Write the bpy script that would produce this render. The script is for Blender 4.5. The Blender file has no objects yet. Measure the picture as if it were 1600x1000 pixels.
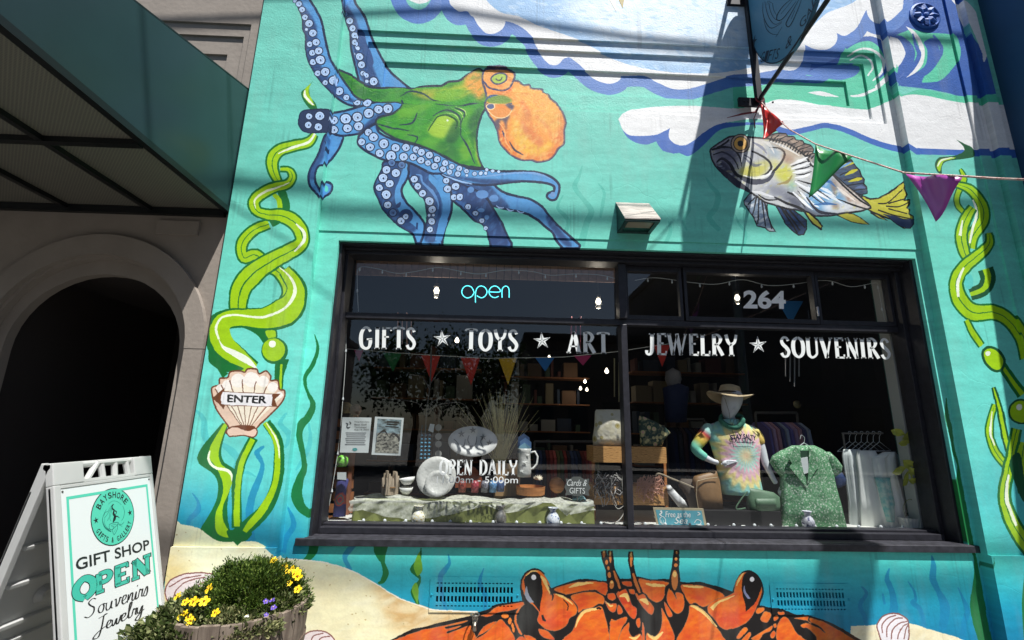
import bpy, bmesh, math, random
import numpy as np
from mathutils import Matrix, Vector
random.seed(7)
RNG = np.random.RandomState(7)
scene = bpy.context.scene
COL = scene.collection
# ------------------------------------------------------------------ camera
F_PX, ROLL, PITCH, YAW = 739.1, 1.8923e-2, .228119, -.0334739
def _cam_rot(r, p, y):
    cr, sr, cp, sp, cy, sy = math.cos(r), math.sin(r), math.cos(p), math.sin(p), math.cos(y), math.sin(y)
    B = np.array([[1, 0, 0], [0, 0, -1], [0, 1, 0]], float)
    Ry = np.array([[cy, sy, 0], [-sy, cy, 0], [0, 0, 1]])
    Rp = np.array([[1, 0, 0], [0, cp, -sp], [0, sp, cp]])
    Rr = np.array([[cr, -sr, 0], [sr, cr, 0], [0, 0, 1]])
    return Rr @ Rp.T @ B @ Ry
CM = _cam_rot(ROLL, PITCH, YAW)
CAM = np.array([0, -3.1, 1.35])
cam_data = bpy.data.cameras.new('camera')
cam = bpy.data.objects.new('camera', cam_data); COL.objects.link(cam)
mw = Matrix.Identity(4)
for i in range(3):
    mw[i][0] = CM[0][i]; mw[i][1] = -CM[1][i]; mw[i][2] = -CM[2][i]; mw[i][3] = CAM[i]
cam.matrix_world = mw
cam_data.sensor_width = 36.0; cam_data.lens = F_PX / 1600 * 36
cam_data.clip_start = 0.05; cam_data.clip_end = 500
scene.camera = cam
# ------------------------------------------------------------------ light
SUN = Vector((0.28, -0.37, 1.0)).normalized()
sun_el = math.asin(SUN.z); sun_az = math.atan2(SUN.x, SUN.y)
world = bpy.data.worlds.new('World'); scene.world = world; world.use_nodes = True
wn = world.node_tree.nodes; wl = world.node_tree.links
bg = wn['Background']; sky = wn.new('ShaderNodeTexSky'); sky.sky_type = 'NISHITA'; sky.sun_disc = False
sky.sun_elevation = sun_el; sky.sun_rotation = sun_az
wl.new(sky.outputs[0], bg.inputs[0]); bg.inputs[1].default_value = 0.05
sl = bpy.data.lights.new('sun', 'SUN'); sl.energy = 5.0; sl.angle = math.radians(0.53); sl.color = (1, .975, .94)
sun = bpy.data.objects.new('sun', sl); COL.objects.link(sun)
sun.rotation_euler = SUN.to_track_quat('Z', 'Y').to_euler(); sun.location = (4, -6, 14)
scene.view_settings.view_transform = 'Standard'; scene.view_settings.look = 'None'
scene.view_settings.exposure = 0.68; scene.view_settings.gamma = 1.0
scene.view_settings.use_curve_mapping = False
scene.cycles.max_bounces = 8; scene.cycles.transparent_max_bounces = 16
scene.cycles.sample_clamp_indirect = 6; scene.cycles.caustics_reflective = False; scene.cycles.caustics_refractive = False

# ------------------------------------------------------------------ geometry helpers
def W(px, py, Y=0.0):
    """point of the vertical plane y=Y seen at photograph pixel (px,py)"""
    d = CM.T @ np.array([(px - 800) / F_PX, (py - 500) / F_PX, 1.0])
    t = (Y - CAM[1]) / d[1]
    return Vector(CAM + t * d)
def WX(px, py, X):
    d = CM.T @ np.array([(px - 800) / F_PX, (py - 500) / F_PX, 1.0])
    return Vector(CAM + (X - CAM[0]) / d[0] * d)
def lin(c):
    return tuple(((v / 255) / 12.92 if v / 255 <= .04045 else ((v / 255 + .055) / 1.055) ** 2.4) for v in c)
_M = {}
def mat(name, rgb=(128, 128, 128), rough=.6, metal=0.0, noise=0.0, nscale=20, bump=0.0, bscale=60, spec=.4, emit=None, es=0, alpha=None, stretch=None, rgb2=None, sheen=0, sub=0):
    if name in _M: return _M[name]
    m = bpy.data.materials.new(name); m.use_nodes = True; _M[name] = m
    nt = m.node_tree; n = nt.nodes; l = nt.links; b = n['Principled BSDF']
    b.inputs['Base Color'].default_value = (*lin(rgb), 1); b.inputs['Roughness'].default_value = rough
    b.inputs['Metallic'].default_value = metal; b.inputs['Specular IOR Level'].default_value = spec
    if sheen: b.inputs['Sheen Weight'].default_value = sheen
    if emit: b.inputs['Emission Color'].default_value = (*lin(emit), 1); b.inputs['Emission Strength'].default_value = es
    tc = n.new('ShaderNodeTexCoord'); mp = n.new('ShaderNodeMapping'); l.new(tc.outputs['Object'], mp.inputs[0])
    if stretch: mp.inputs['Scale'].default_value = stretch
    if noise or rgb2:
        t = n.new('ShaderNodeTexNoise'); t.inputs['Scale'].default_value = nscale; t.inputs['Detail'].default_value = 6
        l.new(mp.outputs[0], t.inputs['Vector'])
        r = n.new('ShaderNodeValToRGB'); c = lin(rgb)
        c1 = lin(rgb2) if rgb2 else tuple(v * (1 - noise) for v in c)
        r.color_ramp.elements[0].position = .35; r.color_ramp.elements[1].position = .65
        r.color_ramp.elements[0].color = (*c1, 1)
        r.color_ramp.elements[1].color = (*(c if rgb2 else tuple(min(1, v * (1 + noise)) for v in c)), 1)
        l.new(t.outputs[0], r.inputs[0]); l.new(r.outputs[0], b.inputs['Base Color'])
    if bump:
        t = n.new('ShaderNodeTexNoise'); t.inputs['Scale'].default_value = bscale; t.inputs['Detail'].default_value = 5
        l.new(mp.outputs[0], t.inputs['Vector'])
        bp = n.new('ShaderNodeBump'); bp.inputs['Strength'].default_value = bump; bp.inputs['Distance'].default_value = .004
        l.new(t.outputs[0], bp.inputs['Height']); l.new(bp.outputs[0], b.inputs['Normal'])
    if alpha is not None: b.inputs['Alpha'].default_value = alpha
    return m
def tag(o, label=None, cat=None, group=None, kind=None):
    if label: o['label'] = label
    if cat: o['category'] = cat
    if group: o['group'] = group
    if kind: o['kind'] = kind
    return o
def empty(name, loc=(0, 0, 0), label=None, cat=None, group=None, parent=None, rot=None):
    o = bpy.data.objects.new(name, None); COL.objects.link(o); o.location = loc; o.empty_display_size = .1
    if rot: o.rotation_euler = rot
    if parent: o.parent = parent
    return tag(o, label, cat, group)
def link(name, me, m=None, parent=None, loc=(0, 0, 0), rot=None, world=True):
    o = bpy.data.objects.new(name, me); COL.objects.link(o); o.location = loc
    if rot: o.rotation_euler = rot
    if m is not None and len(me.materials) == 0: me.materials.append(m)
    if parent is not None:
        o.parent = parent
        if world:      # geometry given in world coordinates, the parent sits elsewhere (unrotated parents only)
            p = parent; off = Vector((0, 0, 0))
            while p: off += p.location; p = p.parent
            o.location = Vector(loc) - off
    return o
def mesh(name, verts, faces, m=None, parent=None, smooth=False, world=True, loc=(0, 0, 0), bevel=0):
    me = bpy.data.meshes.new(name); me.from_pydata([tuple(v) for v in verts], [], faces); me.update()
    if smooth: me.polygons.foreach_set('use_smooth', [True] * len(me.polygons))
    o = link(name, me, m, parent, loc, world=world)
    if bevel: bev(o, bevel)
    return o
def bev(o, w, seg=2):
    md = o.modifiers.new('bevel', 'BEVEL'); md.width = w; md.segments = seg; md.limit_method = 'ANGLE'; return o
class MB:
    """collects simple solids into one mesh"""
    def __init__(s): s.v = []; s.f = []
    def add(s, vs, fs):
        k = len(s.v); s.v += [tuple(v) for v in vs]; s.f += [tuple(i + k for i in f) for f in fs]; return s
    def box(s, x0, x1, y0, y1, z0, z1, M=None):
        vs = [Vector((x, y, z)) for x in (x0, x1) for y in (y0, y1) for z in (z0, z1)]
        if M: vs = [M @ v for v in vs]
        return s.add(vs, [(0, 1, 3, 2), (4, 6, 7, 5), (0, 4, 5, 1), (2, 3, 7, 6), (0, 2, 6, 4), (1, 5, 7, 3)])
    def tube(s, pts, r, n=8, cap=True, closed=False):
        pts = [Vector(p) for p in pts]; N = len(pts); rr = r if hasattr(r, '__len__') else [r] * N
        ring = []; up = None
        for i, p in enumerate(pts):
            a = pts[i - 1] if (i > 0 or closed) else p; b = pts[(i + 1) % N] if (i < N - 1 or closed) else p
            t = (b - a).normalized() if (b - a).length > 1e-9 else Vector((0, 0, 1))
            if up is None: up = Vector((0, 0, 1)) if abs(t.z) < .9 else Vector((1, 0, 0))
            u = (up - t * up.dot(t)); u = u.normalized() if u.length > 1e-6 else t.orthogonal().normalized()
            up = u; w = t.cross(u)
            ring.append([p + (u * math.cos(2 * math.pi * k / n) + w * math.sin(2 * math.pi * k / n)) * rr[i] for k in range(n)])
        vs = [v for q in ring for v in q]; fs = []
        for i in range(N if closed else N - 1):
            j = (i + 1) % N
            for k in range(n): fs.append((i * n + k, i * n + (k + 1) % n, j * n + (k + 1) % n, j * n + k))
        if cap and not closed: fs += [tuple(range(n))[::-1], tuple((N - 1) * n + k for k in range(n))]
        return s.add(vs, fs)
    def lathe(s, prof, c=(0, 0, 0), n=20, M=None):
        vs = []; fs = []; c = Vector(c)
        for r, z in prof:
            for k in range(n):
                a = 2 * math.pi * k / n; v = Vector((r * math.cos(a), r * math.sin(a), z))
                vs.append((M @ v if M else v) + c)
        for i in range(len(prof) - 1):
            for k in range(n): fs.append((i * n + k, i * n + (k + 1) % n, (i + 1) * n + (k + 1) % n, (i + 1) * n + k))
        fs += [tuple(range(n))[::-1], tuple((len(prof) - 1) * n + k for k in range(n))]
        return s.add(vs, fs)
    def prism(s, poly, d, plane='xz'):
        """poly: list of (a,b); extruded along the normal between d[0] and d[1]"""
        n = len(poly)
        def P(a, b, c): return (a, c, b) if plane == 'xz' else ((c, a, b) if plane == 'yz' else (a, b, c))
        vs = [P(a, b, d[0]) for a, b in poly] + [P(a, b, d[1]) for a, b in poly]
        fs = [tuple(range(n)), tuple(range(2 * n - 1, n - 1, -1))] + [(i, (i + 1) % n, n + (i + 1) % n, n + i) for i in range(n)]
        return s.add(vs, fs)
    def build(s, name, m, parent=None, smooth=False, world=True, bevel=0, kind=None):
        me = bpy.data.meshes.new(name); me.from_pydata(s.v, [], s.f)
        bm = bmesh.new(); bm.from_mesh(me); bmesh.ops.recalc_face_normals(bm, faces=bm.faces); bm.to_mesh(me); bm.free()
        if smooth: me.polygons.foreach_set('use_smooth', [True] * len(me.polygons))
        o = link(name, me, m, parent, world=world)
        if bevel: bev(o, bevel)
        if kind: o['kind'] = kind
        return o
def smoothpts(pts, closed=False, k=6):
    """Hermite curve; a third value on a point marks a sharp corner"""
    P = np.array([p[:2] for p in pts], float); C = [len(p) > 2 and p[2] for p in pts]; N = len(P); out = []
    T = np.zeros_like(P)
    for i in range(N):
        if C[i]: continue
        if closed: T[i] = (P[(i + 1) % N] - P[i - 1]) / 2
        else: T[i] = (P[min(i + 1, N - 1)] - P[max(i - 1, 0)]) / 2
    for i in range(N if closed else N - 1):
        j = (i + 1) % N
        for q in range(k):
            t = q / k; a = 2 * t**3 - 3 * t**2 + 1; b = t**3 - 2 * t**2 + t; c = -2 * t**3 + 3 * t**2; d = t**3 - t**2
            out.append(a * P[i] + b * T[i] + c * P[j] + d * T[j])
    if not closed: out.append(P[-1])
    return np.array(out)

# ------------------------------------------------------------------ lettering
_dg = None
def text_tris(s, shear=0, bold=0.0, spacing=1.0):
    """triangles (n,3,2) of a line of text in the built-in font, normalised to its bounding box"""
    cu = bpy.data.curves.new('t', 'FONT'); cu.body = s; cu.size = 1; cu.shear = shear; cu.offset = bold
    cu.space_character = spacing; cu.resolution_u = 4
    o = bpy.data.objects.new('t', cu); COL.objects.link(o)
    dg = bpy.context.evaluated_depsgraph_get(); dg.update(); ev = o.evaluated_get(dg); me = ev.to_mesh()
    me.calc_loop_triangles(); v = np.array([tuple(q.co)[:2] for q in me.vertices])
    t = np.array([tuple(q.vertices) for q in me.loop_triangles]); ev.to_mesh_clear()
    bpy.data.objects.remove(o); bpy.data.curves.remove(cu)
    mn = v.min(0); mx = v.max(0); v = (v - mn) / (mx - mn)
    return v, t, (mx - mn)
# hand-drawn display capitals with flared stems: strokes of (x,y,width)
def _st(*a): return [tuple(p) for p in a]
GLYPH = {
 'G': (.62, [_st((.5,.80,.10),(.40,.95,.09),(.24,.97,.10),(.10,.75,.13),(.07,.45,.15),(.12,.15,.13),(.28,.02,.10),(.44,.08,.10),(.50,.28,.13),(.50,.46,.13)), _st((.34,.44,.06),(.58,.46,.06))]),
 'I': (.26, [_st((.13,.0,.14),(.13,1,.14)), _st((.02,.97,.05),(.24,.97,.05)), _st((.02,.03,.05),(.24,.03,.05))]),
 'F': (.46, [_st((.12,.0,.14),(.12,1,.14)), _st((.10,.97,.06),(.44,.96,.07)), _st((.12,.56,.05),(.34,.56,.06)), _st((.02,.03,.05),(.24,.03,.05)), _st((.42,.99,.05),(.44,.84,.06))]),
 'T': (.54, [_st((.27,.0,.14),(.27,1,.14)), _st((.02,.90,.07),(.08,.98,.07),(.46,.98,.07),(.52,.90,.07)), _st((.15,.03,.05),(.39,.03,.05))]),
 'S': (.46, [_st((.38,.80,.11),(.30,.95,.09),(.16,.95,.09),(.08,.80,.11),(.14,.62,.14),(.30,.44,.14),(.38,.26,.12),(.30,.06,.09),(.14,.04,.09),(.05,.20,.12))]),
 'O': (.60, [_st((.30,.98,.09),(.12,.82,.13),(.07,.50,.15),(.12,.18,.13),(.30,.02,.09),(.48,.18,.13),(.53,.50,.15),(.48,.82,.13),(.30,.98,.09))]),
 'Y': (.56, [_st((.05,1,.13),(.14,.66,.12),(.28,.50,.10)), _st((.52,1,.10),(.44,.66,.10),(.28,.48,.12),(.28,.0,.14)), _st((.16,.03,.05),(.40,.03,.05))]),
 'A': (.60, [_st((.06,.0,.09),(.28,1,.09)), _st((.26,1,.12),(.34,.8,.15),(.50,.0,.15)), _st((.14,.32,.05),(.44,.32,.05)), _st((-.02,.03,.05),(.16,.03,.05)), _st((.40,.03,.05),(.60,.03,.05))]),
 'R': (.56, [_st((.12,.0,.14),(.12,1,.14)), _st((.10,.97,.07),(.30,.97,.09),(.42,.78,.13),(.32,.56,.08),(.14,.52,.06)), _st((.24,.54,.08),(.36,.30,.13),(.50,.02,.13)), _st((.02,.03,.05),(.24,.03,.05))]),
 'J': (.42, [_st((.28,1,.14),(.28,.22,.14),(.18,.02,.09),(.05,.06,.09),(.04,.2,.12)), _st((.14,.97,.05),(.40,.97,.05))]),
 'E': (.46, [_st((.12,.0,.14),(.12,1,.14)), _st((.10,.97,.06),(.42,.97,.08)), _st((.12,.54,.05),(.32,.54,.06)), _st((.10,.03,.06),(.44,.03,.08)), _st((.42,.02,.05),(.44,.18,.06)), _st((.40,.99,.05),(.42,.84,.06))]),
 'W': (.86, [_st((.04,1,.13),(.22,.0,.13)), _st((.22,.0,.07),(.42,.95,.07)), _st((.40,1,.13),(.58,.0,.13)), _st((.58,.0,.07),(.80,1,.07)), _st((-.02,.97,.05),(.14,.97,.05)), _st((.72,.97,.05),(.86,.97,.05))]),
 'L': (.46, [_st((.12,.0,.14),(.12,1,.14)), _st((.10,.03,.06),(.44,.03,.08)), _st((.42,.02,.05),(.44,.22,.06)), _st((.02,.97,.05),(.24,.97,.05))]),
 'V': (.58, [_st((.06,1,.15),(.28,.0,.15)), _st((.28,.0,.07),(.50,1,.07)), _st((-.02,.97,.05),(.16,.97,.05)), _st((.42,.97,.05),(.58,.97,.05))]),
 'U': (.58, [_st((.10,1,.14),(.10,.25,.14),(.18,.05,.10),(.30,.02,.08),(.44,.14,.08),(.48,.3,.08),(.48,1,.08)), _st((.0,.97,.05),(.22,.97,.05)), _st((.40,.97,.05),(.56,.97,.05))]),
 'N': (.60, [_st((.10,.0,.08),(.10,1,.08)), _st((.08,1,.14),(.48,.0,.14)), _st((.50,.0,.08),(.50,1,.08)), _st((.0,.03,.05),(.2,.03,.05)), _st((.42,.97,.05),(.6,.97,.05))]),
 'P': (.50, [_st((.12,.0,.14),(.12,1,.14)), _st((.10,.97,.07),(.30,.97,.09),(.42,.76,.13),(.32,.52,.08),(.14,.48,.06)), _st((.02,.03,.05),(.24,.03,.05))]),
 'D': (.58, [_st((.12,.0,.14),(.12,1,.14)), _st((.10,.97,.07),(.30,.95,.09),(.48,.72,.14),(.48,.28,.14),(.30,.05,.09),(.10,.03,.07))]),
 ' ': (.35, []),
}
def offset_poly(P, w):
    P = np.asarray(P, float); w = np.asarray(w, float) if hasattr(w, '__len__') else np.full(len(P), w)
    T = np.gradient(P, axis=0); T /= np.maximum(np.hypot(T[:, 0], T[:, 1]), 1e-9)[:, None]
    Nn = np.stack([-T[:, 1], T[:, 0]], 1) * (w / 2)[:, None]
    return np.concatenate([P + Nn, (P - Nn)[::-1]])
def display_word(s, gap=.06, fat=1.0):
    """quad strips of the hand-drawn capitals: verts (n,2) height 1, faces, total width"""
    V = []; Fc = []; x = 0
    for ch in s:
        w, sts = GLYPH[ch]
        for st in sts:
            q = smoothpts([p[:2] for p in st], k=5) if len(st) > 2 else np.array([p[:2] for p in st], float)
            ww = np.interp(np.linspace(0, 1, len(q)), np.linspace(0, 1, len(st)), [p[2] for p in st]) * fat
            T = np.gradient(q, axis=0); T /= np.maximum(np.hypot(T[:, 0], T[:, 1]), 1e-9)[:, None]
            Nn = np.stack([-T[:, 1], T[:, 0]], 1) * (ww / 2)[:, None]
            k = len(V)
            for a, b in zip(q + Nn, q - Nn): V += [(a[0] + x, a[1]), (b[0] + x, b[1])]
            for i in range(len(q) - 1): Fc.append((k + 2 * i, k + 2 * i + 1, k + 2 * i + 3, k + 2 * i + 2))
        x += w + gap
    return np.array(V), Fc, x - gap
def place_flat(V, Fc, name, m, parent, P00, P10, P01, world=True, smooth=False):
    """put flat unit-square artwork on the parallelogram origin P00, right P10, up P01"""
    P00, P10, P01 = Vector(P00), Vector(P10), Vector(P01)
    vs = [P00 + (P10 - P00) * v[0] + (P01 - P00) * v[1] for v in V]
    return mesh(name, vs, [tuple(f) for f in Fc], m, parent, world=world)
def bfont(s, name, m, parent, P00, P10, P01, shear=0, bold=0, spacing=1.0):
    v, t, sz = text_tris(s, shear, bold, spacing)
    return place_flat(v, t.tolist(), name, m, parent, P00, P10, P01)
# ------------------------------------------------------------------ the mural: painted in code on the elevation of the wall
CX0, CX1, CZ0, CZ1, DPM = -1.95, 4.05, -0.05, 5.25, 460
CW, CH = int((CX1 - CX0) * DPM), int((CZ1 - CZ0) * DPM)
ART = np.zeros((CH, CW, 3), np.float32)
def _noise(h, w, sx, sy, seed):
    r = np.random.RandomState(seed); g = r.rand(h // sy + 3, w // sx + 3).astype(np.float32)
    yy = np.arange(h) / sy; xx = np.arange(w) / sx
    y0 = yy.astype(int); x0 = xx.astype(int); fy = (yy - y0)[:, None]; fx = (xx - x0)[None]
    fy = fy * fy * (3 - 2 * fy); fx = fx * fx * (3 - 2 * fx)
    a = g[y0][:, x0] * (1 - fx) + g[y0][:, x0 + 1] * fx; b = g[y0 + 1][:, x0] * (1 - fx) + g[y0 + 1][:, x0 + 1] * fx
    return a * (1 - fy) + b * fy
def to_c(P):
    P = np.asarray(P, float); d = np.stack([(P[:, 0] - 800) / F_PX, (P[:, 1] - 500) / F_PX, np.ones(len(P))], 1) @ CM
    def at(Y): t = (Y - CAM[1]) / d[:, 1]; return CAM[0] + t * d[:, 0], CAM[2] + t * d[:, 2]
    x, z = at(0.0); xl, zl = at(-.05); xr, zr = at(-.055)
    L = xl < -1.235; R = xr > 3.06
    x = np.where(L, np.minimum(xl, -1.25), np.where(R, np.maximum(xr, 3.066), np.clip(x, -1.24, 3.046))); z = np.where(L, zl, np.where(R, zr, z))
    return np.stack([(x - CX0) * DPM, (z - CZ0) * DPM], 1)
def raster(Q):
    """non-zero winding fill of polygon Q (canvas coordinates): x0, y0, mask"""
    x0 = int(max(0, math.floor(Q[:, 0].min()) - 1)); x1 = int(min(CW, math.ceil(Q[:, 0].max()) + 2))
    y0 = int(max(0, math.floor(Q[:, 1].min()) - 1)); y1 = int(min(CH, math.ceil(Q[:, 1].max()) + 2))
    if x1 <= x0 or y1 <= y0: return None
    D = np.zeros((y1 - y0, x1 - x0 + 1), np.int32); n = len(Q)
    for i in range(n):
        ax, ay = Q[i]; bx, by = Q[(i + 1) % n]
        if ay == by: continue
        s = 1
        if ay > by: ax, ay, bx, by, s = bx, by, ax, ay, -1
        r0 = max(y0, math.ceil(ay - .5)); r1 = min(y1 - 1, math.ceil(by - .5) - 1)
        if r1 < r0: continue
        r = np.arange(r0, r1 + 1); c = ax + (r + .5 - ay) * (bx - ax) / (by - ay)
        ci = np.clip(np.ceil(c - .5).astype(int), x0, x1) - x0
        D[r - y0, ci] += s
    return x0, y0, np.cumsum(D, 1)[:, :-1] != 0
def blur(m, r):
    for ax in (0, 1):
        for _ in range(2):
            k = int(r)
            if k < 1: continue
            pad = [(0, 0), (0, 0)]; pad[ax] = (k + 1, k); p = np.pad(m, pad)
            c = np.cumsum(p, ax)
            m = (c[2 * k + 1:] - c[:-2 * k - 1]) / (2 * k + 1) if ax == 0 else (c[:, 2 * k + 1:] - c[:, :-2 * k - 1]) / (2 * k + 1)
    return m
def put(x0, y0, m, col, a=1.0):
    h, w = m.shape; s = ART[y0:y0 + h, x0:x0 + w]; mm = (m.astype(np.float32) * a)[..., None]
    s += (np.array(col, np.float32) / 255 - s) * mm
def fill(pts, col, sm=True, k=6, line=None, lw=3, a=1.0, raw=False):
    P = smoothpts(pts, True, k) if sm else np.array([p[:2] for p in pts], float)
    r = raster(P if raw else to_c(P))
    if r is None: return None
    put(r[0], r[1], r[2], col, a)
    if line is not None: stroke(list(map(tuple, P)) + [tuple(P[0])], lw, line, sm=False)
    return r
def stroke(pts, w, col, sm=True, k=6, a=1.0):
    P = smoothpts(pts, False, k) if sm and len(pts) > 2 else np.array([p[:2] for p in pts], float)
    ww = np.interp(np.linspace(0, 1, len(P)), np.linspace(0, 1, len(w)), w) if hasattr(w, '__len__') else w
    r = raster(to_c(offset_poly(P, ww)))
    if r is None: return None
    put(r[0], r[1], r[2], col, a); return r
def circle(c, rx, col, ry=None, rot=0, a=1.0):
    ry = ry or rx; t = np.linspace(0, 2 * math.pi, 22)[:-1]
    x = rx * np.cos(t); y = ry * np.sin(t)
    P = np.stack([c[0] + x * math.cos(rot) - y * math.sin(rot), c[1] + x * math.sin(rot) + y * math.cos(rot)], 1)
    return fill(P, col, sm=False, a=a)
def soft(pts, col, a=.8, s=4, clip=None, sm=True, w=None):
    """soft-edged brush mark (s photograph px of softness), kept inside clip"""
    if w is not None: P = offset_poly(smoothpts(pts, False, 6), w if not hasattr(w, '__len__') else np.interp(np.linspace(0, 1, (len(pts) - 1) * 6 + 1), np.linspace(0, 1, len(w)), w))
    else: P = smoothpts(pts, True, 5) if sm else np.array(pts, float)
    r = raster(to_c(P))
    if r is None: return
    x0, y0, m = r; k = max(1, int(s * 1.9)); m = m.astype(np.float32)
    X0 = max(0, x0 - 2 * k); Y0 = max(0, y0 - 2 * k); X1 = min(CW, x0 + m.shape[1] + 2 * k); Y1 = min(CH, y0 + m.shape[0] + 2 * k)
    b = np.zeros((Y1 - Y0, X1 - X0), np.float32); b[y0 - Y0:y0 - Y0 + m.shape[0], x0 - X0:x0 - X0 + m.shape[1]] = m
    b = blur(b, k)
    if clip is not None:
        cx, cy, cm = clip; ax0 = max(X0, cx); ay0 = max(Y0, cy); ax1 = min(X1, cx + cm.shape[1]); ay1 = min(Y1, cy + cm.shape[0])
        if ax1 <= ax0 or ay1 <= ay0: return
        b = b[ay0 - Y0:ay1 - Y0, ax0 - X0:ax1 - X0] * cm[ay0 - cy:ay1 - cy, ax0 - cx:ax1 - cx]; X0, Y0 = ax0, ay0
    put(X0, Y0, b, col, a)
def daub(clip, cols, n, size, a=.4, seed=1, ang=0, asp=2.5):
    """many small soft brush strokes inside a clip mask"""
    r = np.random.RandomState(seed); x0, y0, m = clip; ys, xs = np.nonzero(m)
    if len(ys) == 0: return
    for _ in range(n):
        i = r.randint(len(ys)); cx = x0 + xs[i]; cy = y0 + ys[i]; s = size * (0.5 + r.rand()); t = ang + r.randn() * .35
        R = int(s * asp) + 3; X0 = max(0, cx - R); Y0 = max(0, cy - R); X1 = min(CW, cx + R); Y1 = min(CH, cy + R)
        yy, xx = np.mgrid[Y0 - cy:Y1 - cy, X0 - cx:X1 - cx]; u = xx * math.cos(t) + yy * math.sin(t); v = -xx * math.sin(t) + yy * math.cos(t)
        g = np.clip(1.4 - (u / (s * asp)) ** 2 * 1.4 - (v / s) ** 2 * 1.4, 0, 1).astype(np.float32)
        ax0 = max(X0, x0); ay0 = max(Y0, y0); ax1 = min(X1, x0 + m.shape[1]); ay1 = min(Y1, y0 + m.shape[0])
        if ax1 <= ax0 or ay1 <= ay0: continue
        g = g[ay0 - Y0:ay1 - Y0, ax0 - X0:ax1 - X0] * m[ay0 - y0:ay1 - y0, ax0 - x0:ax1 - x0]
        put(ax0, ay0, g, cols[r.randint(len(cols))], a)
def Z(ox, oy, s, pts): return [(ox + p[0] / s, oy + p[1] / s) + tuple(p[2:]) for p in pts]

# background wash by height
zz = CZ0 + (np.arange(CH) + .5) / DPM
stops = [(0, (22, 125, 165)), (.22, (26, 140, 180)), (.37, (34, 162, 192)), (.5, (58, 188, 198)), (.62, (86, 210, 198)), (.95, (96, 210, 208)), (1.25, (106, 216, 206)), (1.7, (112, 220, 206)), (2.6, (110, 212, 192)), (3.2, (110, 204, 187)), (4.2, (114, 202, 184)), (5.3, (116, 202, 186))]
for c in range(3): ART[:, :, c] = np.interp(zz, [s[0] for s in stops], [s[1][c] / 255 for s in stops])[:, None]
ART *= (1 + .05 * (_noise(CH, CW, 260, 40, 1) - .5) + .05 * (_noise(CH, CW, 60, 14, 2) - .5) + .025 * (_noise(CH, CW, 9, 4, 22) - .5))[..., None]
for q_ in ([(262, 772), (330, 782), (420, 800), (470, 860), (440, 900), (250, 840)], [(440, 800), (480, 830), (470, 880), (440, 880)]): soft(q_, (24, 140, 184), .8, 22)
soft([(1560, 700), (1620, 700), (1620, 900), (1570, 880)], (60, 180, 190), .4, 20)
G1, G2, G3 = (20, 110, 50), (160, 206, 20), (18, 84, 48)
# --- sky and white water at the top
sky_p = fill([(749, -60), (777, 16), (812, 26), (839, 39), (870, 50), (915, 66), (960, 88), (1020, 104), (1090, 112), (1150, 108), (1200, 95), (1260, 60), (1300, 30), (1350, -5), (1360, -60)], (150, 190, 226))
EDGE = [(702, -40), (702, 0), (707, 10), (718, 18), (730, 17.5), (739, 26), (746, 38), (758, 51), (772, 52.5), (784, 46), (789, 38), (789, 33, 1), (805, 37), (821, 47), (833, 59), (840, 73), (854, 91), (865, 97), (874, 95), (882, 87), (891, 85), (905, 95), (920, 109), (935, 119), (955, 124), (970, 119), (973, 112, 1), (1010, 112), (1030, 122), (1055, 132), (1080, 132), (1105, 125), (1130, 117), (1150, 112), (1185, 110), (1220, 104), (1240, 106), (1254, 98), (1258, 80), (1258, 70, 1), (1270, 76), (1288, 78), (1302, 72), (1308, 62), (1308, 52, 1), (1320, 56), (1334, 48), (1342, 38), (1348, 26), (1354, 15, 1), (1356, 24), (1364, 34), (1378, 37), (1394, 30), (1406, 18), (1411, 8), (1411, -40)]
BLUE = (78, 122, 192)
fill([(1254, 66, 1), (1270, 85), (1300, 80), (1340, 45), (1354, 12, 1), (1364, 34), (1394, 30), (1410, 0), (1410, -60, 1), (1490, -60, 1), (1510, 50), (1535, 90), (1552, 150, 1), (1515, 155), (1480, 145), (1440, 138), (1400, 134), (1340, 128), (1300, 118), (1262, 118), (1240, 112, 1)], (44, 92, 170))
W4 = lambda *p: Z(1340, 0, 5, p)
# swirl
TEAL = (84, 196, 160); WHT = (230, 231, 231)
fill([(1150, 116, 1), (1200, 108), (1260, 112), (1300, 104), (1330, 92), (1345, 76), (1368, 70), (1394, 78), (1404, 96), (1400, 118), (1386, 140), (1410, 148), (1440, 140), (1500, 150), (1560, 152, 1), (1566, 172, 1), (1500, 160), (1445, 150), (1418, 150), (1398, 162), (1360, 168), (1310, 162), (1280, 156), (1240, 150), (1205, 156), (1150, 166, 1)], TEAL)
stroke([(1150, 122), (1190, 114), (1230, 112), (1262, 118), (1290, 118), (1310, 108), (1330, 110)], 9, BLUE)
circle((1356, 94), 44, (44, 92, 170)); circle((1352, 100), 40, TEAL)
stroke([(1318, 74), (1336, 58), (1358, 52), (1380, 59), (1393, 76), (1396, 98), (1388, 120), (1370, 134)], [3, 8, 9, 9, 12, 12, 9, 3], WHT)
stroke([(1322, 76), (1340, 64), (1360, 61), (1376, 70), (1386, 88), (1384, 108), (1374, 122)], [3, 6, 7, 9, 10, 8, 2], (44, 92, 170))
stroke([(1326, 86), (1346, 76), (1366, 80), (1380, 94), (1378, 112), (1366, 124)], [2, 3, 4, 5, 4, 2], WHT)
stroke([(1330, 92), (1348, 84), (1362, 92), (1366, 104), (1358, 116)], [2, 3, 3, 3, 2], WHT)
fill([(1262, 112, 1), (1290, 98), (1340, 97), (1348, 104), (1340, 114), (1320, 120), (1296, 118)], BLUE)
stroke([(1334, 146), (1352, 144), (1372, 136), (1386, 126)], [2, 5, 4, 2], WHT)
fill([(1268, 138, 1), (1290, 136), (1318, 145, 1), (1295, 144)], WHT)
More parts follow.
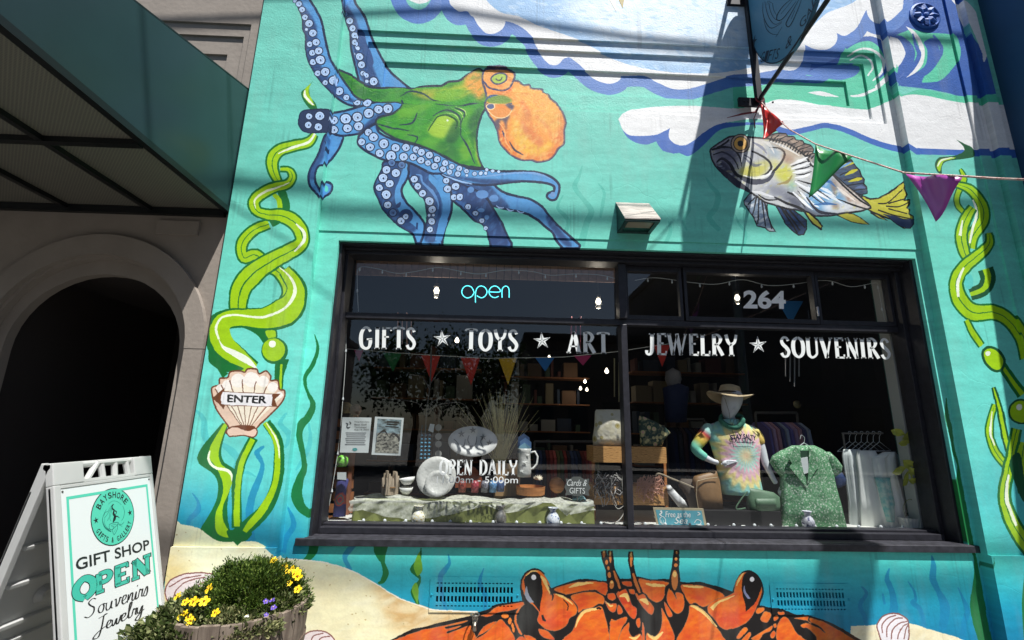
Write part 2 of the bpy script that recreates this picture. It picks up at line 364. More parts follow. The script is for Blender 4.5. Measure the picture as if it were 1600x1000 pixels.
fill(W4((250, 285, 1), (310, 300), (350, 350), (372, 420), (345, 490), (312, 524, 1), (290, 420), (262, 350)), WHT)
fill(W4((420, 225, 1), (540, 255), (640, 260), (735, 275), (780, 340), (790, 450), (740, 540), (640, 630), (500, 645, 1), (520, 600), (600, 500), (640, 400), (600, 300), (520, 330), (545, 400), (520, 520), (370, 610, 1), (440, 480), (440, 370), (360, 290), (300, 275, 1)), TEAL)
fill(W4((375, 205, 1), (440, 240), (500, 320), (525, 400), (510, 500), (450, 570), (365, 612, 1), (440, 510), (480, 420), (470, 330), (420, 260)), WHT)
stroke(W4((590, 275), (640, 340), (655, 400), (610, 490), (540, 570), (440, 630)), [3, 5, 6, 6, 5, 2], (44, 92, 170))
stroke(W4((430, 260), (450, 340), (480, 430), (430, 530), (350, 620), (320, 675)), [2, 5, 7, 7, 5, 1], (44, 92, 170))
fill(W4((430, 680, 1), (500, 640), (520, 690), (470, 670)), (44, 92, 170))
stroke(W4((720, 10), (800, 60), (870, 160), (920, 300), (960, 420), (960, 505)), [0, 14, 18, 12, 9, 2], WHT)
stroke([(p[0], p[1] + 2) for p in EDGE], 31, BLUE); fill(EDGE + [(1411, -90, 1), (702, -90, 1)], WHT)
r_ = raster(to_c(smoothpts(EDGE + [(1411, -90, 1), (702, -90, 1)], True)))
sky_p = fill([(749, -90), (750, -20), (777, 16), (812, 26), (839, 39), (870, 50), (915, 66), (960, 88), (1020, 104), (1090, 110), (1150, 106), (1200, 92), (1250, 60), (1290, 22), (1340, -2), (1360, -60)], (142, 184, 224))
soft([(880, 10), (960, -10), (1150, -10), (1160, 70), (1080, 95), (960, 70)], (226, 236, 242), .75, 14, sky_p)
daub(sky_p, [(238, 244, 248), (214, 230, 242), (120, 172, 218), (150, 192, 226)], 900, 7, .3, 3, -.3, 2.4)
stroke([(617, -14), (630, 15), (651, 26), (672, 20), (690, -6)], 22, BLUE); fill([(632, -10), (640, 0), (656, 6), (672, 0), (682, -20)], WHT)
stroke([(690, -20), (700, 16), (714, 30), (732, 28)], 18, BLUE); fill(EDGE[:6] + [(760, 20), (740, -40)], WHT)
# --- second white billow
LO = [(968, 190), (974, 204), (987, 212), (1017, 212), (1036, 206), (1047, 200, 1), (1045, 214), (1055, 225), (1075, 225), (1100, 207), (1120, 195), (1155, 188), (1184, 186), (1205, 190), (1222, 199), (1240, 202), (1268, 196), (1292, 192), (1324, 200), (1372, 220), (1420, 230), (1500, 234), (1600, 234)]
fill([(968, 192, 1), (978, 212), (992, 222), (1010, 226), (1026, 221, 1), (1035, 235), (1052, 240), (1062, 239), (1075, 244), (1090, 235), (1104, 222), (1125, 203), (1155, 197), (1184, 195), (1205, 200), (1222, 209), (1240, 211), (1268, 205), (1292, 200), (1324, 209), (1372, 229), (1420, 240), (1500, 243), (1600, 248, 1), (1600, 190, 1)], (56, 102, 182))
bil = fill([(967, 185), (980, 172), (1005, 165), (1055, 161), (1105, 162), (1155, 165), (1194, 158), (1220, 149), (1250, 150), (1280, 156), (1310, 162), (1345, 166), (1365, 166), (1396, 156), (1420, 148), (1448, 150), (1500, 160), (1556, 164), (1620, 166, 1), (1600, 234, 1)] + LO[::-1][1:], WHT)
# --- faint background weeds
def weed(pts, w, col, a=.5): stroke(pts, w, col, a=a)
for pts, w in (([(910, 258), (905, 275), (898, 292), (912, 312), (924, 330), (916, 350), (908, 384)], [1, 5, 8, 7, 9, 10, 12]), ([(934, 286), (944, 300), (942, 318), (938, 340)], [1, 5, 6, 3]),
    ([(880, 305), (872, 325), (888, 345), (880, 372)], [2, 5, 7, 5]), ([(1102, 276), (1112, 292), (1122, 305), (1118, 325), (1108, 340), (1124, 360)], [1, 6, 9, 9, 9, 7]), ([(1072, 310), (1078, 325), (1068, 345), (1074, 360)], [1, 5, 5, 2]),
    ([(1148, 335), (1155, 350), (1165, 365), (1162, 385)], [1, 4, 5, 4]), ([(1044, 345), (1048, 360), (1040, 380)], [2, 6, 6])): weed(pts, w, (70, 178, 160), .5)
for pts, w in (([(305, 640), (318, 655), (320, 680), (330, 700)], [2, 8, 12, 4]), ([(340, 690), (362, 705), (372, 722), (355, 745)], [4, 12, 10, 3]), ([(448, 645), (438, 662), (452, 680), (446, 700)], [3, 7, 10, 3]), ([(482, 660), (484, 690), (476, 712), (462, 735)], [2, 7, 8, 3]), ([(400, 745), (386, 738), (372, 742)], [2, 4, 2])): weed(pts, w, (64, 182, 190), .5)
B2 = (28, 136, 182)
for pts, w in (([(300, 770), (310, 785), (308, 800), (296, 812), (294, 826)], [1, 5, 10, 7, 5]), ([(413, 697), (402, 707), (410, 725), (406, 745), (396, 770), (390, 800), (392, 845)], [2, 9, 6, 9, 11, 12, 14]), ([(447, 790), (455, 805), (458, 822), (446, 842), (440, 866)], [1, 6, 9, 9, 10]),
    ([(556, 848), (545, 860), (538, 872), (545, 888), (552, 905)], [8, 9, 8, 7, 4]), ([(700, 866), (702, 880), (694, 892), (688, 902), (690, 925), (697, 955)], [1, 5, 9, 8, 6, 5]), ([(756, 888), (751, 902), (750, 914), (758, 930), (757, 955)], [1, 5, 7, 8, 5]),
    ([(1346, 916), (1355, 928), (1345, 946), (1352, 965), (1358, 985)], [1, 6, 7, 7, 9]), ([(1391, 888), (1387, 905), (1395, 925), (1398, 950), (1394, 975)], [1, 8, 9, 13, 15]), ([(1420, 908), (1430, 925), (1432, 938), (1428, 942), (1440, 955), (1446, 985)], [1, 4, 6, 8, 7, 7]),
    ([(1457, 868), (1460, 885), (1459, 905), (1468, 925), (1478, 950), (1474, 985)], [1, 9, 11, 8, 16, 12]), ([(1498, 918), (1506, 935), (1513, 955), (1508, 975), (1504, 1010)], [1, 5, 8, 9, 12]), ([(1380, 928), (1383, 945)], [3, 4])): weed(pts, w, B2, .8)
# --- dark green weeds
def _lim(p, w):
    best = min((abs(q[1] - p[1]), q[0]) for q in _CR)[1]; return (min(p[0], best - w / 2 - 1), p[1])
def _proj(P): v = CM @ (np.array(P) - CAM); return (F_PX * v[0] / v[2] + 800, F_PX * v[1] / v[2] + 500)
_CR = [_proj((3.04, 0, z)) for z in np.linspace(.1, 2.2, 60)]
_rp = [(1488, 622), (1488, 645), (1492, 665), (1506, 690), (1503, 706), (1512, 728), (1518, 750), (1514, 775), (1518, 788), (1530, 785), (1534, 810), (1530, 840), (1530, 870), (1545, 895), (1552, 915), (1545, 945), (1550, 970), (1560, 1005)]
_rw = [1, 6, 8, 4, 5, 3, 8, 16, 18, 10, 13, 10, 4, 8, 14, 24, 24, 20]
for pts, w in (([(491, 522), (496, 545), (488, 570), (476, 590), (480, 612), (488, 632), (482, 650), (470, 664), (467, 680), (472, 705), (475, 730), (467, 752), (463, 775), (472, 795), (490, 806)], [1, 5, 7, 6, 4, 9, 12, 13, 10, 8, 9, 14, 18, 15, 12]),
    ([(490, 848), (488, 862), (478, 875), (462, 882)], [16, 14, 8, 2]), ([(596, 846), (594, 862), (598, 880), (603, 895), (598, 908), (590, 912)], [25, 20, 6, 10, 8, 2]),
    ([_lim(p, w) for p, w in zip(_rp, _rw)], _rw)): stroke(pts, w, (24, 118, 62))
stroke([(657, 856), (655, 875), (646, 890), (656, 905), (647, 925), (654, 948)], [1, 6, 12, 3, 12, 3], (24, 110, 50))
fill([(655, 862, 1), (646, 885), (652, 900, 1), (660, 890)], (110, 170, 50)); fill([(650, 910), (643, 922), (652, 945, 1), (654, 925)], (110, 170, 50))
soft([(1545, 930), (1556, 960)], (70, 145, 50), .5, 4, None, w=12)
# --- sand
fill([(250, 822, 1), (270, 815), (282, 819), (300, 850, 1), (250, 870, 1)], (244, 243, 208))
sand = fill([(270, 815, 1), (282, 819), (310, 825), (345, 845), (385, 845), (410, 850), (440, 872), (490, 876), (530, 885), (570, 902), (620, 932), (650, 944), (678, 952), (710, 954), (745, 955, 1), (780, 990), (790, 1030, 1), (250, 1040, 1)], (246, 245, 210))
soft([(430, 905), (560, 905), (680, 960), (640, 1010), (500, 1010)], (240, 228, 176), .4, 14, sand)
soft([(580, 905), (660, 942), (760, 955), (740, 975), (620, 985), (600, 945)], (200, 140, 70), .6, 9, sand)
soft([(260, 860), (300, 880), (290, 940), (250, 940)], (240, 214, 140), .7, 10, sand)
daub(sand, [(250, 246, 216), (236, 226, 182), (242, 232, 190)], 380, 9, .25, 5, .2, 3)
daub(sand, [(176, 150, 90)], 70, 1.6, .6, 6, 0, 1.5)
stroke([(440, 873), (490, 877), (530, 886), (570, 903), (620, 933), (650, 945), (678, 953), (745, 956)], 1.6, (250, 246, 232))
sand2 = fill([(1330, 979, 1), (1370, 977), (1420, 975), (1450, 982), (1500, 998), (1530, 1010, 1), (1420, 1040, 1), (1330, 1020, 1)], (246, 238, 202))
daub(sand2, [(246, 240, 210), (220, 204, 160)], 60, 8, .3, 7, .2, 3)
def shell(pts, cuts, col=(238, 226, 226), ln=(140, 90, 84)):
    r = fill(pts, col, line=ln, lw=2)
    for c in cuts: stroke(c, 1.8, ln)
shell([(262, 925), (270, 905), (290, 896), (322, 893), (340, 900), (330, 925), (300, 940), (275, 945)], [[(275, 940), (280, 920), (300, 905), (325, 900)], [(290, 940), (296, 922), (316, 910), (335, 905)], [(268, 915), (290, 903), (318, 897)]])
shell([(472, 1002), (478, 990), (495, 986), (512, 990), (522, 1004), (500, 1015)], [[(485, 1003), (490, 994), (505, 990)], [(495, 1005), (502, 997), (515, 995)]])
shell([(1373, 985), (1374, 972), (1384, 962), (1400, 959), (1415, 965), (1421, 976), (1418, 1005), (1385, 1010)], [[(1380, 990), (1380, 976), (1390, 966), (1402, 962)], [(1387, 996), (1388, 980), (1400, 968), (1412, 966)], [(1394, 1000), (1396, 984), (1408, 974), (1419, 972)], [(1404, 1000), (1406, 988), (1414, 978), (1420, 976)], [(1414, 1000), (1416, 988), (1420, 978)]], (240, 236, 240))
# --- left kelp
def ribbon(pts, w, ol=2.6, hi=None, edge=G1, core=G2, mid=True):
    w2 = [v + 2 * ol for v in w]; stroke(pts, w2, edge); stroke(pts, w, core)
    if mid: stroke(pts, [max(1.2, v * .07) if v > 8 else 0 for v in w], edge)
    if hi is not None: stroke(hi[0], hi[1], (238, 248, 225))
K7 = lambda *p: Z(300, 120, 3.571, p); K8 = lambda *p: Z(300, 380, 3.333, p); K5 = lambda *p: Z(240, 640, 4.545, p)
fill(K7((680, 18, 1), (640, 60), (610, 85), (620, 130), (660, 180), (700, 190, 1), (690, 150), (660, 110), (655, 60)), G1)
fill(K7((665, 35, 1), (630, 70), (620, 105), (650, 145), (685, 165, 1), (670, 125), (650, 85)), G2); stroke(K7((630, 75), (630, 105), (650, 130), (680, 158)), [2, 4, 4, 2], (245, 248, 232))
# back strands
ribbon(K7((480, 600), (515, 680), (520, 740), (480, 790), (440, 820)), [9, 9, 10, 12, 8], 2, core=G1, mid=False)
stroke(K7((455, 655), (485, 690), (490, 750)), [6, 8, 7], G2)
ribbon(K7((430, 820), (340, 860), (280, 930), (290, 1010)) + K8((330, 60), (400, 120), (450, 150), (500, 220), (500, 290), (440, 350), (380, 370)), [12, 14, 15, 14, 15, 15, 15, 18, 20, 18, 10], 3)
ribbon(K7((685, 320), (650, 365), (570, 385), (490, 410), (450, 460), (455, 530), (490, 600)), [7, 13, 14, 16, 17, 13, 7], 3, (K7((685, 318), (650, 365), (560, 395), (480, 430)), [3, 4, 4, 1]))
ribbon(K7((490, 515), (540, 520), (560, 560), (530, 600), (450, 620), (380, 660), (345, 700), (365, 750), (430, 770), (500, 775), (570, 810), (610, 870), (600, 940)) + K8((420, 90), (330, 150), (260, 230), (240, 320), (250, 390)), [4, 6, 9, 11, 13, 15, 15, 15, 12, 14, 18, 20, 20, 18, 22, 26, 30, 28, 24, 20], 3,
       (K7((580, 820), (625, 870), (620, 920), (570, 975)), [2, 5, 5, 2]))
stroke(K7((355, 735), (350, 690), (400, 645), (470, 620), (545, 590)), [1, 3, 4, 3, 1], (235, 245, 205))
fill(K8((240, 430, 1), (350, 430), (400, 440), (440, 480), (370, 520, 1), (330, 470)), G1)
stroke(K8((480, 140), (540, 220), (535, 300), (480, 360), (380, 395), (260, 390), (170, 400), (130, 450), (150, 530), (230, 600), (320, 660)), [22, 30, 40, 48, 38, 30, 32, 38, 42, 38, 28], G1)
stroke(K8((480, 140), (535, 220), (530, 300), (480, 355), (380, 390), (260, 388), (180, 400), (145, 450), (165, 530), (240, 600), (320, 660)), [17, 24, 34, 42, 32, 24, 26, 32, 35, 31, 20], G2)
stroke(K8((455, 125), (520, 190), (535, 260), (480, 340), (370, 385), (250, 375), (160, 385), (125, 440), (140, 500)), [1, 4, 6, 4, 4, 3, 3, 4, 3], (240, 250, 225))
fill(K8((135, 480, 1), (160, 530), (230, 560), (300, 600), (345, 660, 1), (250, 610), (160, 550)), (240, 248, 232))
fill(K8((95, 510, 1), (130, 570), (200, 620), (270, 655), (180, 670), (110, 640), (85, 600)), G1)
stroke(K8((130, 640), (175, 690)), [3, 12], G1)
fill(K8((378, 455), (430, 450), (440, 480), (430, 500), (395, 500)), G2, line=G1, lw=3)
stroke(K8((470, 600), (455, 680), (450, 760), (430, 860)), [22, 15, 12, 8], G1); stroke(K8((465, 630), (462, 700), (455, 790)), [3, 4, 4], G2)
circle(K8((430, 560))[0], 21, G1); circle(K8((425, 555))[0], 18, G2); circle(K8((418, 525))[0], 5.5, (245, 250, 235))
# lower stalks
fill(K5((490, 90, 1), (440, 150), (370, 230), (315, 310), (320, 380), (400, 440), (450, 500), (455, 600), (420, 700), (330, 850, 1), (450, 930), (560, 940, 1), (520, 700), (560, 520), (590, 440), (500, 370), (480, 300), (500, 200), (530, 110, 1)), G1)
fill(K5((505, 90, 1), (455, 170), (400, 270), (400, 350), (450, 420), (490, 520), (480, 640), (440, 740), (440, 860), (500, 905), (565, 905, 1), (500, 800), (490, 700), (530, 600), (565, 500), (540, 440), (470, 370), (465, 290), (495, 180), (525, 110, 1)), G2)
stroke(K5((400, 290), (390, 350), (430, 410), (520, 430), (555, 460), (560, 510)), [2, 4, 4, 5, 4, 2], (240, 250, 220))
stroke(K5((710, 200), (620, 380), (590, 560), (590, 720), (590, 840)), [14, 15, 15, 16, 16], G1)
stroke(K5((800, 90), (880, 220), (890, 380), (870, 540), (800, 700), (680, 820), (560, 925)), [14, 16, 17, 17, 20, 22, 24], G1)
fill(K5((520, 860), (620, 860), (700, 880), (640, 935), (560, 935)), G1)
stroke(K5((705, 210), (625, 380), (598, 560), (590, 720), (592, 830)), [8, 8.5, 8.5, 10, 9], G2)
stroke(K5((790, 90), (865, 220), (880, 380), (858, 540), (780, 700), (690, 810), (645, 868)), [7, 9, 9, 9, 12, 11, 7], G2)
stroke(K5((800, 90), (860, 190), (888, 280), (892, 350)), [1, 3, 3, 1], (240, 250, 220))
# shell sign on the pilaster
CR, LNB = (228, 198, 176), (110, 60, 36)
fill(K8((105, 790), (105, 750), (140, 740), (145, 705), (185, 700), (200, 670), (250, 665), (275, 672), (290, 655), (335, 655), (350, 680), (385, 665), (410, 690), (410, 715), (445, 715), (455, 760), (480, 770), (478, 810), (450, 850), (400, 900), (340, 960), (335, 990), (290, 1000), (250, 1000), (200, 995), (175, 985), (190, 955), (150, 900), (120, 850)), CR, line=LNB, lw=2.4)
for a, b, w in (((255, 950), (150, 760), 15), ((260, 950), (185, 740), 17), ((270, 950), (240, 715), 22), ((280, 950), (310, 710), 24), ((290, 950), (370, 720), 18), ((300, 950), (420, 750), 16), ((310, 950), (455, 790), 10)):
    q = K8(a, b)
    stroke([q[0], ((q[0][0] + q[1][0]) / 2, (q[0][1] + q[1][1]) / 2), q[1]], [1.5, w * .55, w], (244, 236, 216), a=.9); circle(q[1], w / 2, (246, 240, 232))
    stroke([(q[0][0], q[0][1]), (q[1][0] - w * .6, q[1][1])], [1, 1.6], LNB)
fill(K8((180, 985), (190, 965), (230, 955), (290, 975), (330, 965), (340, 985), (320, 1010), (260, 1000), (200, 1005)), (232, 200, 180), line=LNB, lw=2)
fill(K8((210, 960), (240, 948), (310, 950), (330, 960), (300, 975), (250, 960)), (110, 60, 36))
fill(K8((105, 805, 1), (170, 755, 1), (165, 775, 1), (460, 785, 1), (430, 815, 1), (445, 852, 1), (170, 845, 1), (165, 865, 1)), (110, 62, 34), sm=False)
fill(K8((160, 780), (175, 775), (405, 785), (420, 795), (415, 840), (405, 850), (170, 842), (150, 825), (150, 800)), (236, 234, 236), line=LNB, lw=1)
def art_text(s, quad, col, **kw):
    """lettering painted on the wall; quad = photo px of bottom-left, bottom-right, top-left"""
    v, t, sz = text_tris(s, **kw); q = np.array(quad, float)
    P = q[0] + (q[1] - q[0]) * v[:, :1] + (q[2] - q[0]) * v[:, 1:]
    C = to_c(P)
    for tri in t:
        r = raster(C[list(tri)])
        if r is not None: put(r[0], r[1], r[2], col)
art_text('ENTER', K8((182, 828), (388, 834), (186, 790)), (14, 14, 16), bold=.03)
# --- right kelp
def K9(*p): return Z(1440, 200, 2.5, p)
def K10(*p): return Z(1520, 480, 2.637, p)
fill(K9((135, 45, 1), (165, 60), (200, 80), (205, 110), (170, 120), (100, 130), (80, 150), (78, 180), (60, 170), (52, 140), (70, 115), (120, 110), (160, 95), (165, 75)), G3)
fill(K9((60, 145), (75, 122), (130, 115), (120, 122), (85, 132), (72, 170), (62, 160)), G2); stroke(K9((62, 150), (80, 125), (125, 116)), [2, 3, 1], (235, 245, 215))
ribbon(K9((150, 160), (165, 200), (140, 260), (140, 300), (165, 330)), [2, 8, 7, 7, 5], 2)
ribbon(K9((130, 220), (190, 240), (235, 300), (240, 360), (200, 420), (190, 470)), [5, 11, 15, 16, 16, 14], 3, (K9((200, 280), (215, 330), (200, 390), (188, 450)), [2, 4, 4, 3]))
ribbon(K9((200, 310), (170, 360), (155, 420), (165, 480), (180, 510)), [10, 15, 16, 14, 10], 3, (K9((160, 360), (150, 420)), [2, 5]))
ribbon(K9((250, 550), (260, 590), (240, 630), (190, 650)), [10, 10, 8, 6], 7, edge=G3, mid=False)
ribbon(K9((262, 410), (265, 450), (230, 490), (170, 540), (135, 600), (150, 670), (200, 720), (280, 720), (340, 750), (390, 820), (410, 900)), [6, 11, 15, 17, 18, 22, 24, 20, 17, 17, 17], 3, (K9((165, 545), (142, 600), (145, 660)), [3, 5, 4]))
circle(K9((185, 600))[0], 7, (92, 205, 195), 12)
ribbon(K9((175, 750), (200, 800), (235, 850)), [6, 8, 8], 2.5, mid=False)
ribbon(K10((120, 240), (160, 300), (205, 360)), [5, 6, 8], 5, mid=False)
fill(K10((40, 190), (60, 165), (100, 175), (130, 215), (120, 255), (90, 262), (55, 235)), G2, line=G3, lw=4); circle(K10((62, 190))[0], 4, (235, 245, 225))
circle(K10((198, 430))[0], 20, G3); circle(K10((198, 430))[0], 17, G2); circle(K10((192, 412))[0], 5, (235, 245, 225))
ribbon(K10((90, 400), (68, 500), (90, 590), (145, 660), (150, 640)), [5, 9, 10, 9, 4], 2.5, (K10((80, 430), (72, 510), (90, 570)), [1, 4, 2]))
ribbon(K10((85, 330), (110, 420), (130, 520), (150, 600)), [1, 5, 6, 5], 3, edge=G3, mid=False)
ribbon(K10((180, 500), (165, 580), (145, 680), (130, 780), (160, 880), (210, 960), (240, 1000)), [10, 11, 13, 14, 17, 20, 20], 4, (K10((148, 690), (140, 790), (180, 900)), [3, 6, 4]))
ribbon(K10((215, 560), (200, 640), (220, 760)), [14, 18, 18], 4)
fill(K10((150, 640), (190, 600), (211, 700), (211, 800), (180, 740)), G3)
weed([(1548, 870), (1545, 910), (1552, 940)], [1, 2, 2], G3, .6); stroke([(1598, 885), (1596, 940), (1600, 1000)], [3, 10, 12], (30, 120, 60))
# --- octopus
def OA(*p): return Z(440, 0, 5, p)
def OB(*p): return Z(440, 180, 4.762, p)
def OC(*p): return Z(660, 80, 5, p)
def OD(*p): return Z(660, 220, 5.554, p)
def OE(*p): return Z(400, 0, 2.5, p)
ODK, OMD, OLT = (20, 38, 70), (82, 152, 210), (158, 196, 240)
ONV = (34, 62, 110)
def tent(pts, sh=None, hi=None, col=OMD, lw=3.8):
    r = fill(pts, col, line=ODK, lw=lw)
    for s_ in (sh or []): soft(s_, ONV, .85, 2, r)
    for s_ in (hi or []): soft(s_, (106, 160, 214), .7, 2.5, r)
    daub(r, [(90, 150, 208), (60, 112, 176)], 40, 5, .25, 11, 1.2, 3)
    return r
def suckers(f, lst, dim=()):
    for i, (x, y, r) in enumerate(lst):
        (cx, cy), = f((x, y)); s = f((0, 0), (1, 0)); k = (s[1][0] - s[0][0]) * r; d = i in dim
        circle((cx, cy), k * 1.28, ODK, k * 1.22); circle((cx, cy), k, (92, 130, 180) if d else (188, 214, 246), k * .96)
        if k > 3.2:
            circle((cx, cy), k * .70, (120, 156, 206) if not d else (70, 106, 158), k * .62); circle((cx, cy), k * .60, (70, 106, 158) if d else (180, 208, 242), k * .54)
            circle((cx + .1 * k, cy + .1 * k), k * .2, (26, 40, 76), k * .26)
# curl behind the arm at the left
r_ = tent(OB((340, 140), (300, 210), (275, 290), (215, 400), (200, 470), (215, 535), (255, 575), (290, 620, 1), (345, 590), (375, 550), (368, 510), (330, 498), (300, 520), (290, 570, 1), (255, 500), (248, 440), (275, 380), (330, 365), (400, 290), (440, 220), (450, 150)))
soft(OB((320, 170), (290, 280), (230, 400), (225, 480)), ONV, .7, 2, r_, w=14); stroke(OB((320, 190), (340, 250), (330, 360)), 1.2, ODK); circle(OB((330, 545))[0], 3.6, (96, 212, 190), 5)
# top-left arms
tent(OE((155, -25), (165, 25), (182, 70), (185, 110), (195, 140), (195, 190), (205, 235), (225, 275), (245, 305), (265, 330), (290, 355), (320, 385), (360, 408), (400, 415), (450, 412), (480, 395), (420, 383), (395, 370), (350, 322), (320, 280), (290, 230), (270, 150), (255, 80), (235, 40), (205, -10), (200, -30)),
     [OE((150, -10), (185, 20), (235, 100), (240, 200), (260, 270), (330, 350), (400, 400), (300, 370), (220, 280), (190, 190), (175, 80))])
tent(OE((335, -30), (345, 40), (355, 90), (368, 130), (372, 190), (382, 235), (395, 290), (410, 325), (470, 335), (560, 330), (605, 335, 1), (550, 290), (510, 250), (480, 200), (450, 140), (425, 65), (390, 15), (375, -30)),
     [OE((345, 20), (370, 40), (400, 100), (430, 200), (470, 290), (480, 330), (420, 320), (385, 220))])
fill(OE((395, 115), (420, 120), (430, 160), (445, 190), (455, 230), (440, 250), (425, 200), (405, 160)), (48, 82, 134))
# arm reaching left
r_ = tent(OE((170, 460), (185, 435), (235, 430), (280, 430), (300, 440), (350, 432), (420, 412), (480, 396), (550, 388), (574, 405), (560, 432), (500, 466), (440, 492), (400, 522), (330, 530), (285, 516), (200, 516), (172, 490)), [OE((540, 430), (480, 470), (400, 515), (480, 440))])
soft(OE((160, 440), (275, 425), (290, 520), (170, 520)), (36, 54, 88), 1, 1, r_)
# right-going arms
tent(OD((330, 350), (470, 372), (610, 380), (650, 410), (720, 455), (820, 480), (930, 505), (1030, 565), (1090, 640), (1160, 720), (1260, 810), (1370, 905, 1), (1360, 930, 1), (1220, 930, 1), (1160, 860), (1130, 800), (1060, 740), (990, 680), (900, 630), (800, 605), (700, 585), (600, 560), (520, 530), (440, 490), (370, 430)),
     [OD((340, 360), (560, 380), (640, 450), (760, 580), (600, 560), (440, 490)), OD((1080, 640), (1200, 780), (1300, 900), (1230, 900), (1100, 740))])
for x, y, r in ((570, 548, 22), (670, 570, 24), (760, 592, 22), (850, 610, 24)): stroke(OD((x - 30, y - 8), (x, y + 12), (x + 34, y + 6)), [1, 3, 1], (150, 180, 224))
tent(OD((170, 290), (330, 375), (480, 440), (560, 500), (620, 600), (690, 720), (740, 830), (775, 885, 1), (775, 930, 1), (600, 930, 1), (575, 840), (560, 780), (520, 720), (450, 690), (380, 620), (330, 570), (270, 520), (230, 440), (180, 370)),
     [OD((170, 290), (420, 420), (560, 520), (700, 760), (740, 900), (600, 900), (560, 780), (460, 690), (380, 560), (260, 440))], [], (60, 104, 166))
for x, y, a_, b_ in ((420, 425, 30, 26), (520, 465, 54, 38), (620, 500, 40, 30), (510, 600, 32, 18), (560, 665, 22, 20)):
    circle(OD((x, y))[0], a_ / 5.554, (92, 142, 200), b_ / 5.554); 
r_ = tent(OB((935, 350), (1100, 380), (1180, 430), (1250, 520), (1265, 700), (1220, 830), (1190, 960, 1), (1000, 960, 1), (1058, 860), (1085, 780), (1082, 700), (1060, 620), (1000, 560), (950, 480)), [OB((930, 360), (1100, 420), (1180, 560), (1190, 760), (1150, 930), (1060, 920), (1090, 700), (1000, 540))])
fill(OB((1110, 440), (1095, 480), (1140, 530), (1180, 600), (1200, 700), (1170, 800), (1140, 930, 1), (1190, 930, 1), (1230, 800), (1236, 650), (1200, 540)), OMD); stroke(OB((1000, 440), (1035, 450), (1050, 500), (1120, 570), (1160, 640), (1165, 700)), [1, 4, 3, 5, 3, 1], (92, 142, 200))
r_ = tent(OB((770, 345), (930, 350), (945, 400), (940, 460), (900, 530), (895, 580), (930, 650), (1000, 720), (1060, 800), (1060, 870), (1030, 950, 1), (1000, 950, 1), (970, 880), (890, 830), (830, 780), (760, 700), (720, 620), (690, 540), (715, 470), (750, 400)), [OB((770, 345), (900, 360), (880, 480), (850, 620), (900, 720), (1000, 830), (960, 870), (830, 790), (740, 680), (700, 540))])
fill(OB((920, 370), (925, 450), (880, 520), (860, 600), (880, 680), (960, 750), (1045, 820), (1040, 850, 1), (1000, 830), (900, 750), (850, 660), (845, 560), (880, 470), (905, 400)), OMD)
fill(OB((860, 690), (850, 670), (885, 645), (880, 680)), ONV); circle(OB((925, 750))[0], 11, ONV); stroke(OB((1010, 800), (1005, 850)), 3, ONV)
r_ = tent(OB((570, 170), (600, 130), (700, 65), (720, 120), (800, 170), (900, 200), (1000, 222), (1130, 262)) + OD((210, 150), (350, 212), (440, 245), (540, 248), (690, 265), (850, 262), (1000, 275), (1110, 310), (1180, 370), (1188, 430), (1165, 500), (1120, 515), (1082, 490), (1092, 455), (1140, 440, 1), (1145, 400), (1100, 375), (1000, 357), (860, 352), (750, 362), (640, 378), (560, 382), (420, 375), (330, 350), (170, 290), (80, 280), (0, 245)) + OB((1000, 375), (930, 350), (860, 348), (790, 340), (700, 305), (620, 262), (572, 215)),
          [OB((700, 70), (800, 170), (1000, 230), (1240, 320), (1200, 300), (900, 190), (730, 130)), OD((200, 300), (560, 375), (900, 350), (1080, 370), (800, 340), (500, 330))])
circle(OD((1130, 468))[0], 4, (110, 150, 200)); stroke(OD((170, 292), (330, 352), (430, 375)), [1, 3, 1], (150, 190, 236)); stroke(OD((450, 320), (620, 300), (850, 275), (1020, 290), (1110, 330)), [1, 2, 3, 3, 1], (120, 168, 220))
# body
body = fill(OE((312, 268, 1), (370, 292), (430, 325), (480, 332), (560, 328), (605, 333), (640, 322), (690, 318), (720, 318), (750, 302), (790, 297), (830, 272), (875, 252), (900, 300), (915, 380), (905, 412), (882, 450), (866, 500), (862, 560), (868, 610), (888, 658, 1), (835, 650), (790, 640), (740, 612), (680, 584), (620, 562), (560, 547), (510, 522), (480, 500), (468, 478), (482, 458), (540, 440), (572, 408), (545, 392), (470, 396), (400, 380), (360, 340)), (56, 150, 46), line=(26, 44, 66), lw=3.6)
DG, LG, YG = (22, 92, 50), (110, 176, 48), (166, 202, 60)
soft(OE((330, 280), (420, 335), (520, 345), (640, 350), (700, 380), (600, 390), (480, 385), (400, 370)), DG, .55, 3, body)
soft(OE((600, 345), (690, 335), (760, 320), (840, 300), (880, 330), (800, 370), (700, 380), (640, 370)), (214, 190, 50), .75, 5, body)
soft(OE((810, 290), (870, 255), (900, 330), (880, 380), (840, 350)), (236, 160, 60), .95, 5, body)
soft(OE((500, 345), (580, 350), (640, 400), (560, 420), (500, 380)), (70, 160, 50), .7, 6, body)
soft(OE((640, 560), (700, 540), (760, 600), (700, 580)), (110, 176, 54), .6, 5, body)
soft(OE((790, 430), (850, 420), (840, 470), (810, 500)), (104, 172, 50), .6, 5, body)
soft(OE((700, 345), (790, 330), (820, 350), (760, 385), (700, 390)), LG, .8, 4, body)
soft(OE((560, 420), (640, 400), (700, 400), (640, 440), (560, 470)), LG, .75, 5, body)
soft(OE((690, 485), (715, 455), (755, 452), (785, 475), (775, 510), (735, 535), (695, 530), (675, 510)), YG, .95, 3, body)
soft(OE((745, 480), (770, 485), (765, 505), (740, 520)), (130, 190, 50), .6, 4, body)
soft(OE((560, 500), (660, 480), (640, 550), (540, 530)), (70, 160, 44), .6, 5, body)
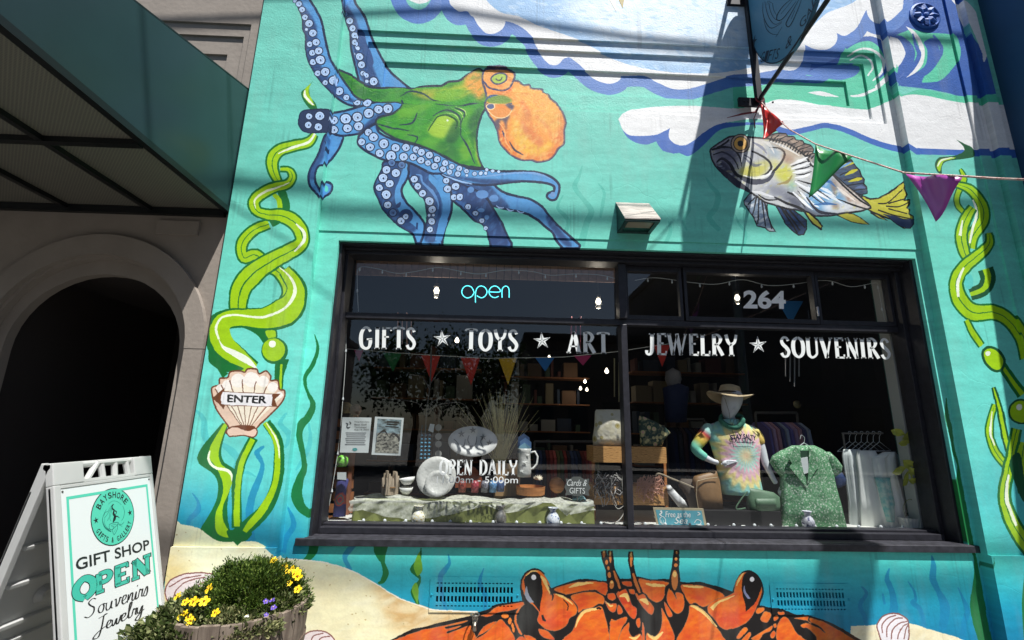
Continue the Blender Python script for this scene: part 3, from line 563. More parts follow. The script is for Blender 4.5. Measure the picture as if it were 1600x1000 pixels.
soft(OE((830, 470), (880, 420), (868, 500), (858, 580), (835, 520)), DG, .8, 4, body)
soft(OE((805, 560), (830, 540), (845, 600), (820, 630), (790, 600)), LG, .8, 4, body)
soft(OE((850, 530), (868, 610), (880, 650), (860, 620)), YG, .8, 2, body)
soft(OE((760, 540), (800, 620), (740, 610), (700, 570)), DG, .5, 6, body)
for p in (((560, 365), (600, 345), (650, 355), (690, 380), (740, 390)), ((565, 378), (575, 400), (610, 402)), ((630, 440), (610, 480), (560, 488)), ((590, 525), (630, 535), (620, 560)), ((470, 482), (530, 500), (600, 510)), ((690, 455), (740, 430), (790, 450), (800, 490), (800, 530)), ((775, 420), (815, 440), (800, 480)), ((800, 530), (830, 580), (855, 640)), ((905, 390), (840, 400), (780, 410), (700, 400))): stroke(OE(*p), [1.2, 3.2, 2.4, 1], (20, 58, 70))
for p in (((760, 420), (800, 440), (812, 470)), ((770, 412), (815, 432), (825, 460)), ((740, 440), (780, 450), (795, 480))): stroke(OE(*p), [0, 1.6, 0], (200, 226, 140))
daub(body, [LG, DG, (84, 160, 46), (38, 120, 44)], 300, 5, .22, 12, .5, 3.2)
b_ = OE((688, 485), (712, 456), (750, 450), (785, 474), (777, 512), (735, 536), (695, 532), (672, 512)); soft(b_, (142, 192, 56), .9, 2, body); soft(b_, YG, .8, 6, body); stroke(OE((672, 512), (688, 485), (712, 456), (750, 450), (785, 474), (780, 505)), [1, 2, 2, 3, 3, 2], (24, 84, 40))
soft(OE((780, 470), (800, 520), (770, 560), (740, 540)), (20, 84, 46), .7, 3, body)
circle(OE((748, 470))[0], 1.8, (230, 245, 220))
# head
HO = (62, 66, 100)
head = fill(OC((480, 130), (500, 100), (560, 92), (620, 92), (670, 108), (705, 125), (722, 150), (718, 188), (745, 198), (765, 208), (795, 232), (838, 228), (852, 255), (900, 262), (938, 265), (948, 290), (985, 320), (1010, 355), (1050, 385), (1068, 420), (1095, 480), (1120, 560), (1108, 620), (1105, 720), (1060, 760), (1030, 810), (990, 848), (900, 865), (850, 850), (770, 848), (700, 815), (650, 770), (605, 710), (590, 640), (565, 570), (540, 530), (505, 470), (490, 400), (500, 340), (490, 270), (470, 200)), (244, 158, 70), line=HO, lw=3.4)
soft(OC((700, 540), (720, 520), (760, 560), (830, 640), (900, 720), (980, 700), (1020, 700), (1010, 780), (900, 820), (780, 790), (710, 680)), (240, 186, 66), .9, 5, head)
soft(OC((740, 330), (800, 400), (800, 520), (900, 640), (860, 560), (820, 430)), (206, 100, 56), .5, 4, head)
soft(OC((740, 210), (900, 280), (1040, 400), (1090, 560), (1030, 680), (960, 620), (880, 560), (800, 470), (720, 380), (700, 280)), (238, 178, 84), .8, 8, head)
soft(OC((580, 560), (640, 560), (670, 700), (760, 800), (900, 830), (1050, 740), (1020, 830), (880, 860), (700, 810), (600, 700)), (222, 104, 48), .75, 5, head)
soft(OC((1090, 460), (1120, 560), (1100, 720), (1040, 740), (1030, 660), (1090, 580)), (216, 110, 60), .7, 4, head)
soft(OC((770, 350), (830, 420), (850, 520), (820, 500), (770, 420)), (222, 128, 72), .7, 3, head)
soft(OC((770, 540), (840, 600), (930, 680), (940, 740), (880, 730), (800, 650)), (220, 122, 66), .75, 3, head)
soft(OC((880, 500), (980, 600), (1010, 690)), (226, 136, 74), .6, 3, head, w=5)
soft(OC((500, 290), (620, 300), (700, 230), (690, 290), (600, 320)), (222, 108, 60), .8, 3, head)
daub(head, [(246, 200, 110), (228, 128, 60), (240, 160, 80), (250, 212, 130)], 620, 4, .32, 13, 1.0, 2.4)
soft(OC((560, 560), (600, 620), (610, 540), (640, 560), (655, 620), (660, 560), (680, 500), (600, 520)), HO, .8, 2, head)
stroke(OC((620, 620), (640, 660), (655, 710)), [1, 3, 1], HO); stroke(OC((680, 705), (720, 770), (790, 812)), [1, 3.4, 1], (60, 54, 70)); stroke(OC((600, 560), (640, 620), (650, 700), (700, 780)), [1, 2, 2, 1], (250, 180, 110))
eyep = fill(OC((472, 140), (492, 108), (560, 104), (640, 104), (700, 125), (720, 150), (712, 190), (690, 240), (650, 268), (600, 270), (520, 250), (490, 215), (470, 190)), (240, 164, 84), line=HO, lw=3)
daub(eyep, [(246, 190, 110), (228, 130, 66)], 60, 4, .5, 14)
fill(OC((535, 185), (560, 150), (610, 135), (655, 150), (655, 190), (620, 215), (570, 220)), (168, 198, 80), line=HO, lw=2.4); stroke(OC((572, 178), (590, 192), (612, 188), (624, 168)), [2, 2, 2, 2], (50, 70, 70))
soft(OC((480, 350), (560, 320), (660, 330), (700, 370), (640, 390), (540, 390)), (110, 150, 60), .95, 2)
stroke(OC((490, 365), (530, 330), (590, 320)), [1, 4, 1], (60, 90, 130)); stroke(OC((500, 405), (560, 398), (650, 398), (700, 385)), [2, 3, 3, 2], (70, 96, 110))
fill(OC((500, 430), (520, 405), (560, 400), (640, 400), (700, 440), (690, 480), (650, 515), (590, 520), (530, 485)), (232, 148, 70), line=(250, 210, 150), lw=1.6)
fill(OC((500, 425), (520, 402), (560, 402), (562, 440), (540, 455), (510, 450)), (84, 100, 140), line=(250, 214, 160), lw=1.6)
soft(OC((650, 400), (710, 410), (705, 460), (680, 440)), HO, .9, 2)
suckers(OA, [(105, 5, 16), (135, 30, 22), (160, 75, 22), (183, 135, 22), (195, 230, 12), (215, 183, 28), (243, 258, 28), (220, 345, 22), (270, 330, 26), (240, 413, 24), (290, 397, 28), (245, 487, 24), (303, 468, 34), (280, 572, 22), (340, 560, 32), (340, 645, 20), (405, 630, 34), (450, 713, 30), (505, 762, 22), (590, 797, 26), (668, 800, 32)])
suckers(OA, [(500, 110, 16), (530, 163, 26), (555, 220, 24), (570, 275, 24), (572, 330, 22), (593, 365, 16), (578, 420, 12), (605, 430, 28), (620, 493, 27), (630, 560, 19), (655, 565, 19), (655, 612, 14), (710, 612, 32)], (0,))
suckers(OA, [(830, 848, 34), (757, 855, 32), (680, 885, 36), (590, 915, 35), (502, 928, 38), (410, 940, 30), (215, 908, 24), (297, 905, 34)])
suckers(OB, [(390, 108, 28), (490, 96, 31), (573, 83, 31), (198, 73, 24), (273, 88, 28)])
suckers(OB, [(645, 127, 26), (685, 163, 30), (597, 198, 26), (657, 237, 28), (760, 213, 32), (730, 283, 28), (848, 243, 29), (815, 303, 35), (925, 240, 27), (908, 310, 29), (1000, 255, 24), (980, 312, 25), (1040, 275, 25), (1037, 335, 25), (1100, 297, 26), (1092, 355, 19), (1155, 330, 24), (1138, 380, 24), (1215, 358, 22), (1200, 402, 23)])
suckers(OD, [(60, 123, 30), (128, 160, 26), (48, 192, 24), (107, 220, 28), (197, 193, 26), (180, 247, 26), (255, 223, 23), (236, 270, 22), (320, 240, 25), (307, 288, 24), (383, 262, 20), (385, 300, 12), (453, 287, 19), (505, 282, 17), (550, 282, 15), (560, 252, 15), (610, 262, 15), (662, 268, 13)])
suckers(OB, [(820, 355, 24), (893, 370, 24), (780, 405, 28), (850, 430, 30), (755, 467, 32), (805, 508, 28), (728, 538, 26), (778, 590, 32), (790, 667, 26), (828, 725, 26), (888, 787, 26), (923, 755, 20)], (0, 1, 9))
suckers(OB, [(987, 477, 26), (1013, 530, 24), (1050, 583, 26), (1100, 640, 30), (1120, 700, 27), (1098, 743, 11), (1130, 743, 11), (1118, 790, 25), (1103, 850, 22)])
suckers(OD, [(207, 345, 26), (288, 395, 32), (220, 418, 30), (273, 490, 26), (325, 487, 28), (397, 572, 24), (460, 630, 22), (515, 692, 22), (550, 758, 18)])
# --- fish
def FA(*p): return Z(1090, 180, 5, p)
def FB(*p): return Z(1260, 180, 5, p)
FK = (10, 10, 16)
def fin(pts, cols, base, lw=2.2, rays=(), rc=None, rw=1.6):
    r = fill(pts, base, line=FK, lw=lw, sm=False)
    if cols: daub(r, cols, 50, 5, .6, 21, .2, 3.5)
    for q in rays: stroke(q, [rw, rw * .7], rc or FK)
    return r
# dorsal fins
fin(FA((540, 180), (580, 150), (630, 140), (690, 145), (700, 165), (750, 170), (770, 195), (820, 200), (830, 220), (885, 235), (905, 265), (895, 320), (850, 320), (760, 270), (660, 210)), [(150, 130, 116), (90, 84, 84), (190, 170, 150)], (140, 120, 108), rays=[FA((600, 185), (640, 150)), FA((640, 190), (700, 160)), FA((680, 220), (750, 180)), FA((710, 240), (790, 205)), FA((750, 260), (840, 225)), FA((790, 270), (890, 240)), FA((800, 290), (900, 280))])
fin(FA((850, 320), (900, 300), (960, 300), (1050, 330), (1050, 560), (980, 480), (900, 400)), [(140, 128, 120), (230, 232, 234), (90, 100, 120)], (170, 160, 150))
fin(FB((200, 455), (280, 390), (350, 345), (385, 400), (415, 430), (430, 475), (452, 500), (448, 535), (470, 560), (475, 610), (430, 625), (380, 605), (300, 540)), [(60, 90, 120), (80, 86, 100)], (52, 66, 90), rays=[FB((260, 470), (390, 415)), FB((290, 510), (430, 480)), FB((320, 550), (450, 530)), FB((350, 590), (470, 575))])
for q in (((230, 430), (300, 390), (370, 370)), ((300, 470), (360, 440), (400, 425)), ((330, 520), (400, 500), (435, 495))): stroke(FB(*q), [1, 6, 2], (196, 190, 50))
stroke(FB((250, 425), (310, 385), (350, 365)), [1, 4, 1], (110, 160, 210)); stroke(FB((380, 570), (430, 560), (460, 570)), [1, 5, 1], (90, 110, 150))
# tail
fin(FB((430, 630), (500, 655), (560, 650), (640, 610), (700, 570), (760, 520), (765, 570), (765, 580), (785, 620), (775, 640), (760, 665), (810, 660), (805, 690), (785, 725), (805, 740), (800, 770), (835, 790), (835, 850), (810, 880), (760, 880), (710, 850), (660, 810), (600, 790), (520, 760), (470, 730)), [(190, 184, 60), (210, 206, 80)], (192, 188, 56), 2.8, rays=[FB((560, 690), (640, 680), (750, 580)), FB((640, 690), (780, 650)), FB((620, 710), (720, 715), (800, 680)), FB((640, 730), (790, 770)), FB((560, 740), (680, 780), (820, 810))], rw=2.2)
fill(FB((600, 770), (700, 790), (760, 810), (835, 815), (832, 855), (800, 882), (750, 870), (700, 845), (650, 800)), (30, 52, 90))
fin(FB((230, 775), (300, 765), (370, 775), (430, 810), (490, 855), (440, 848), (350, 830)), [(200, 196, 70)], (196, 190, 60)); fin(FB((500, 760), (560, 775), (635, 825), (560, 800)), None, (196, 190, 60))
# pectoral / belly fins
fin(FA((410, 610), (520, 640), (540, 690), (555, 800), (575, 860), (610, 912), (560, 905), (530, 880), (465, 865), (440, 800), (410, 760), (370, 700), (362, 670)), [(170, 180, 190), (90, 110, 140), (230, 234, 236)], (120, 140, 160), rays=[FA((450, 640), (390, 700)), FA((460, 640), (430, 780)), FA((480, 640), (470, 850)), FA((500, 640), (530, 870)), FA((515, 650), (580, 890))], rw=2.4)
fin(FA((610, 700), (720, 720), (800, 780), (850, 820), (850, 890), (830, 930), (790, 935), (740, 900), (690, 850)), [(40, 70, 110), (26, 40, 70)], (36, 66, 110), rays=[FA((650, 720), (780, 920)), FA((680, 740), (800, 900)), FA((700, 720), (840, 880))], rw=3)
# body
fish = fill(FA((100, 280, 1), (110, 260), (180, 210), (240, 175), (290, 165), (380, 170), (480, 178), (560, 188), (700, 220), (840, 320), (900, 400)) + FB((120, 400), (200, 455), (300, 540), (400, 620), (490, 700), (500, 725, 1), (420, 750), (300, 765), (180, 785), (60, 785)) + FA((920, 790), (860, 760), (780, 740), (690, 730), (600, 700), (530, 680), (470, 640), (410, 600), (350, 570), (290, 530), (220, 480), (160, 420), (115, 350)), (198, 200, 200), line=FK, lw=3)
soft(FA((100, 270), (240, 175), (380, 170), (350, 300), (300, 400), (290, 520), (150, 420)), (112, 112, 128), .85, 6, fish)
soft(FA((150, 380), (200, 360), (260, 420), (300, 480), (310, 530), (200, 450)), (44, 44, 66), .95, 3, fish)
soft(FA((480, 190), (600, 200), (700, 240), (820, 310), (780, 380), (700, 400), (620, 420), (560, 330)), (216, 212, 196), .8, 7, fish)
soft(FA((540, 220), (640, 260), (640, 330), (570, 320)), (120, 150, 180), .6, 7, fish)
soft(FA((400, 230), (520, 280), (560, 380), (470, 420), (400, 320)), (176, 180, 186), .8, 7, fish)
soft(FA((320, 420), (400, 400), (540, 350), (560, 400), (500, 470), (400, 490), (330, 470)), (204, 200, 90), .8, 5, fish)
soft(FA((590, 340), (640, 400), (700, 380), (740, 440), (720, 540), (650, 520), (600, 440)), (204, 204, 70), .9, 6, fish)
soft(FA((730, 520), (760, 560), (700, 600)), (110, 190, 150), .7, 5, fish)
soft(FA((500, 530), (660, 530), (740, 580), (700, 640), (560, 650), (460, 600)), (160, 164, 172), .7, 8, fish)
soft(FA((660, 620), (780, 640), (900, 740), (1040, 760), (1040, 790), (900, 790), (760, 740)), (84, 88, 104), .9, 6, fish)
soft(FB((0, 640), (100, 500), (220, 490), (330, 620), (200, 740), (60, 740)), (92, 158, 210), .85, 6, fish)
soft(FB((200, 480), (330, 560), (420, 650), (490, 715), (430, 730), (300, 640), (240, 570)), (206, 190, 176), .95, 4, fish)
soft(FB((190, 520), (220, 500), (240, 560), (230, 640), (200, 600)), (140, 120, 106), .9, 3, fish); soft(FB((310, 620), (350, 650), (330, 680)), (150, 110, 90), .8, 3, fish)
soft(FB((130, 690), (250, 680), (380, 720), (300, 750), (160, 760)), (220, 226, 232), .9, 5, fish); soft(FB((200, 690), (250, 690), (250, 730), (210, 730)), (160, 140, 120), .9, 3, fish)
daub(fish, [(230, 232, 232), (150, 154, 164), (206, 200, 130), (190, 200, 214)], 330, 4, .35, 23, .5, 2.4)
for q, w, c in ((((110, 270), (200, 250), (270, 260), (330, 330), (340, 400)), [2, 3, 2, 2, 1], FK), (((120, 310), (200, 290), (280, 340), (320, 420)), [1, 2, 2, 1], FK), (((150, 370), (190, 340), (250, 380), (300, 460), (400, 500)), [1, 3, 4, 4, 2], FK), (((150, 400), (230, 470), (320, 540), (410, 590)), [2, 6, 8, 2], (30, 30, 50)),
    (((420, 280), (520, 330), (570, 380), (560, 440), (480, 490), (400, 500), (320, 470)), [2, 2.5, 2.5, 3, 4, 4, 2], FK), (((560, 250), (640, 260), (680, 300), (660, 360), (610, 420), (560, 460)), [1, 2, 2.5, 2.5, 3, 1], FK), (((330, 490), (420, 520), (540, 510), (600, 440)), [2, 6, 5, 2], (60, 64, 80)),
    (((250, 190), (200, 230), (150, 250)), [2, 2, 1], FK), (((700, 600), (780, 640), (840, 720)), [2, 3, 1], FK), (((600, 640), (700, 690), (820, 740), (950, 880), (970, 885)), [2, 3, 3, 3, 1], FK), (((470, 620), (540, 660), (620, 660)), [1, 2, 1], FK), (((360, 310), (420, 350), (400, 420)), [1, 1.6, 1], (70, 70, 90))): stroke(FA(*q), [v * 1.35 for v in w], c)
for q in (((360, 470), (440, 490), (540, 470), (580, 430)), ((730, 420), (790, 400), (880, 370)), ((740, 450), (800, 440), (880, 420)), ((760, 490), (820, 480), (880, 460)), ((720, 390), (790, 360), (860, 330))): stroke(FA(*q), [1, 5, 2], (240, 242, 242))
for q in (((730, 400), (790, 380), (870, 355)), ((760, 425), (820, 415), (890, 395)), ((770, 465), (820, 462), (890, 440)), ((780, 510), (860, 530), (960, 560)), ((790, 560), (880, 620), (990, 700)), ((780, 590), (860, 660), (950, 720)), ((880, 540), (960, 600), (1040, 650)), ((900, 600), (960, 650), (1010, 690))): stroke(FA(*q), [1, 2.4, 1], FK)
for q in (((760, 520), (880, 590), (1000, 690)), ((860, 560), (960, 620), (1030, 660)), ((800, 600), (880, 680), (950, 720)), ((740, 600), (830, 680), (900, 740))): stroke(FA(*q), [2, 5, 1], (240, 244, 246))
fin(FA((830, 750), (870, 760), (940, 820), (975, 870), (960, 888), (900, 850)), None, (204, 200, 80), 2.6)
stroke(FB((200, 460), (300, 560), (400, 650), (490, 710)), [3, 3, 3, 2], FK); stroke(FB((240, 655), (360, 700), (470, 735)), [1, 3, 2], FK)
circle(FA((335, 222))[0], 15.5, FK); circle(FA((335, 222))[0], 14, (170, 150, 130)); circle(FA((335, 222))[0], 11.4, FK); circle(FA((335, 222))[0], 10, (210, 160, 70)); circle(FA((335, 222))[0], 4.6, FK)
for p_, c_, s_ in (([(560, 190), (700, 225), (830, 310), (760, 330), (640, 270)], (170, 146, 120), 4), ([(380, 200), (460, 190), (520, 240), (440, 260)], (232, 228, 214), 4), ([(340, 440), (420, 400), (520, 420), (460, 480)], (196, 190, 60), 5), ([(560, 560), (660, 560), (700, 620), (600, 640)], (120, 124, 140), 5), ([(150, 300), (230, 250), (300, 300), (260, 380)], (70, 70, 92), 5), ([(680, 300), (760, 340), (720, 380), (660, 350)], (150, 110, 84), 4)): soft(FA(*p_), c_, .6, s_, fish)
for i_ in range(16): stroke(FA((560 + i_ * 22, 205 + i_ * 9), (585 + i_ * 22, 160 + i_ * 10)), [2.6, 1], FK)
for q, c in ((((560, 200), (640, 230), (720, 270), (800, 320)), (236, 236, 230)), (((500, 200), (560, 230), (600, 300)), (226, 226, 220)), (((430, 210), (500, 250), (540, 300)), (120, 126, 150)), (((420, 590), (500, 610), (600, 640)), (236, 238, 240)), (((360, 330), (440, 390), (500, 380)), (90, 94, 110)), (((620, 540), (700, 520), (740, 470)), (150, 130, 70))): stroke(FA(*q), [1, 5, 1], c, a=.8)
for q, c in ((((100, 530), (180, 520), (230, 560)), (40, 96, 160)), (((60, 700), (150, 690), (240, 700)), (40, 96, 160)), (((120, 600), (200, 640), (280, 690)), (240, 244, 246)), (((80, 560), (160, 590), (230, 640)), (240, 244, 246)), (((240, 560), (300, 610), (380, 670)), (236, 226, 214))): stroke(FB(*q), [1, 5, 1], c, a=.85)
stroke(FB((0, 640), (60, 720), (120, 760), (240, 770)), [2, 4, 5, 2], (40, 44, 60))
# --- crab
def C1(*p): return Z(600, 840, 6.154, p)
def C2(*p): return Z(840, 840, 6.154, p)
def C3(*p): return Z(1080, 840, 6.154, p)
def C4(*p): return Z(1340, 840, 6.154, p)
KB = (26, 22, 22); OR, RD, CRM = (232, 112, 32), (206, 62, 36), (246, 204, 120)
sil = fill(C1((30, 1010), (150, 940), (270, 885), (400, 860), (520, 825), (700, 785), (850, 750), (900, 720), (1000, 690), (1070, 650), (1200, 625), (1330, 610, 1), (1312, 530), (1315, 430), (1350, 350), (1430, 300), (1500, 310), (1560, 365)) + C2((60, 350), (100, 430), (132, 490, 1), (300, 430), (420, 400), (560, 408), (670, 420), (800, 402), (900, 396), (970, 378), (1100, 405), (1270, 398), (1380, 425), (1500, 430)) + C3((100, 430), (250, 468), (400, 522, 1), (425, 450), (460, 375), (520, 322), (590, 322), (650, 365), (692, 450), (702, 550), (665, 655, 1), (760, 675), (870, 685), (1000, 742), (1100, 745), (1200, 775), (1330, 815), (1450, 875), (1600, 965)) + C4((60, 1000), (150, 1060, 1)) + C1((0, 1100, 1)), KB)
def plate(pts, base=OR, red=None, cream=None, lw=None, daubn=50, seed=31):
    r = fill(pts, base)
    if red is not None: soft(red, RD, .75, 4, r)
    if r is not None: daub(r, [(238, 130, 44), (222, 92, 34), (210, 78, 38)], daubn, 5, .28, seed, .3, 3)
    if cream is not None: stroke(cream[0], cream[1], CRM)
    stroke(pts + [pts[0]], 1.0, (150, 120, 100), a=.6)
    return r
plate(C1((100, 1010), (200, 950), (350, 900), (480, 870), (620, 840), (800, 800), (760, 825), (640, 850), (580, 865), (610, 880), (740, 850), (690, 880), (610, 905), (615, 925), (720, 885), (820, 850), (840, 880), (830, 1010)), red=C1((150, 970), (500, 920), (700, 940), (560, 1010), (150, 1020)), daubn=180)
plate(C1((870, 1000), (960, 860), (1080, 810), (1060, 850), (960, 920), (880, 960)), red=C1((900, 900), (1040, 840), (950, 910)))
plate(C1((930, 755), (1000, 730), (1080, 670), (1220, 640), (1340, 625), (1320, 670), (1240, 700), (1100, 720), (1020, 760)), red=C1((950, 760), (1100, 700), (1300, 650), (1100, 710)), daubn=80)
plate(C1((860, 1010), (980, 920), (1060, 840), (1120, 790), (1170, 830), (1220, 900), (1230, 1010)), red=C1((860, 1000), (950, 950), (900, 1020)), daubn=100)
for x, y, a_, b_ in ((1165, 757, 36, 22), (1213, 805, 18, 32), (1238, 850, 12, 26), (1246, 890, 13, 28)): circle(C1((x, y))[0], a_ / 6.15, (236, 130, 50), b_ / 6.15)
plate(C1((1355, 640), (1310, 690), (1275, 760), (1290, 850), (1330, 930), (1300, 920), (1262, 830), (1258, 760), (1290, 690)), daubn=20)
plate(C1((1490, 880), (1560, 900), (1600, 930), (1640, 985), (1550, 970), (1500, 930)), RD); plate(C1((1260, 1010), (1300, 955), (1340, 960), (1380, 1010)), RD); plate(C1((1345, 940), (1420, 960), (1470, 1010), (1380, 1000)), OR)
# left eye stalk
plate(C1((1325, 480), (1340, 400), (1380, 345), (1440, 318), (1500, 325), (1560, 390), (1600, 470)) + C2((60, 400), (100, 480), (130, 560, 1), (150, 540), (240, 560), (330, 610), (380, 680), (370, 740), (310, 780), (280, 850), (200, 895), (120, 900), (60, 870), (0, 800)) + C1((1490, 720), (1440, 660), (1370, 590)), red=C2((0, 700), (100, 780), (240, 700), (330, 740), (260, 850), (120, 895), (0, 800)), daubn=120)
fill(C1((1350, 440), (1360, 380), (1400, 342), (1460, 332), (1505, 370), (1520, 450), (1520, 560), (1505, 640), (1500, 710, 1), (1440, 640), (1385, 570)), KB)
stroke(C1((1372, 470), (1370, 540), (1400, 600), (1440, 625)), [1, 7, 7, 1], (150, 156, 170)); circle(C1((1440, 385))[0], 3.8, (240, 240, 240), 4.4); stroke(C1((1365, 375), (1420, 328), (1480, 328)), [1, 2.5, 1], CRM)
stroke(C2((30, 370), (70, 420), (100, 490), (125, 550)), [2, 6, 4, 1], CRM); stroke(C2((170, 545), (260, 580), (340, 650)), [1, 4, 1], CRM); stroke(C2((250, 600), (290, 650), (285, 705)), [1, 2, 1], KB); stroke(C2((130, 500), (150, 560), (140, 610)), [3, 3, 1], KB); stroke(C2((45, 745), (60, 790), (80, 805)), [3, 4, 2], KB)
# face plates
plate(C2((160, 500), (300, 450), (450, 425), (660, 440), (665, 550), (620, 545), (560, 510), (450, 515), (340, 540), (260, 545)), red=C2((500, 450), (670, 440), (660, 560), (560, 500)), cream=(C2((300, 485), (380, 455), (470, 440), (540, 440)), [1, 6, 4, 1]), daubn=80)
plate(C2((320, 570), (440, 530), (550, 530), (640, 575), (640, 640), (590, 640), (520, 680), (440, 700), (395, 725), (385, 660)), red=C2((350, 580), (500, 560), (480, 680), (400, 700)), daubn=60)
plate(C2((260, 960), (340, 900), (390, 760), (460, 700), (550, 680), (600, 662), (630, 690), (655, 780), (680, 900), (690, 1010), (270, 1010)), red=C2((300, 920), (420, 850), (560, 1000), (280, 1010)), cream=(C2((365, 870), (400, 780), (460, 715), (560, 690), (610, 680)), [1, 4, 5, 4, 1]), daubn=140)
stroke(C2((570, 690), (590, 680), (612, 692)), 3, KB)
plate(C2((700, 800), (760, 800), (850, 765), (860, 800), (810, 880), (780, 1010), (700, 1010)), red=C2((760, 800), (850, 770), (840, 820)), daubn=30); plate(C2((810, 900), (880, 820), (880, 900), (920, 960), (990, 930), (1000, 1010), (790, 1010)), cream=(C2((880, 960), (940, 975), (990, 935)), [1, 5, 1]))
plate(C2((765, 540), (840, 495), (880, 560), (910, 650), (960, 690), (940, 780), (900, 770), (850, 700), (800, 620)), RD, cream=(C2((790, 570), (850, 560), (880, 620)), [2, 8, 3])); plate(C2((945, 545), (1020, 545), (1070, 610), (1120, 680), (1110, 740), (1080, 740), (1010, 660)), (190, 90, 46), cream=(C2((985, 600), (1040, 610), (1070, 650)), [1, 8, 2]))
plate(C2((650, 610), (690, 640), (760, 640), (745, 720), (690, 700)), RD, cream=(C2((660, 620), (700, 660), (730, 655)), [1, 3, 2])); plate(C2((680, 545), (740, 540), (755, 580), (720, 610), (685, 590)), RD); plate(C2((775, 650), (800, 665), (820, 720), (780, 745), (768, 700)), (226, 90, 40))
plate(C2((800, 435), (900, 425), (910, 470), (840, 465)), (236, 150, 70)); plate(C2((880, 500), (930, 505), (940, 545), (895, 540)), OR)
plate(C2((975, 400), (1080, 415), (1260, 430), (1230, 480), (1215, 580), (1160, 625), (1100, 610), (1050, 550), (1000, 500)), red=C2((1100, 580), (1200, 560), (1160, 620)), cream=(C2((1040, 445), (1120, 460), (1230, 465)), [2, 6, 3]), daubn=60)
plate(C2((955, 790), (985, 780), (990, 850), (970, 870), (950, 830)), (236, 140, 60)); plate(C2((1010, 820), (1035, 900), (1030, 1010), (1010, 1010)), (236, 140, 60))
plate(C2((1195, 680), (1240, 760), (1290, 860), (1310, 1010), (1070, 1010), (1060, 920), (1120, 960), (1180, 900), (1200, 800)), red=C2((1200, 900), (1290, 880), (1300, 1010), (1180, 1010)), cream=(C2((1065, 930), (1130, 975), (1210, 905)), [2, 7, 2]))
plate(C2((1220, 620), (1270, 680), (1300, 750), (1265, 765), (1235, 700)), (210, 80, 50)); plate(C2((1265, 490), (1300, 520), (1340, 590), (1330, 530), (1390, 540), (1415, 620), (1400, 700), (1350, 735), (1300, 700), (1245, 600)), red=C2((1300, 620), (1400, 620), (1350, 720)))
plate(C2((1390, 455), (1600, 470), (1800, 560), (1700, 620), (1600, 670), (1520, 630), (1470, 640), (1420, 560)), red=C2((1440, 560), (1600, 560), (1600, 650)), cream=(C2((1400, 462), (1500, 475), (1600, 480)), [2, 4, 2]), daubn=80)
plate(C3((-60, 860), (-20, 740), (-10, 660), (50, 660), (150, 740), (240, 860), (300, 940), (305, 1010), (-120, 1010)), red=C3((-100, 960), (0, 900), (40, 1010)), cream=(C3((0, 660), (60, 680), (160, 760), (250, 860)), [2, 6, 5, 2]), daubn=140)
# right eye
plate(C3((165, 720), (170, 650), (240, 600), (340, 570), (415, 530, 1), (430, 450), (470, 370), (530, 340), (600, 350), (660, 410), (685, 500), (680, 560), (640, 660), (590, 760), (540, 820), (440, 870), (340, 890), (280, 860), (230, 790)), red=C3((200, 700), (400, 720), (660, 560), (600, 760), (440, 870), (300, 870)), cream=(C3((200, 690), (260, 630), (350, 590), (420, 560)), [7, 4, 3, 1]), daubn=110)
fill(C3((500, 400), (530, 345), (580, 335), (640, 370), (680, 440), (675, 500), (640, 600), (580, 670), (530, 715, 1), (520, 640), (492, 520)), KB)
stroke(C3((515, 470), (520, 530), (550, 575), (572, 582)), [1, 4, 4, 1], (140, 146, 180)); circle(C3((590, 400))[0], 3.6, (240, 240, 240), 4); stroke(C3((440, 470), (470, 400), (510, 345)), [1, 4, 1], CRM)
for pts in (((625, 710), (650, 680), (710, 685), (690, 720), (640, 735)), ((670, 790), (715, 715), (775, 745), (730, 820)), ((835, 715), (890, 715), (895, 740), (845, 740)), ((800, 770), (830, 750), (845, 775), (820, 800), (800, 795)), ((795, 840), (820, 830), (830, 860), (805, 870)), ((440, 960), (510, 870), (550, 890), (470, 975)), ((480, 1000), (560, 915), (580, 940), (540, 1000)), ((580, 975), (700, 900), (785, 850), (770, 900), (700, 930), (650, 990)), ((770, 930), (800, 900), (820, 930), (800, 970), (775, 965))): plate(C3(*pts), (234, 122, 44), daubn=8)
plate(C3((835, 860), (880, 770), (930, 775), (980, 850), (1020, 920), (1110, 990), (1110, 1010), (850, 1010)), red=C3((840, 920), (900, 960), (880, 1010)), daubn=70)
plate(C3((995, 780), (1060, 770), (1130, 765), (1130, 810), (1160, 830), (1150, 780), (1290, 820), (1400, 880), (1500, 940), (1600, 1000), (1640, 1020), (1260, 1020), (1200, 950), (1130, 880), (1080, 870), (1060, 845), (1120, 830), (1220, 870), (1300, 920), (1230, 850), (1100, 800)), (230, 118, 36), daubn=90)
fill(C3((1060, 850), (1130, 840), (1220, 880), (1290, 920), (1320, 928), (1250, 870), (1180, 815), (1260, 870)), KB, a=.0)
soft(C4((-120, 940), (-40, 920), (80, 1000), (-60, 1000)), (120, 60, 24), .7, 6, sil)
for pts, w in ((C2((640, 130), (650, 200), (680, 300), (690, 380), (710, 460), (720, 520)), [7, 9, 8, 9, 11, 12]), (C2((700, 130), (710, 220), (720, 300), (770, 420), (815, 510)), [6, 7, 7, 9, 8]), (C2((902, 135), (900, 220), (915, 320), (945, 440), (1000, 550)), [5, 8, 6, 9, 8]), (C2((1342, 110), (1335, 200), (1328, 290), (1322, 400), (1325, 500)), [7, 9, 10, 16, 15])): stroke(pts, [v + 1.5 for v in w], KB)
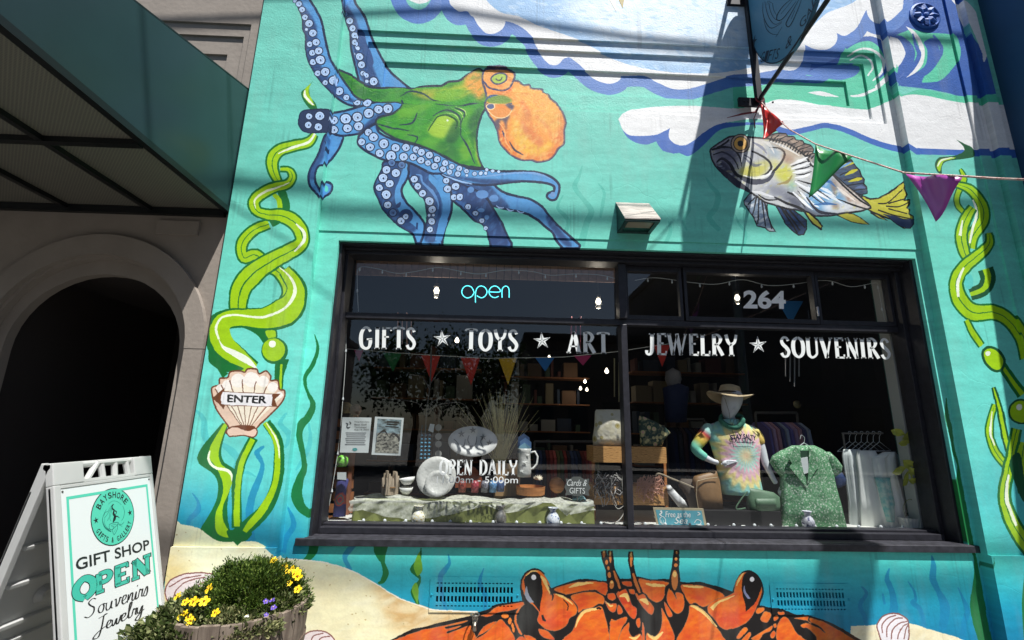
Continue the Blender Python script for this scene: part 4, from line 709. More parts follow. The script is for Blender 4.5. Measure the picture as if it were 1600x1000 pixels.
for f_, x, y, a_, b_, c_ in ((C2, 640, 160, 14, 34, 1), (C2, 662, 240, 14, 24, 0), (C2, 680, 298, 12, 22, 0), (C2, 690, 365, 18, 30, 0), (C2, 712, 455, 22, 42, 1), (C2, 702, 190, 12, 60, 1), (C2, 903, 210, 13, 76, 1), (C2, 1342, 150, 12, 16, 1), (C2, 1335, 207, 14, 18, 1), (C2, 1333, 268, 18, 18, 0), (C2, 1322, 410, 32, 96, 1)):
    circle(f_((x, y))[0], a_ / 6.15, (206, 124, 60), b_ / 6.15)
    if c_: circle(f_((x, y - b_ * .55))[0], a_ * .6 / 6.15, CRM, b_ * .3 / 6.15)
stroke(C2((735, 320), (765, 410), (795, 495)), [3, 5, 3], (196, 112, 56)); stroke(C2((920, 345), (950, 440), (990, 535)), [3, 5, 3], (196, 112, 56))
# hand-painted edges: nudge every texel a little, then weather the paint
_dx = ((_noise(CH, CW, 26, 26, 40) - .5) * 3.4 + (_noise(CH, CW, 9, 9, 41) - .5) * 1.2).astype(np.int32); _dy = ((_noise(CH, CW, 24, 24, 42) - .5) * 3.4 + (_noise(CH, CW, 9, 9, 43) - .5) * 1.2).astype(np.int32)
ART = ART[np.clip(np.arange(CH)[:, None] + _dy, 0, CH - 1), np.clip(np.arange(CW)[None] + _dx, 0, CW - 1)]
ART *= (1 + .045 * (_noise(CH, CW, 70, 9, 44) - .5) + .03 * (_noise(CH, CW, 22, 16, 45) - .5))[..., None]
_d = np.clip(_noise(CH, CW, 5, 190, 46) * _noise(CH, CW, 60, 120, 47) * 3 - 1.55, 0, 1)[..., None]; ART *= 1 - .10 * _d
_n = _noise(CH, CW, 4, 3, 30); ART *= (1 + .04 * (_n - .5))[..., None]
_w = np.clip(_noise(CH, CW, 34, 22, 31) * _noise(CH, CW, 7, 9, 32) * 2.2 - 1.25, 0, 1)
ART[:] = ART * (1 - .06 * _w[..., None]) + np.array([.78, .8, .76], np.float32) * (.06 * _w[..., None])
np.clip(ART, 0, 1, ART)
img = bpy.data.images.new('mural_paint', CW, CH, alpha=False, float_buffer=False)
px_ = np.ones((CH, CW, 4), np.float32); px_[:, :, :3] = ART; img.pixels.foreach_set(px_.ravel()); img.update(); img.pack(); del px_
# ------------------------------------------------------------------ shop front
def mural_mat():
    m = bpy.data.materials.new('painted_stucco'); m.use_nodes = True; nt = m.node_tree; n = nt.nodes; l = nt.links; b = n['Principled BSDF']
    uv = n.new('ShaderNodeUVMap'); uv.uv_map = 'UVMap'; t = n.new('ShaderNodeTexImage'); t.image = img; t.extension = 'EXTEND'
    l.new(uv.outputs[0], t.inputs[0]); b.inputs['Roughness'].default_value = .55; b.inputs['Specular IOR Level'].default_value = .35
    tc = n.new('ShaderNodeTexCoord')
    # dust and drips over the paint
    mp = n.new('ShaderNodeMapping'); mp.inputs['Scale'].default_value = (1, 1, .18); l.new(tc.outputs['Object'], mp.inputs[0])
    d = n.new('ShaderNodeTexNoise'); d.inputs['Scale'].default_value = 9; d.inputs['Detail'].default_value = 7; l.new(mp.outputs[0], d.inputs['Vector'])
    r = n.new('ShaderNodeValToRGB'); r.color_ramp.elements[0].position = .5; r.color_ramp.elements[0].color = (0, 0, 0, 1); r.color_ramp.elements[1].position = .8; r.color_ramp.elements[1].color = (.13, .13, .13, 1); l.new(d.outputs[0], r.inputs[0])
    mx = n.new('ShaderNodeMixRGB'); mx.inputs[2].default_value = (.42, .45, .42, 1); l.new(r.outputs[0], mx.inputs[0]); l.new(t.outputs[0], mx.inputs[1]); l.new(mx.outputs[0], b.inputs['Base Color'])
    # plaster: broad trowel waves, fine grain (coarser high up), a few cracks
    n1 = n.new('ShaderNodeTexNoise'); n1.inputs['Scale'].default_value = 7; n1.inputs['Detail'].default_value = 3; l.new(tc.outputs['Object'], n1.inputs['Vector'])
    n2 = n.new('ShaderNodeTexNoise'); n2.inputs['Scale'].default_value = 85; n2.inputs['Detail'].default_value = 4; l.new(tc.outputs['Object'], n2.inputs['Vector'])
    sp = n.new('ShaderNodeSeparateXYZ'); l.new(tc.outputs['Object'], sp.inputs[0])
    mr = n.new('ShaderNodeMapRange'); mr.inputs['From Min'].default_value = 3.3; mr.inputs['From Max'].default_value = 4.1; mr.inputs['To Min'].default_value = .22; mr.inputs['To Max'].default_value = 1.0; l.new(sp.outputs['Z'], mr.inputs[0])
    m2 = n.new('ShaderNodeMath'); m2.operation = 'MULTIPLY'; l.new(n2.outputs[0], m2.inputs[0]); l.new(mr.outputs[0], m2.inputs[1])
    dn = n.new('ShaderNodeTexNoise'); dn.inputs['Scale'].default_value = 3; l.new(tc.outputs['Object'], dn.inputs['Vector'])
    vm = n.new('ShaderNodeMixRGB'); vm.inputs[0].default_value = .25; l.new(tc.outputs['Object'], vm.inputs[1]); l.new(dn.outputs['Color'], vm.inputs[2])
    vo = n.new('ShaderNodeTexVoronoi'); vo.feature = 'DISTANCE_TO_EDGE'; vo.inputs['Scale'].default_value = 1.3; l.new(vm.outputs[0], vo.inputs['Vector'])
    lt = n.new('ShaderNodeMath'); lt.operation = 'LESS_THAN'; lt.inputs[1].default_value = .0035; l.new(vo.outputs[0], lt.inputs[0])
    b1 = n.new('ShaderNodeBump'); b1.inputs['Strength'].default_value = .15; b1.inputs['Distance'].default_value = .02; l.new(n1.outputs[0], b1.inputs['Height'])
    b2 = n.new('ShaderNodeBump'); b2.inputs['Strength'].default_value = .55; b2.inputs['Distance'].default_value = .0045; l.new(m2.outputs[0], b2.inputs['Height']); l.new(b1.outputs[0], b2.inputs['Normal'])
    b3 = n.new('ShaderNodeBump'); b3.invert = True; b3.inputs['Strength'].default_value = .35; b3.inputs['Distance'].default_value = .003; l.new(lt.outputs[0], b3.inputs['Height']); l.new(b2.outputs[0], b3.inputs['Normal'])
    l.new(b3.outputs[0], b.inputs['Normal']); return m
MURAL = mural_mat()
def add_uv(me):
    uv = me.uv_layers.new(name='UVMap'); co = np.empty(len(me.vertices) * 3); me.vertices.foreach_get('co', co); co = co.reshape(-1, 3)
    li = np.empty(len(me.loops), int); me.loops.foreach_get('vertex_index', li)
    u = (co[li, 0] - CX0) / (CX1 - CX0); v = (co[li, 2] - CZ0) / (CZ1 - CZ0)
    uv.data.foreach_set('uv', np.stack([u, v], 1).ravel())
def relief(name, xs, zs, f, m, parent, back=None, jag=0):
    """stepped wall: every cell of the grid at depth f(x,z) (None = opening), with the side faces between"""
    xs = sorted(set(xs)); zs = sorted(set(zs)); V = []; F = []
    cell = {}
    for i in range(len(xs) - 1):
        for j in range(len(zs) - 1): cell[i, j] = f((xs[i] + xs[i + 1]) / 2, (zs[j] + zs[j + 1]) / 2)
    def quad(a, b, c, d): k = len(V); V.extend([a, b, c, d]); F.append((k, k + 1, k + 2, k + 3))
    for (i, j), y in cell.items():
        x0, x1, z0, z1 = xs[i], xs[i + 1], zs[j], zs[j + 1]
        if y is not None: quad((x0, y, z0), (x1, y, z0), (x1, y, z1), (x0, y, z1))
        for di, dj in ((1, 0), (0, 1)):
            y2 = cell.get((i + di, j + dj), 'out')
            if y2 == 'out' or y == y2: continue
            a = y if y is not None else (back if back is not None else .08); c = y2 if y2 is not None else (back if back is not None else .08)
            if di: quad((x1, a, z0), (x1, c, z0), (x1, c, z1), (x1, a, z1))
            else: quad((x0, a, z1), (x1, a, z1), (x1, c, z1), (x0, c, z1))
    me = bpy.data.meshes.new(name); me.from_pydata(V, [], F); add_uv(me)
    o = link(name, me, m, parent, world=True); return o
shop = empty('shop_building', (1, 0, 0), 'turquoise stucco shop front painted with an octopus, a fish, an orange crab and kelp', 'building')
OX0, OX1, OZ0, OZ1 = -1.105, 3.0, .69, 2.605
def facade(x, z):
    if OX0 < x < OX1 and OZ0 < z < OZ1: return None
    if (-.325 < x < .150 or 1.728 < x < 2.165) and (.31 < z < .478 if x < 1 else .308 < z < .458): return .03
    if x < -1.245: return -.05 if z > .655 else -.072
    if x > 3.055:
        y = -.055
        if 3.58 < x <= 3.66: y = -.070
        elif 3.66 < x <= 3.72: y = -.040
        elif 3.72 < x <= 3.80: y = -.085
        elif x > 3.80: y = -.060
        if z < .655 and x < 3.6: y -= .02
        return y
    if z > 5.05: return -.06
    if 2.672 < z: 
        y = 0.0
        if -1.135 < x < 2.97 and 3.70 < z < 4.344:
            y = .016
            if -1.048 < x < 2.875 and 3.748 < z < 4.252:
                y = .032
                if -.912 < x < 2.722 and 3.870 < z < 4.094: y = .048
        return y
    return .006
relief('wall', [-1.845, -1.245, OX0, OX1, 3.055, 3.58, 3.66, 3.72, 3.80, 3.87, -.325, .150, 1.728, 2.165, -1.135, -1.048, -.912, 2.722, 2.875, 2.97, 3.6],
       [0, .308, .31, .458, .478, .655, OZ0, OZ1, 2.672, 3.70, 3.748, 3.87, 4.094, 4.252, 4.344, 5.05, 7.2], facade, MURAL, shop, back=.035)
dark = mat('black_frame_paint', (40, 40, 46), .42, noise=.2, nscale=30, bump=.25, bscale=70, stretch=(1, 1, 1))
darker = mat('frame_recess_paint', (26, 26, 30), .5)
# window: timber frame parts
jamb_y = (.07, .235)
fr = MB(); fr.box(OX0 - .02, OX0 + .018, .037, .26, OZ0 - .02, OZ1 + .02); fr.box(OX0 + .018, OX0 + .036, .13, .26, OZ0, OZ1)
fr.build('jamb', dark, shop, bevel=.003)
fr = MB(); fr.box(OX1 - .018, OX1 + .02, .037, .26, OZ0 - .02, OZ1 + .02); fr.box(OX1 - .05, OX1 - .018, .14, .26, OZ0, OZ1)
fr.build('jamb', dark, shop, bevel=.003)
fr = MB(); fr.box(OX0 + .018, OX1 - .018, .037, .26, 2.592, 2.625); fr.box(OX0 + .018, OX1 - .018, .09, .26, 2.575, 2.592); fr.box(OX0 + .018, OX1 - .018, .12, .26, 2.552, 2.575)
fr.build('header', dark, shop, bevel=.003)
def mull_x(px, py, Y): return W(px, py, Y).x
mz = [W(979, 503, .12).z, W(979, 511, .12).z]
TB0, TB1 = 2.098, 2.14
fr = MB(); fr.box(OX0 + .036, OX1 - .05, .188, .25, TB0, TB1); fr.build('transom_bar', dark, shop, bevel=.004)
MX = .905
fr = MB(); fr.box(MX - .022, MX + .022, .15, .25, .735, TB0 - .001); fr.build('mullion', dark, shop, bevel=.004)
fr = MB(); fr.box(MX - .028, MX + .028, .15, .25, TB1 + .001, 2.551); fr.build('mullion', dark, shop, bevel=.004)
fr = MB(); fr.box(OX0 + .036, OX1 - .05, .105, .25, .70, .738); fr.box(OX0 + .036, OX1 - .05, .16, .245, .738, .752); fr.build('bottom_rail', dark, shop, bevel=.003)
sm = MB(); sm.add([(-1.165, -.013, .655), (3.054, -.013, .655), (3.054, -.013, .694), (-1.165, -.013, .694), (-1.165, .006, .655), (3.054, .006, .655), (3.054, .0, .698), (-1.165, .0, .698)], [(0, 1, 2, 3), (1, 5, 6, 2), (4, 0, 3, 7), (5, 4, 7, 6), (0, 4, 5, 1), (3, 2, 6, 7)])
sm.box(OX0 - .01, OX1 + .01, -.001, .104, .66, .7); sm.box(.98, 1.06, -.0155, -.012, .66, .692)
sm.build('window_sill', mat('sill_paint', (48, 48, 54), .5, noise=.35, nscale=24, bump=.3, bscale=50), shop, bevel=.003)
# small casement frames in the upper right
for x0, x1, y0 in ((MX + .03, 1.36, .190), (1.37, 2.36, .180), (2.37, OX1 - .055, .190)):
    a = MB(); w = .022
    a.box(x0, x0 + w, y0, .235, TB1 + .002, 2.55); a.box(x1 - w, x1, y0, .235, TB1 + .002, 2.55); a.box(x0 + w, x1 - w, y0, .235, TB1 + .002, TB1 + .035); a.box(x0 + w, x1 - w, y0, .235, 2.51, 2.55)
    a.build('casement_frame', dark, shop, bevel=.002)
a = MB(); a.box(2.342, 2.354, .166, .179, 2.20, 2.27); a.build('window_latch', mat('steel', (190, 190, 195), .3, 1), shop)
def glass_mat():
    m = bpy.data.materials.new('window_glass'); m.use_nodes = True; n = m.node_tree.nodes; l = m.node_tree.links; n.remove(n['Principled BSDF'])
    t = n.new('ShaderNodeBsdfTransparent'); t.inputs[0].default_value = (.95, .97, .965, 1); g = n.new('ShaderNodeBsdfGlossy'); g.inputs['Roughness'].default_value = .004
    ge = n.new('ShaderNodeNewGeometry'); dp = n.new('ShaderNodeVectorMath'); dp.operation = 'DOT_PRODUCT'; l.new(ge.outputs['Normal'], dp.inputs[0]); l.new(ge.outputs['Incoming'], dp.inputs[1])
    def mth(op, a, b=None):
        q = n.new('ShaderNodeMath'); q.operation = op; l.new(a, q.inputs[0])
        if b is not None: q.inputs[1].default_value = b
        return q.outputs[0]
    inv = n.new('ShaderNodeMath'); inv.operation = 'SUBTRACT'; inv.inputs[0].default_value = 1; l.new(mth('ABSOLUTE', dp.outputs['Value']), inv.inputs[1])
    fr_ = mth('ADD', mth('MULTIPLY', mth('POWER', inv.outputs[0], 5), .90), .10); x = n.new('ShaderNodeMixShader'); o = n['Material Output']
    tc = n.new('ShaderNodeTexCoord'); nz = n.new('ShaderNodeTexNoise'); nz.inputs['Scale'].default_value = 1.4; l.new(tc.outputs['Object'], nz.inputs['Vector'])
    bp = n.new('ShaderNodeBump'); bp.inputs['Strength'].default_value = .05; bp.inputs['Distance'].default_value = .02; l.new(nz.outputs[0], bp.inputs['Height']); l.new(bp.outputs[0], g.inputs['Normal'])
    l.new(fr_, x.inputs[0]); l.new(t.outputs[0], x.inputs[1]); l.new(g.outputs[0], x.inputs[2]); l.new(x.outputs[0], o.inputs[0]); return m
GL = glass_mat(); GY = .22
panes = {}
for nm, x0, x1, z0, z1 in (('a', OX0 + .03, MX - .02, .745, TB0), ('b', MX + .02, OX1 - .045, .745, TB0), ('c', OX0 + .03, MX - .026, TB1, 2.555), ('d', MX + .05, 1.342, TB1 + .03, 2.515), ('e', 1.388, 2.342, TB1 + .03, 2.515), ('f', 2.388, OX1 - .07, TB1 + .03, 2.515)):
    panes[nm] = mesh('window_pane', [(x0, GY, z0), (x1, GY, z0), (x1, GY, z1), (x0, GY, z1)], [(0, 1, 2, 3)], GL, shop)
vinyl = mat('white_vinyl', (232, 236, 234), .5)
LY = GY - .003
def vquad(bl, br, tl, Y=LY): return W(*bl, Y), W(*br, Y), W(*tl, Y)
def vword(s, bl, br, tl, pane, Y=LY):
    w = display_word(s)[2]; x = 0
    for ch in s:
        if ch != ' ': V, Fc, _ = display_word(ch, fat=1.22); V = np.array(V); V[:, 0] = (V[:, 0] + x) / w; place_flat(V, Fc, 'letter', vinyl, panes[pane], *vquad(bl, br, tl, Y))
        x += GLYPH[ch][0] + .06
vword('GIFTS', (561, 545), (650, 546), (562, 511), 'a'); vword('TOYS', (726, 547.5), (810, 549), (727, 514), 'a'); vword('ART', (886, 551.5), (953, 553), (886, 518.5), 'a')
vword('JEWELRY', (1009, 554), (1153, 556.5), (1009, 520.5), 'b'); vword('SOUVENIRS', (1220, 558), (1393, 561), (1218, 526), 'b')
vword('OPEN DAILY', (686, 742), (808, 742.5), (687, 718.5), 'a'); bfont('11:00am - 5:00pm', 'lettering', vinyl, panes['a'], *vquad((682, 758), (809, 758.5), (683, 744)))
bfont('264', 'house_number', mat('bright_white_vinyl', (250, 251, 250), .5), panes['e'], *vquad((1161.5, 482), (1228, 483), (1161.5, 453)), bold=.035)
def star(cx, cy, r, Y=LY, k=5):
    V = []; F = []
    for i in range(2 * k):
        a = math.pi / 2 + i * math.pi / k + .08; q = r if i % 2 == 0 else r * .36
        V.append((cx + q * math.cos(a), cy - q * math.sin(a)))
    V.append((cx, cy)); return V, [(i, (i + 1) % (2 * k), 2 * k) for i in range(2 * k)]
for cx, cy, p in ((691, 529, 'a'), (847, 532.5, 'a'), (1184.5, 539, 'b')):
    V, F = star(cx, cy, 14); mesh('starfish_decal', [W(x, y, LY) for x, y in V], F, vinyl, panes[p])
    a = MB()
    for i in range(5):
        t = math.pi / 2 + i * 2 * math.pi / 5 + .08
        for q in np.linspace(.15, .8, 6): a.lathe([(.0035, -.0006), (.0035, 0)], W(cx + 14 * q * math.cos(t), cy - 14 * q * math.sin(t), LY - .001), 6, Matrix.Rotation(math.pi / 2, 3, 'X'))
    a.build('starfish_dots', mat('decal_dot', (60, 66, 70), .6), panes[p])
# vents with real slots
for (a0, a1), (b0, b1) in (((-.352, .180), (.300, .490)), ((1.700, 2.195), (.298, .470))):
    n = 21; xs = [a0, a1]; m0 = a0 + .035; st = (a1 - a0 - .07) / n; zz_ = [b0, b1]
    rows = [(.16, .20), (.28, .46), (.54, .72), (.80, .84)]
    rows = [(b0 + (b1 - b0) * p, b0 + (b1 - b0) * q) for p, q in rows]
    slots = [(m0 + i * st + st * .16, m0 + i * st + st * .74) for i in range(n)]
    for s_ in slots: xs += s_
    for s_ in rows: zz_ += s_
    v = relief('vent', xs, zz_, lambda x, z: .003 + (.02 if any(p < x < q for p, q in slots) and any(p < z < q for p, q in rows) else 0), MURAL, shop)
    v.location.y -= .0015
    a = MB(); a.box(m0, a1 - .035, .020, .0245, b0 + .02, b1 - .02); a.build('vent_backing', mat('vent_dark', (6, 8, 10), .9), v)
    v.children[0].location = (0, 0, 0)
    for x in (a0 + .012, a1 - .012): a = MB(); a.lathe([(.006, 0), (.005, .004), (.001, .005)], (x, .002, (b0 + b1) / 2), 8, Matrix.Rotation(math.pi / 2, 3, 'X')); s_ = a.build('vent_screw', MURAL, v); s_.location = (0, 0, 0); add_uv(s_.data)
# plaster rosette on the right pilaster
rc = W(1445, 25, -.06); a = MB(); RX = Matrix.Rotation(math.pi / 2, 3, 'X')
a.lathe([(.125, 0), (.125, .012), (.112, .02), (.104, .010), (.02, .010)], (rc.x, -.054, rc.z), 32, RX)
ro = a.build('rosette', MURAL, shop, smooth=False); add_uv(ro.data)
for k in range(8):
    t = k * math.pi / 4; a = MB(); c = Vector((rc.x + .055 * math.cos(t), -.064, rc.z + .055 * math.sin(t))); R = Matrix.Rotation(-t, 3, 'Y')
    vs = [R @ Vector(p) for p in ((-.045, 0, 0), (-.01, -.010, -.026), (.035, -.006, -.020), (.048, -.016, 0), (.035, -.006, .020), (-.01, -.010, .026), (0, -.022, 0))]
    a.add([v + c for v in vs], [(0, 1, 6), (1, 2, 6), (2, 3, 6), (3, 4, 6), (4, 5, 6), (5, 0, 6)]); p_ = a.build('petal', MURAL, ro); add_uv(p_.data)
a = MB(); a.lathe([(.022, 0), (.022, .016), (.012, .026), (.001, .028)], (rc.x, -.06, rc.z), 14, RX); p_ = a.build('boss', MURAL, ro); add_uv(p_.data)
# hose bib
hb = W(742, 970, -.03); tap = empty('wall_tap', (hb.x, 0, hb.z), 'small worn metal hose tap sticking out of the crab mural', 'tap')
st_ = mat('tarnished_metal', (150, 145, 135), .35, .9, noise=.3, nscale=60)
a = MB(); a.lathe([(.018, 0), (.018, .006), (.009, .008), (.009, .05), (.014, .052), (.014, .06), (.008, .062)], (hb.x, .006, hb.z), 12, Matrix.Rotation(math.pi / 2, 3, 'X')); a.tube([(hb.x, -.045, hb.z), (hb.x, -.06, hb.z - .015), (hb.x, -.062, hb.z - .04)], [.010, .010, .012], 10); a.build('spout', st_, tap)
a = MB(); a.lathe([(.006, .0), (.006, .03), (.004, .035)], (hb.x, -.04, hb.z), 8); a.tube([(hb.x + .025 * math.cos(t), -.04 + .025 * math.sin(t), hb.z + .035) for t in np.linspace(0, 2 * math.pi, 13)[:-1]], .004, 6, closed=True); a.build('handwheel', st_, tap)

# ------------------------------------------------------------------ the room behind the glass
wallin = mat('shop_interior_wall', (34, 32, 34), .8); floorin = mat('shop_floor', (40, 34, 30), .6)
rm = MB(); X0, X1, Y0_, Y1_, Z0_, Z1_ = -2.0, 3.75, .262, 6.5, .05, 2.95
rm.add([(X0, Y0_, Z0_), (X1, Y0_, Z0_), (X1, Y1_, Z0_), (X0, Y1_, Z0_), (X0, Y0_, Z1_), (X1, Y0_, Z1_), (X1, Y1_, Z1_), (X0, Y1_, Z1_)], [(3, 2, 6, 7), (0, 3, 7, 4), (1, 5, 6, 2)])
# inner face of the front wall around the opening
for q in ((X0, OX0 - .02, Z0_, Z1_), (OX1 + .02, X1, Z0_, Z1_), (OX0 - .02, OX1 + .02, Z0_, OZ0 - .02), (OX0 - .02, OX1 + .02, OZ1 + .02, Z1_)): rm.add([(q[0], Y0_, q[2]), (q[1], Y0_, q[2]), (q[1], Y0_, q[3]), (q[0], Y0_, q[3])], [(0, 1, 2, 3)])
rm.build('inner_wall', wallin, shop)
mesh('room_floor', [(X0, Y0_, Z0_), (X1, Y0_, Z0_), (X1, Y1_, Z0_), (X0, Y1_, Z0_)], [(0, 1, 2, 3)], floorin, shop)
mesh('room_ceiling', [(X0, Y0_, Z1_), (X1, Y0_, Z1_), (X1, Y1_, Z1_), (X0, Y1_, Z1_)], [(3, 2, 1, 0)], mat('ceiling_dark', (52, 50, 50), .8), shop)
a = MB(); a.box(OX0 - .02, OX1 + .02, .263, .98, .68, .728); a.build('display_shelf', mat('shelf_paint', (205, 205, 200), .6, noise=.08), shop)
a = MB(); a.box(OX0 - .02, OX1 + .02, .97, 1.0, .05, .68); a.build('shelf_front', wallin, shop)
# ribbed valance board above the left pane, seen through the glass
V0 = W(556, 414, .7); V1 = W(968, 440, .7); nsl = 34
for i in range(nsl):
    a = MB(); w_ = (V1.x - V0.x) / nsl; x = V0.x + i * w_; a.box(x + .002, x + w_ - .002, .70, .715, 2.585, 2.78); 
    if i == 0: base_slat = a.build('valance_board', mat('valance_wood', (186, 150, 132), .7, noise=.12), shop); bs0 = base_slat
    else:
        c = bs0.copy(); COL.objects.link(c); c.location = Vector(bs0.location) + Vector((i * w_, 0, 0))
a = MB(); w0 = W(1437, 700, .34); a.box(2.945, 3.01, .27, .36, .728, 2.55); a.build('inner_post', mat('post_paint', (170, 172, 170), .6), shop)

# ------------------------------------------------------------------ neighbouring grey building with arch and awning
greyst = mat('grey_stucco', (146, 137, 128), .8, noise=.06, nscale=5, bump=.6, bscale=28)
nb = empty('grey_building', (-4, 0, 0), 'grey stucco building with a dark arched doorway under a green metal awning', 'building')
def arch(cx, a, spring, rise, n=20): return [(cx + a * math.cos(t), spring + rise * math.sin(t)) for t in np.linspace(0, math.pi, n + 1)]
def arch_wall(name, x0, x1, z0, z1, cx, a, spring, rise, y, thick, m, parent):
    A = arch(cx, a, spring, rise); MBx = MB(); V = []; F = []
    out = []
    for (x, z) in A:
        t = math.atan2(z - spring, x - cx); dx, dz = math.cos(t), math.sin(t); s = 1e9
        if dx > 1e-6: s = min(s, (x1 - cx) / dx)
        if dx < -1e-6: s = min(s, (x0 - cx) / dx)
        if dz > 1e-6: s = min(s, (z1 - spring) / dz)
        out.append((cx + dx * s, spring + dz * s))
    # outer loop pieces
    for i in range(len(A) - 1):
        p, q, r, s = A[i], A[i + 1], out[i + 1], out[i]
        F.append([p, q, r, s])
        if abs(r[0] - s[0]) > 1e-4 and abs(r[1] - s[1]) > 1e-4: F.append([r, s, (max(r[0], s[0]) if s[0] > cx else min(r[0], s[0]), z1)])
    F.append([(cx + a, z0), (x1, z0), (x1, spring), (cx + a, spring)]); F.append([(x0, z0), (cx - a, z0), (cx - a, spring), (x0, spring)])
    vs = []; fs = []
    for f in F:
        k = len(vs); vs += [(p[0], y, p[1]) for p in f]; fs.append(tuple(range(k, k + len(f))))
    rim = [(cx + a, z0)] + A + [(cx - a, z0)]
    for i in range(len(rim) - 1):
        k = len(vs); vs += [(rim[i][0], y, rim[i][1]), (rim[i + 1][0], y, rim[i + 1][1]), (rim[i + 1][0], y + thick, rim[i + 1][1]), (rim[i][0], y + thick, rim[i][1])]; fs.append((k, k + 1, k + 2, k + 3))
    return mesh(name, vs, fs, m, parent)
DC = -2.635
arch_wall('wall', -6.5, -1.846, 0, 3.76, DC, .62, 1.82, .60, .0, .05, greyst, nb)
arch_wall('arch_surround', -3.5, -1.95, 0, 2.75, DC, .56, 1.80, .525, .048, .06, greyst, nb)
def gp(x, z):
    if x < -1.94 and 3.795 < z < 4.346:
        if x < -1.99 and 3.84 < z < 4.245:
            return .048 if (x < -2.10 and 3.96 < z < 4.093) else .032
        return .016
    return 0.
relief('wall', [-6.5, -2.10, -1.99, -1.94, -1.846], [3.76, 3.795, 3.84, 3.96, 4.093, 4.245, 4.346, 7.2], gp, greyst, nb)
h = MB(); A1 = arch(DC, .64, 1.82, .62, 26); A2 = arch(DC, .76, 1.82, .76, 26)
for i in range(26):
    q = [(*A1[i],), (*A2[i],), (*A2[i + 1],), (*A1[i + 1],)]
    h.add([(p[0], -.035, p[1]) for p in q] + [(p[0], .0, p[1]) for p in q], [(0, 1, 2, 3), (1, 5, 6, 2), (0, 3, 7, 4), (4, 7, 6, 5)])
h.box(DC + .641, DC + .759, -.033, 0, 0, 1.8195); h.build('arch_moulding', greyst, nb)
h = MB(); h.box(-2.33, -2.05, -.02, 0, 2.60, 2.70); h.build('pilaster_strip', greyst, nb)
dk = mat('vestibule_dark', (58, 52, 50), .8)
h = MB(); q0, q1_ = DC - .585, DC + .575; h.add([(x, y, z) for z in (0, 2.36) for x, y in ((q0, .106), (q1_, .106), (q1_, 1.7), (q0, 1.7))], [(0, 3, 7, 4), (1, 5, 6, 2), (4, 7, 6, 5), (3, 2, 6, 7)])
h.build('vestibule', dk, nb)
h = MB(); h.box(-3.12, -2.30, 1.62, 1.66, 0, 2.05); dr = h.build('door', mat('door_black', (36, 38, 44), .3), nb)
p0 = W(104, 619, 1.6); p1 = W(139, 659, 1.6); h = MB(); h.box(p0.x, p1.x, 1.612, 1.618, p1.z, p0.z); nt_ = h.build('door_notice', mat('notice_paper', (220, 218, 214), .8), dr)
nt_.location = (0, 0, 0); dr.location = Vector((0, 0, 0)) - nb.location
bfont('LAMB', 'notice_print', mat('ink', (20, 20, 22), .8), dr, W(107, 657, 1.605), W(132, 657, 1.605), W(107, 652, 1.605)).location = (0, 0, 0)
# awning
aw = empty('awning', (-4, 0, 2.76), 'dark green metal awning with a perforated underside over the arched doorway', 'awning')
agreen = mat('awning_green', (34, 54, 57), .3, noise=.10, nscale=3, bump=.05, bscale=4); ablack = mat('awning_frame', (14, 18, 20), .4)
XS = -1.852; YO = -1.95; top = lambda y: 3.745 + .3137 * y
h = MB(); h.prism([(-.004, 2.80), (-.004, 3.74), (YO, top(YO)), (YO, 2.80)], (XS - .02, XS), 'yz'); h.build('side_panel', agreen, aw)
h = MB(); h.box(XS - .035, XS + .006, YO, -.004, 2.764, 2.800); h.box(XS - .022, XS + .010, -.012, -.004, 2.80, 3.75); h.tube([(XS - .008, -.01, 3.748), (XS - .008, YO, top(YO) + .004)], .009, 6); h.build('edge_trim', ablack, aw)
h = MB(); h.add([(-6.5, -.004, 3.742), (XS - .02, -.004, 3.742), (XS - .02, YO, top(YO)), (-6.5, YO, top(YO))], [(0, 1, 2, 3)]); h.box(-6.5, XS - .02, YO - .02, YO, 2.76, top(YO)); h.build('roof_panel', agreen, aw)
def perf():
    m = bpy.data.materials.new('perforated_metal'); m.use_nodes = True; n = m.node_tree.nodes; l = m.node_tree.links; b = n['Principled BSDF']
    tc = n.new('ShaderNodeTexCoord'); v = n.new('ShaderNodeTexVoronoi'); v.inputs['Scale'].default_value = 75; v.inputs['Randomness'].default_value = 0; v.voronoi_dimensions = '2D'
    mp = n.new('ShaderNodeMapping'); mp.inputs['Rotation'].default_value = (0, 0, math.radians(45)); l.new(tc.outputs['Object'], mp.inputs[0]); l.new(mp.outputs[0], v.inputs['Vector'])
    r = n.new('ShaderNodeValToRGB'); r.color_ramp.elements[0].position = .30; r.color_ramp.elements[0].color = (.10, .10, .088, 1); r.color_ramp.elements[1].position = .46; r.color_ramp.elements[1].color = (*lin((116, 112, 102)), 1)
    l.new(v.outputs['Distance'], r.inputs[0]); l.new(r.outputs[0], b.inputs['Base Color']); b.inputs['Roughness'].default_value = .5; return m
PERF = perf()
ribs = [W(238, 325, -.01).x + .33, W(238, 325, -.01).x, W(108, 320, -.01).x, -3.75, -4.4]
ribs = [W(238, 325, -.01).x, W(108, 320, -.01).x, -3.75, -4.4]
edges = [XS - .03] + ribs; cr = [-.03, WX(40, 187, 1).y, YO]
yc = -.82
for i in range(len(edges) - 1):
    for y0, y1 in ((-.03, yc), (yc, YO)):
        h = MB(); h.box(edges[i + 1] + .01, edges[i] - .01, y1 + .01, y0 - .01, 2.790, 2.794); h.build('soffit_panel', PERF, aw)
for x in ribs: h = MB(); h.box(x - .018, x + .018, YO, -.03, 2.762, 2.789); h.build('rib', ablack, aw)
h = MB(); h.box(-6.5, XS - .036, yc - .02, yc + .02, 2.758, 2.7885); h.build('rib', ablack, aw)
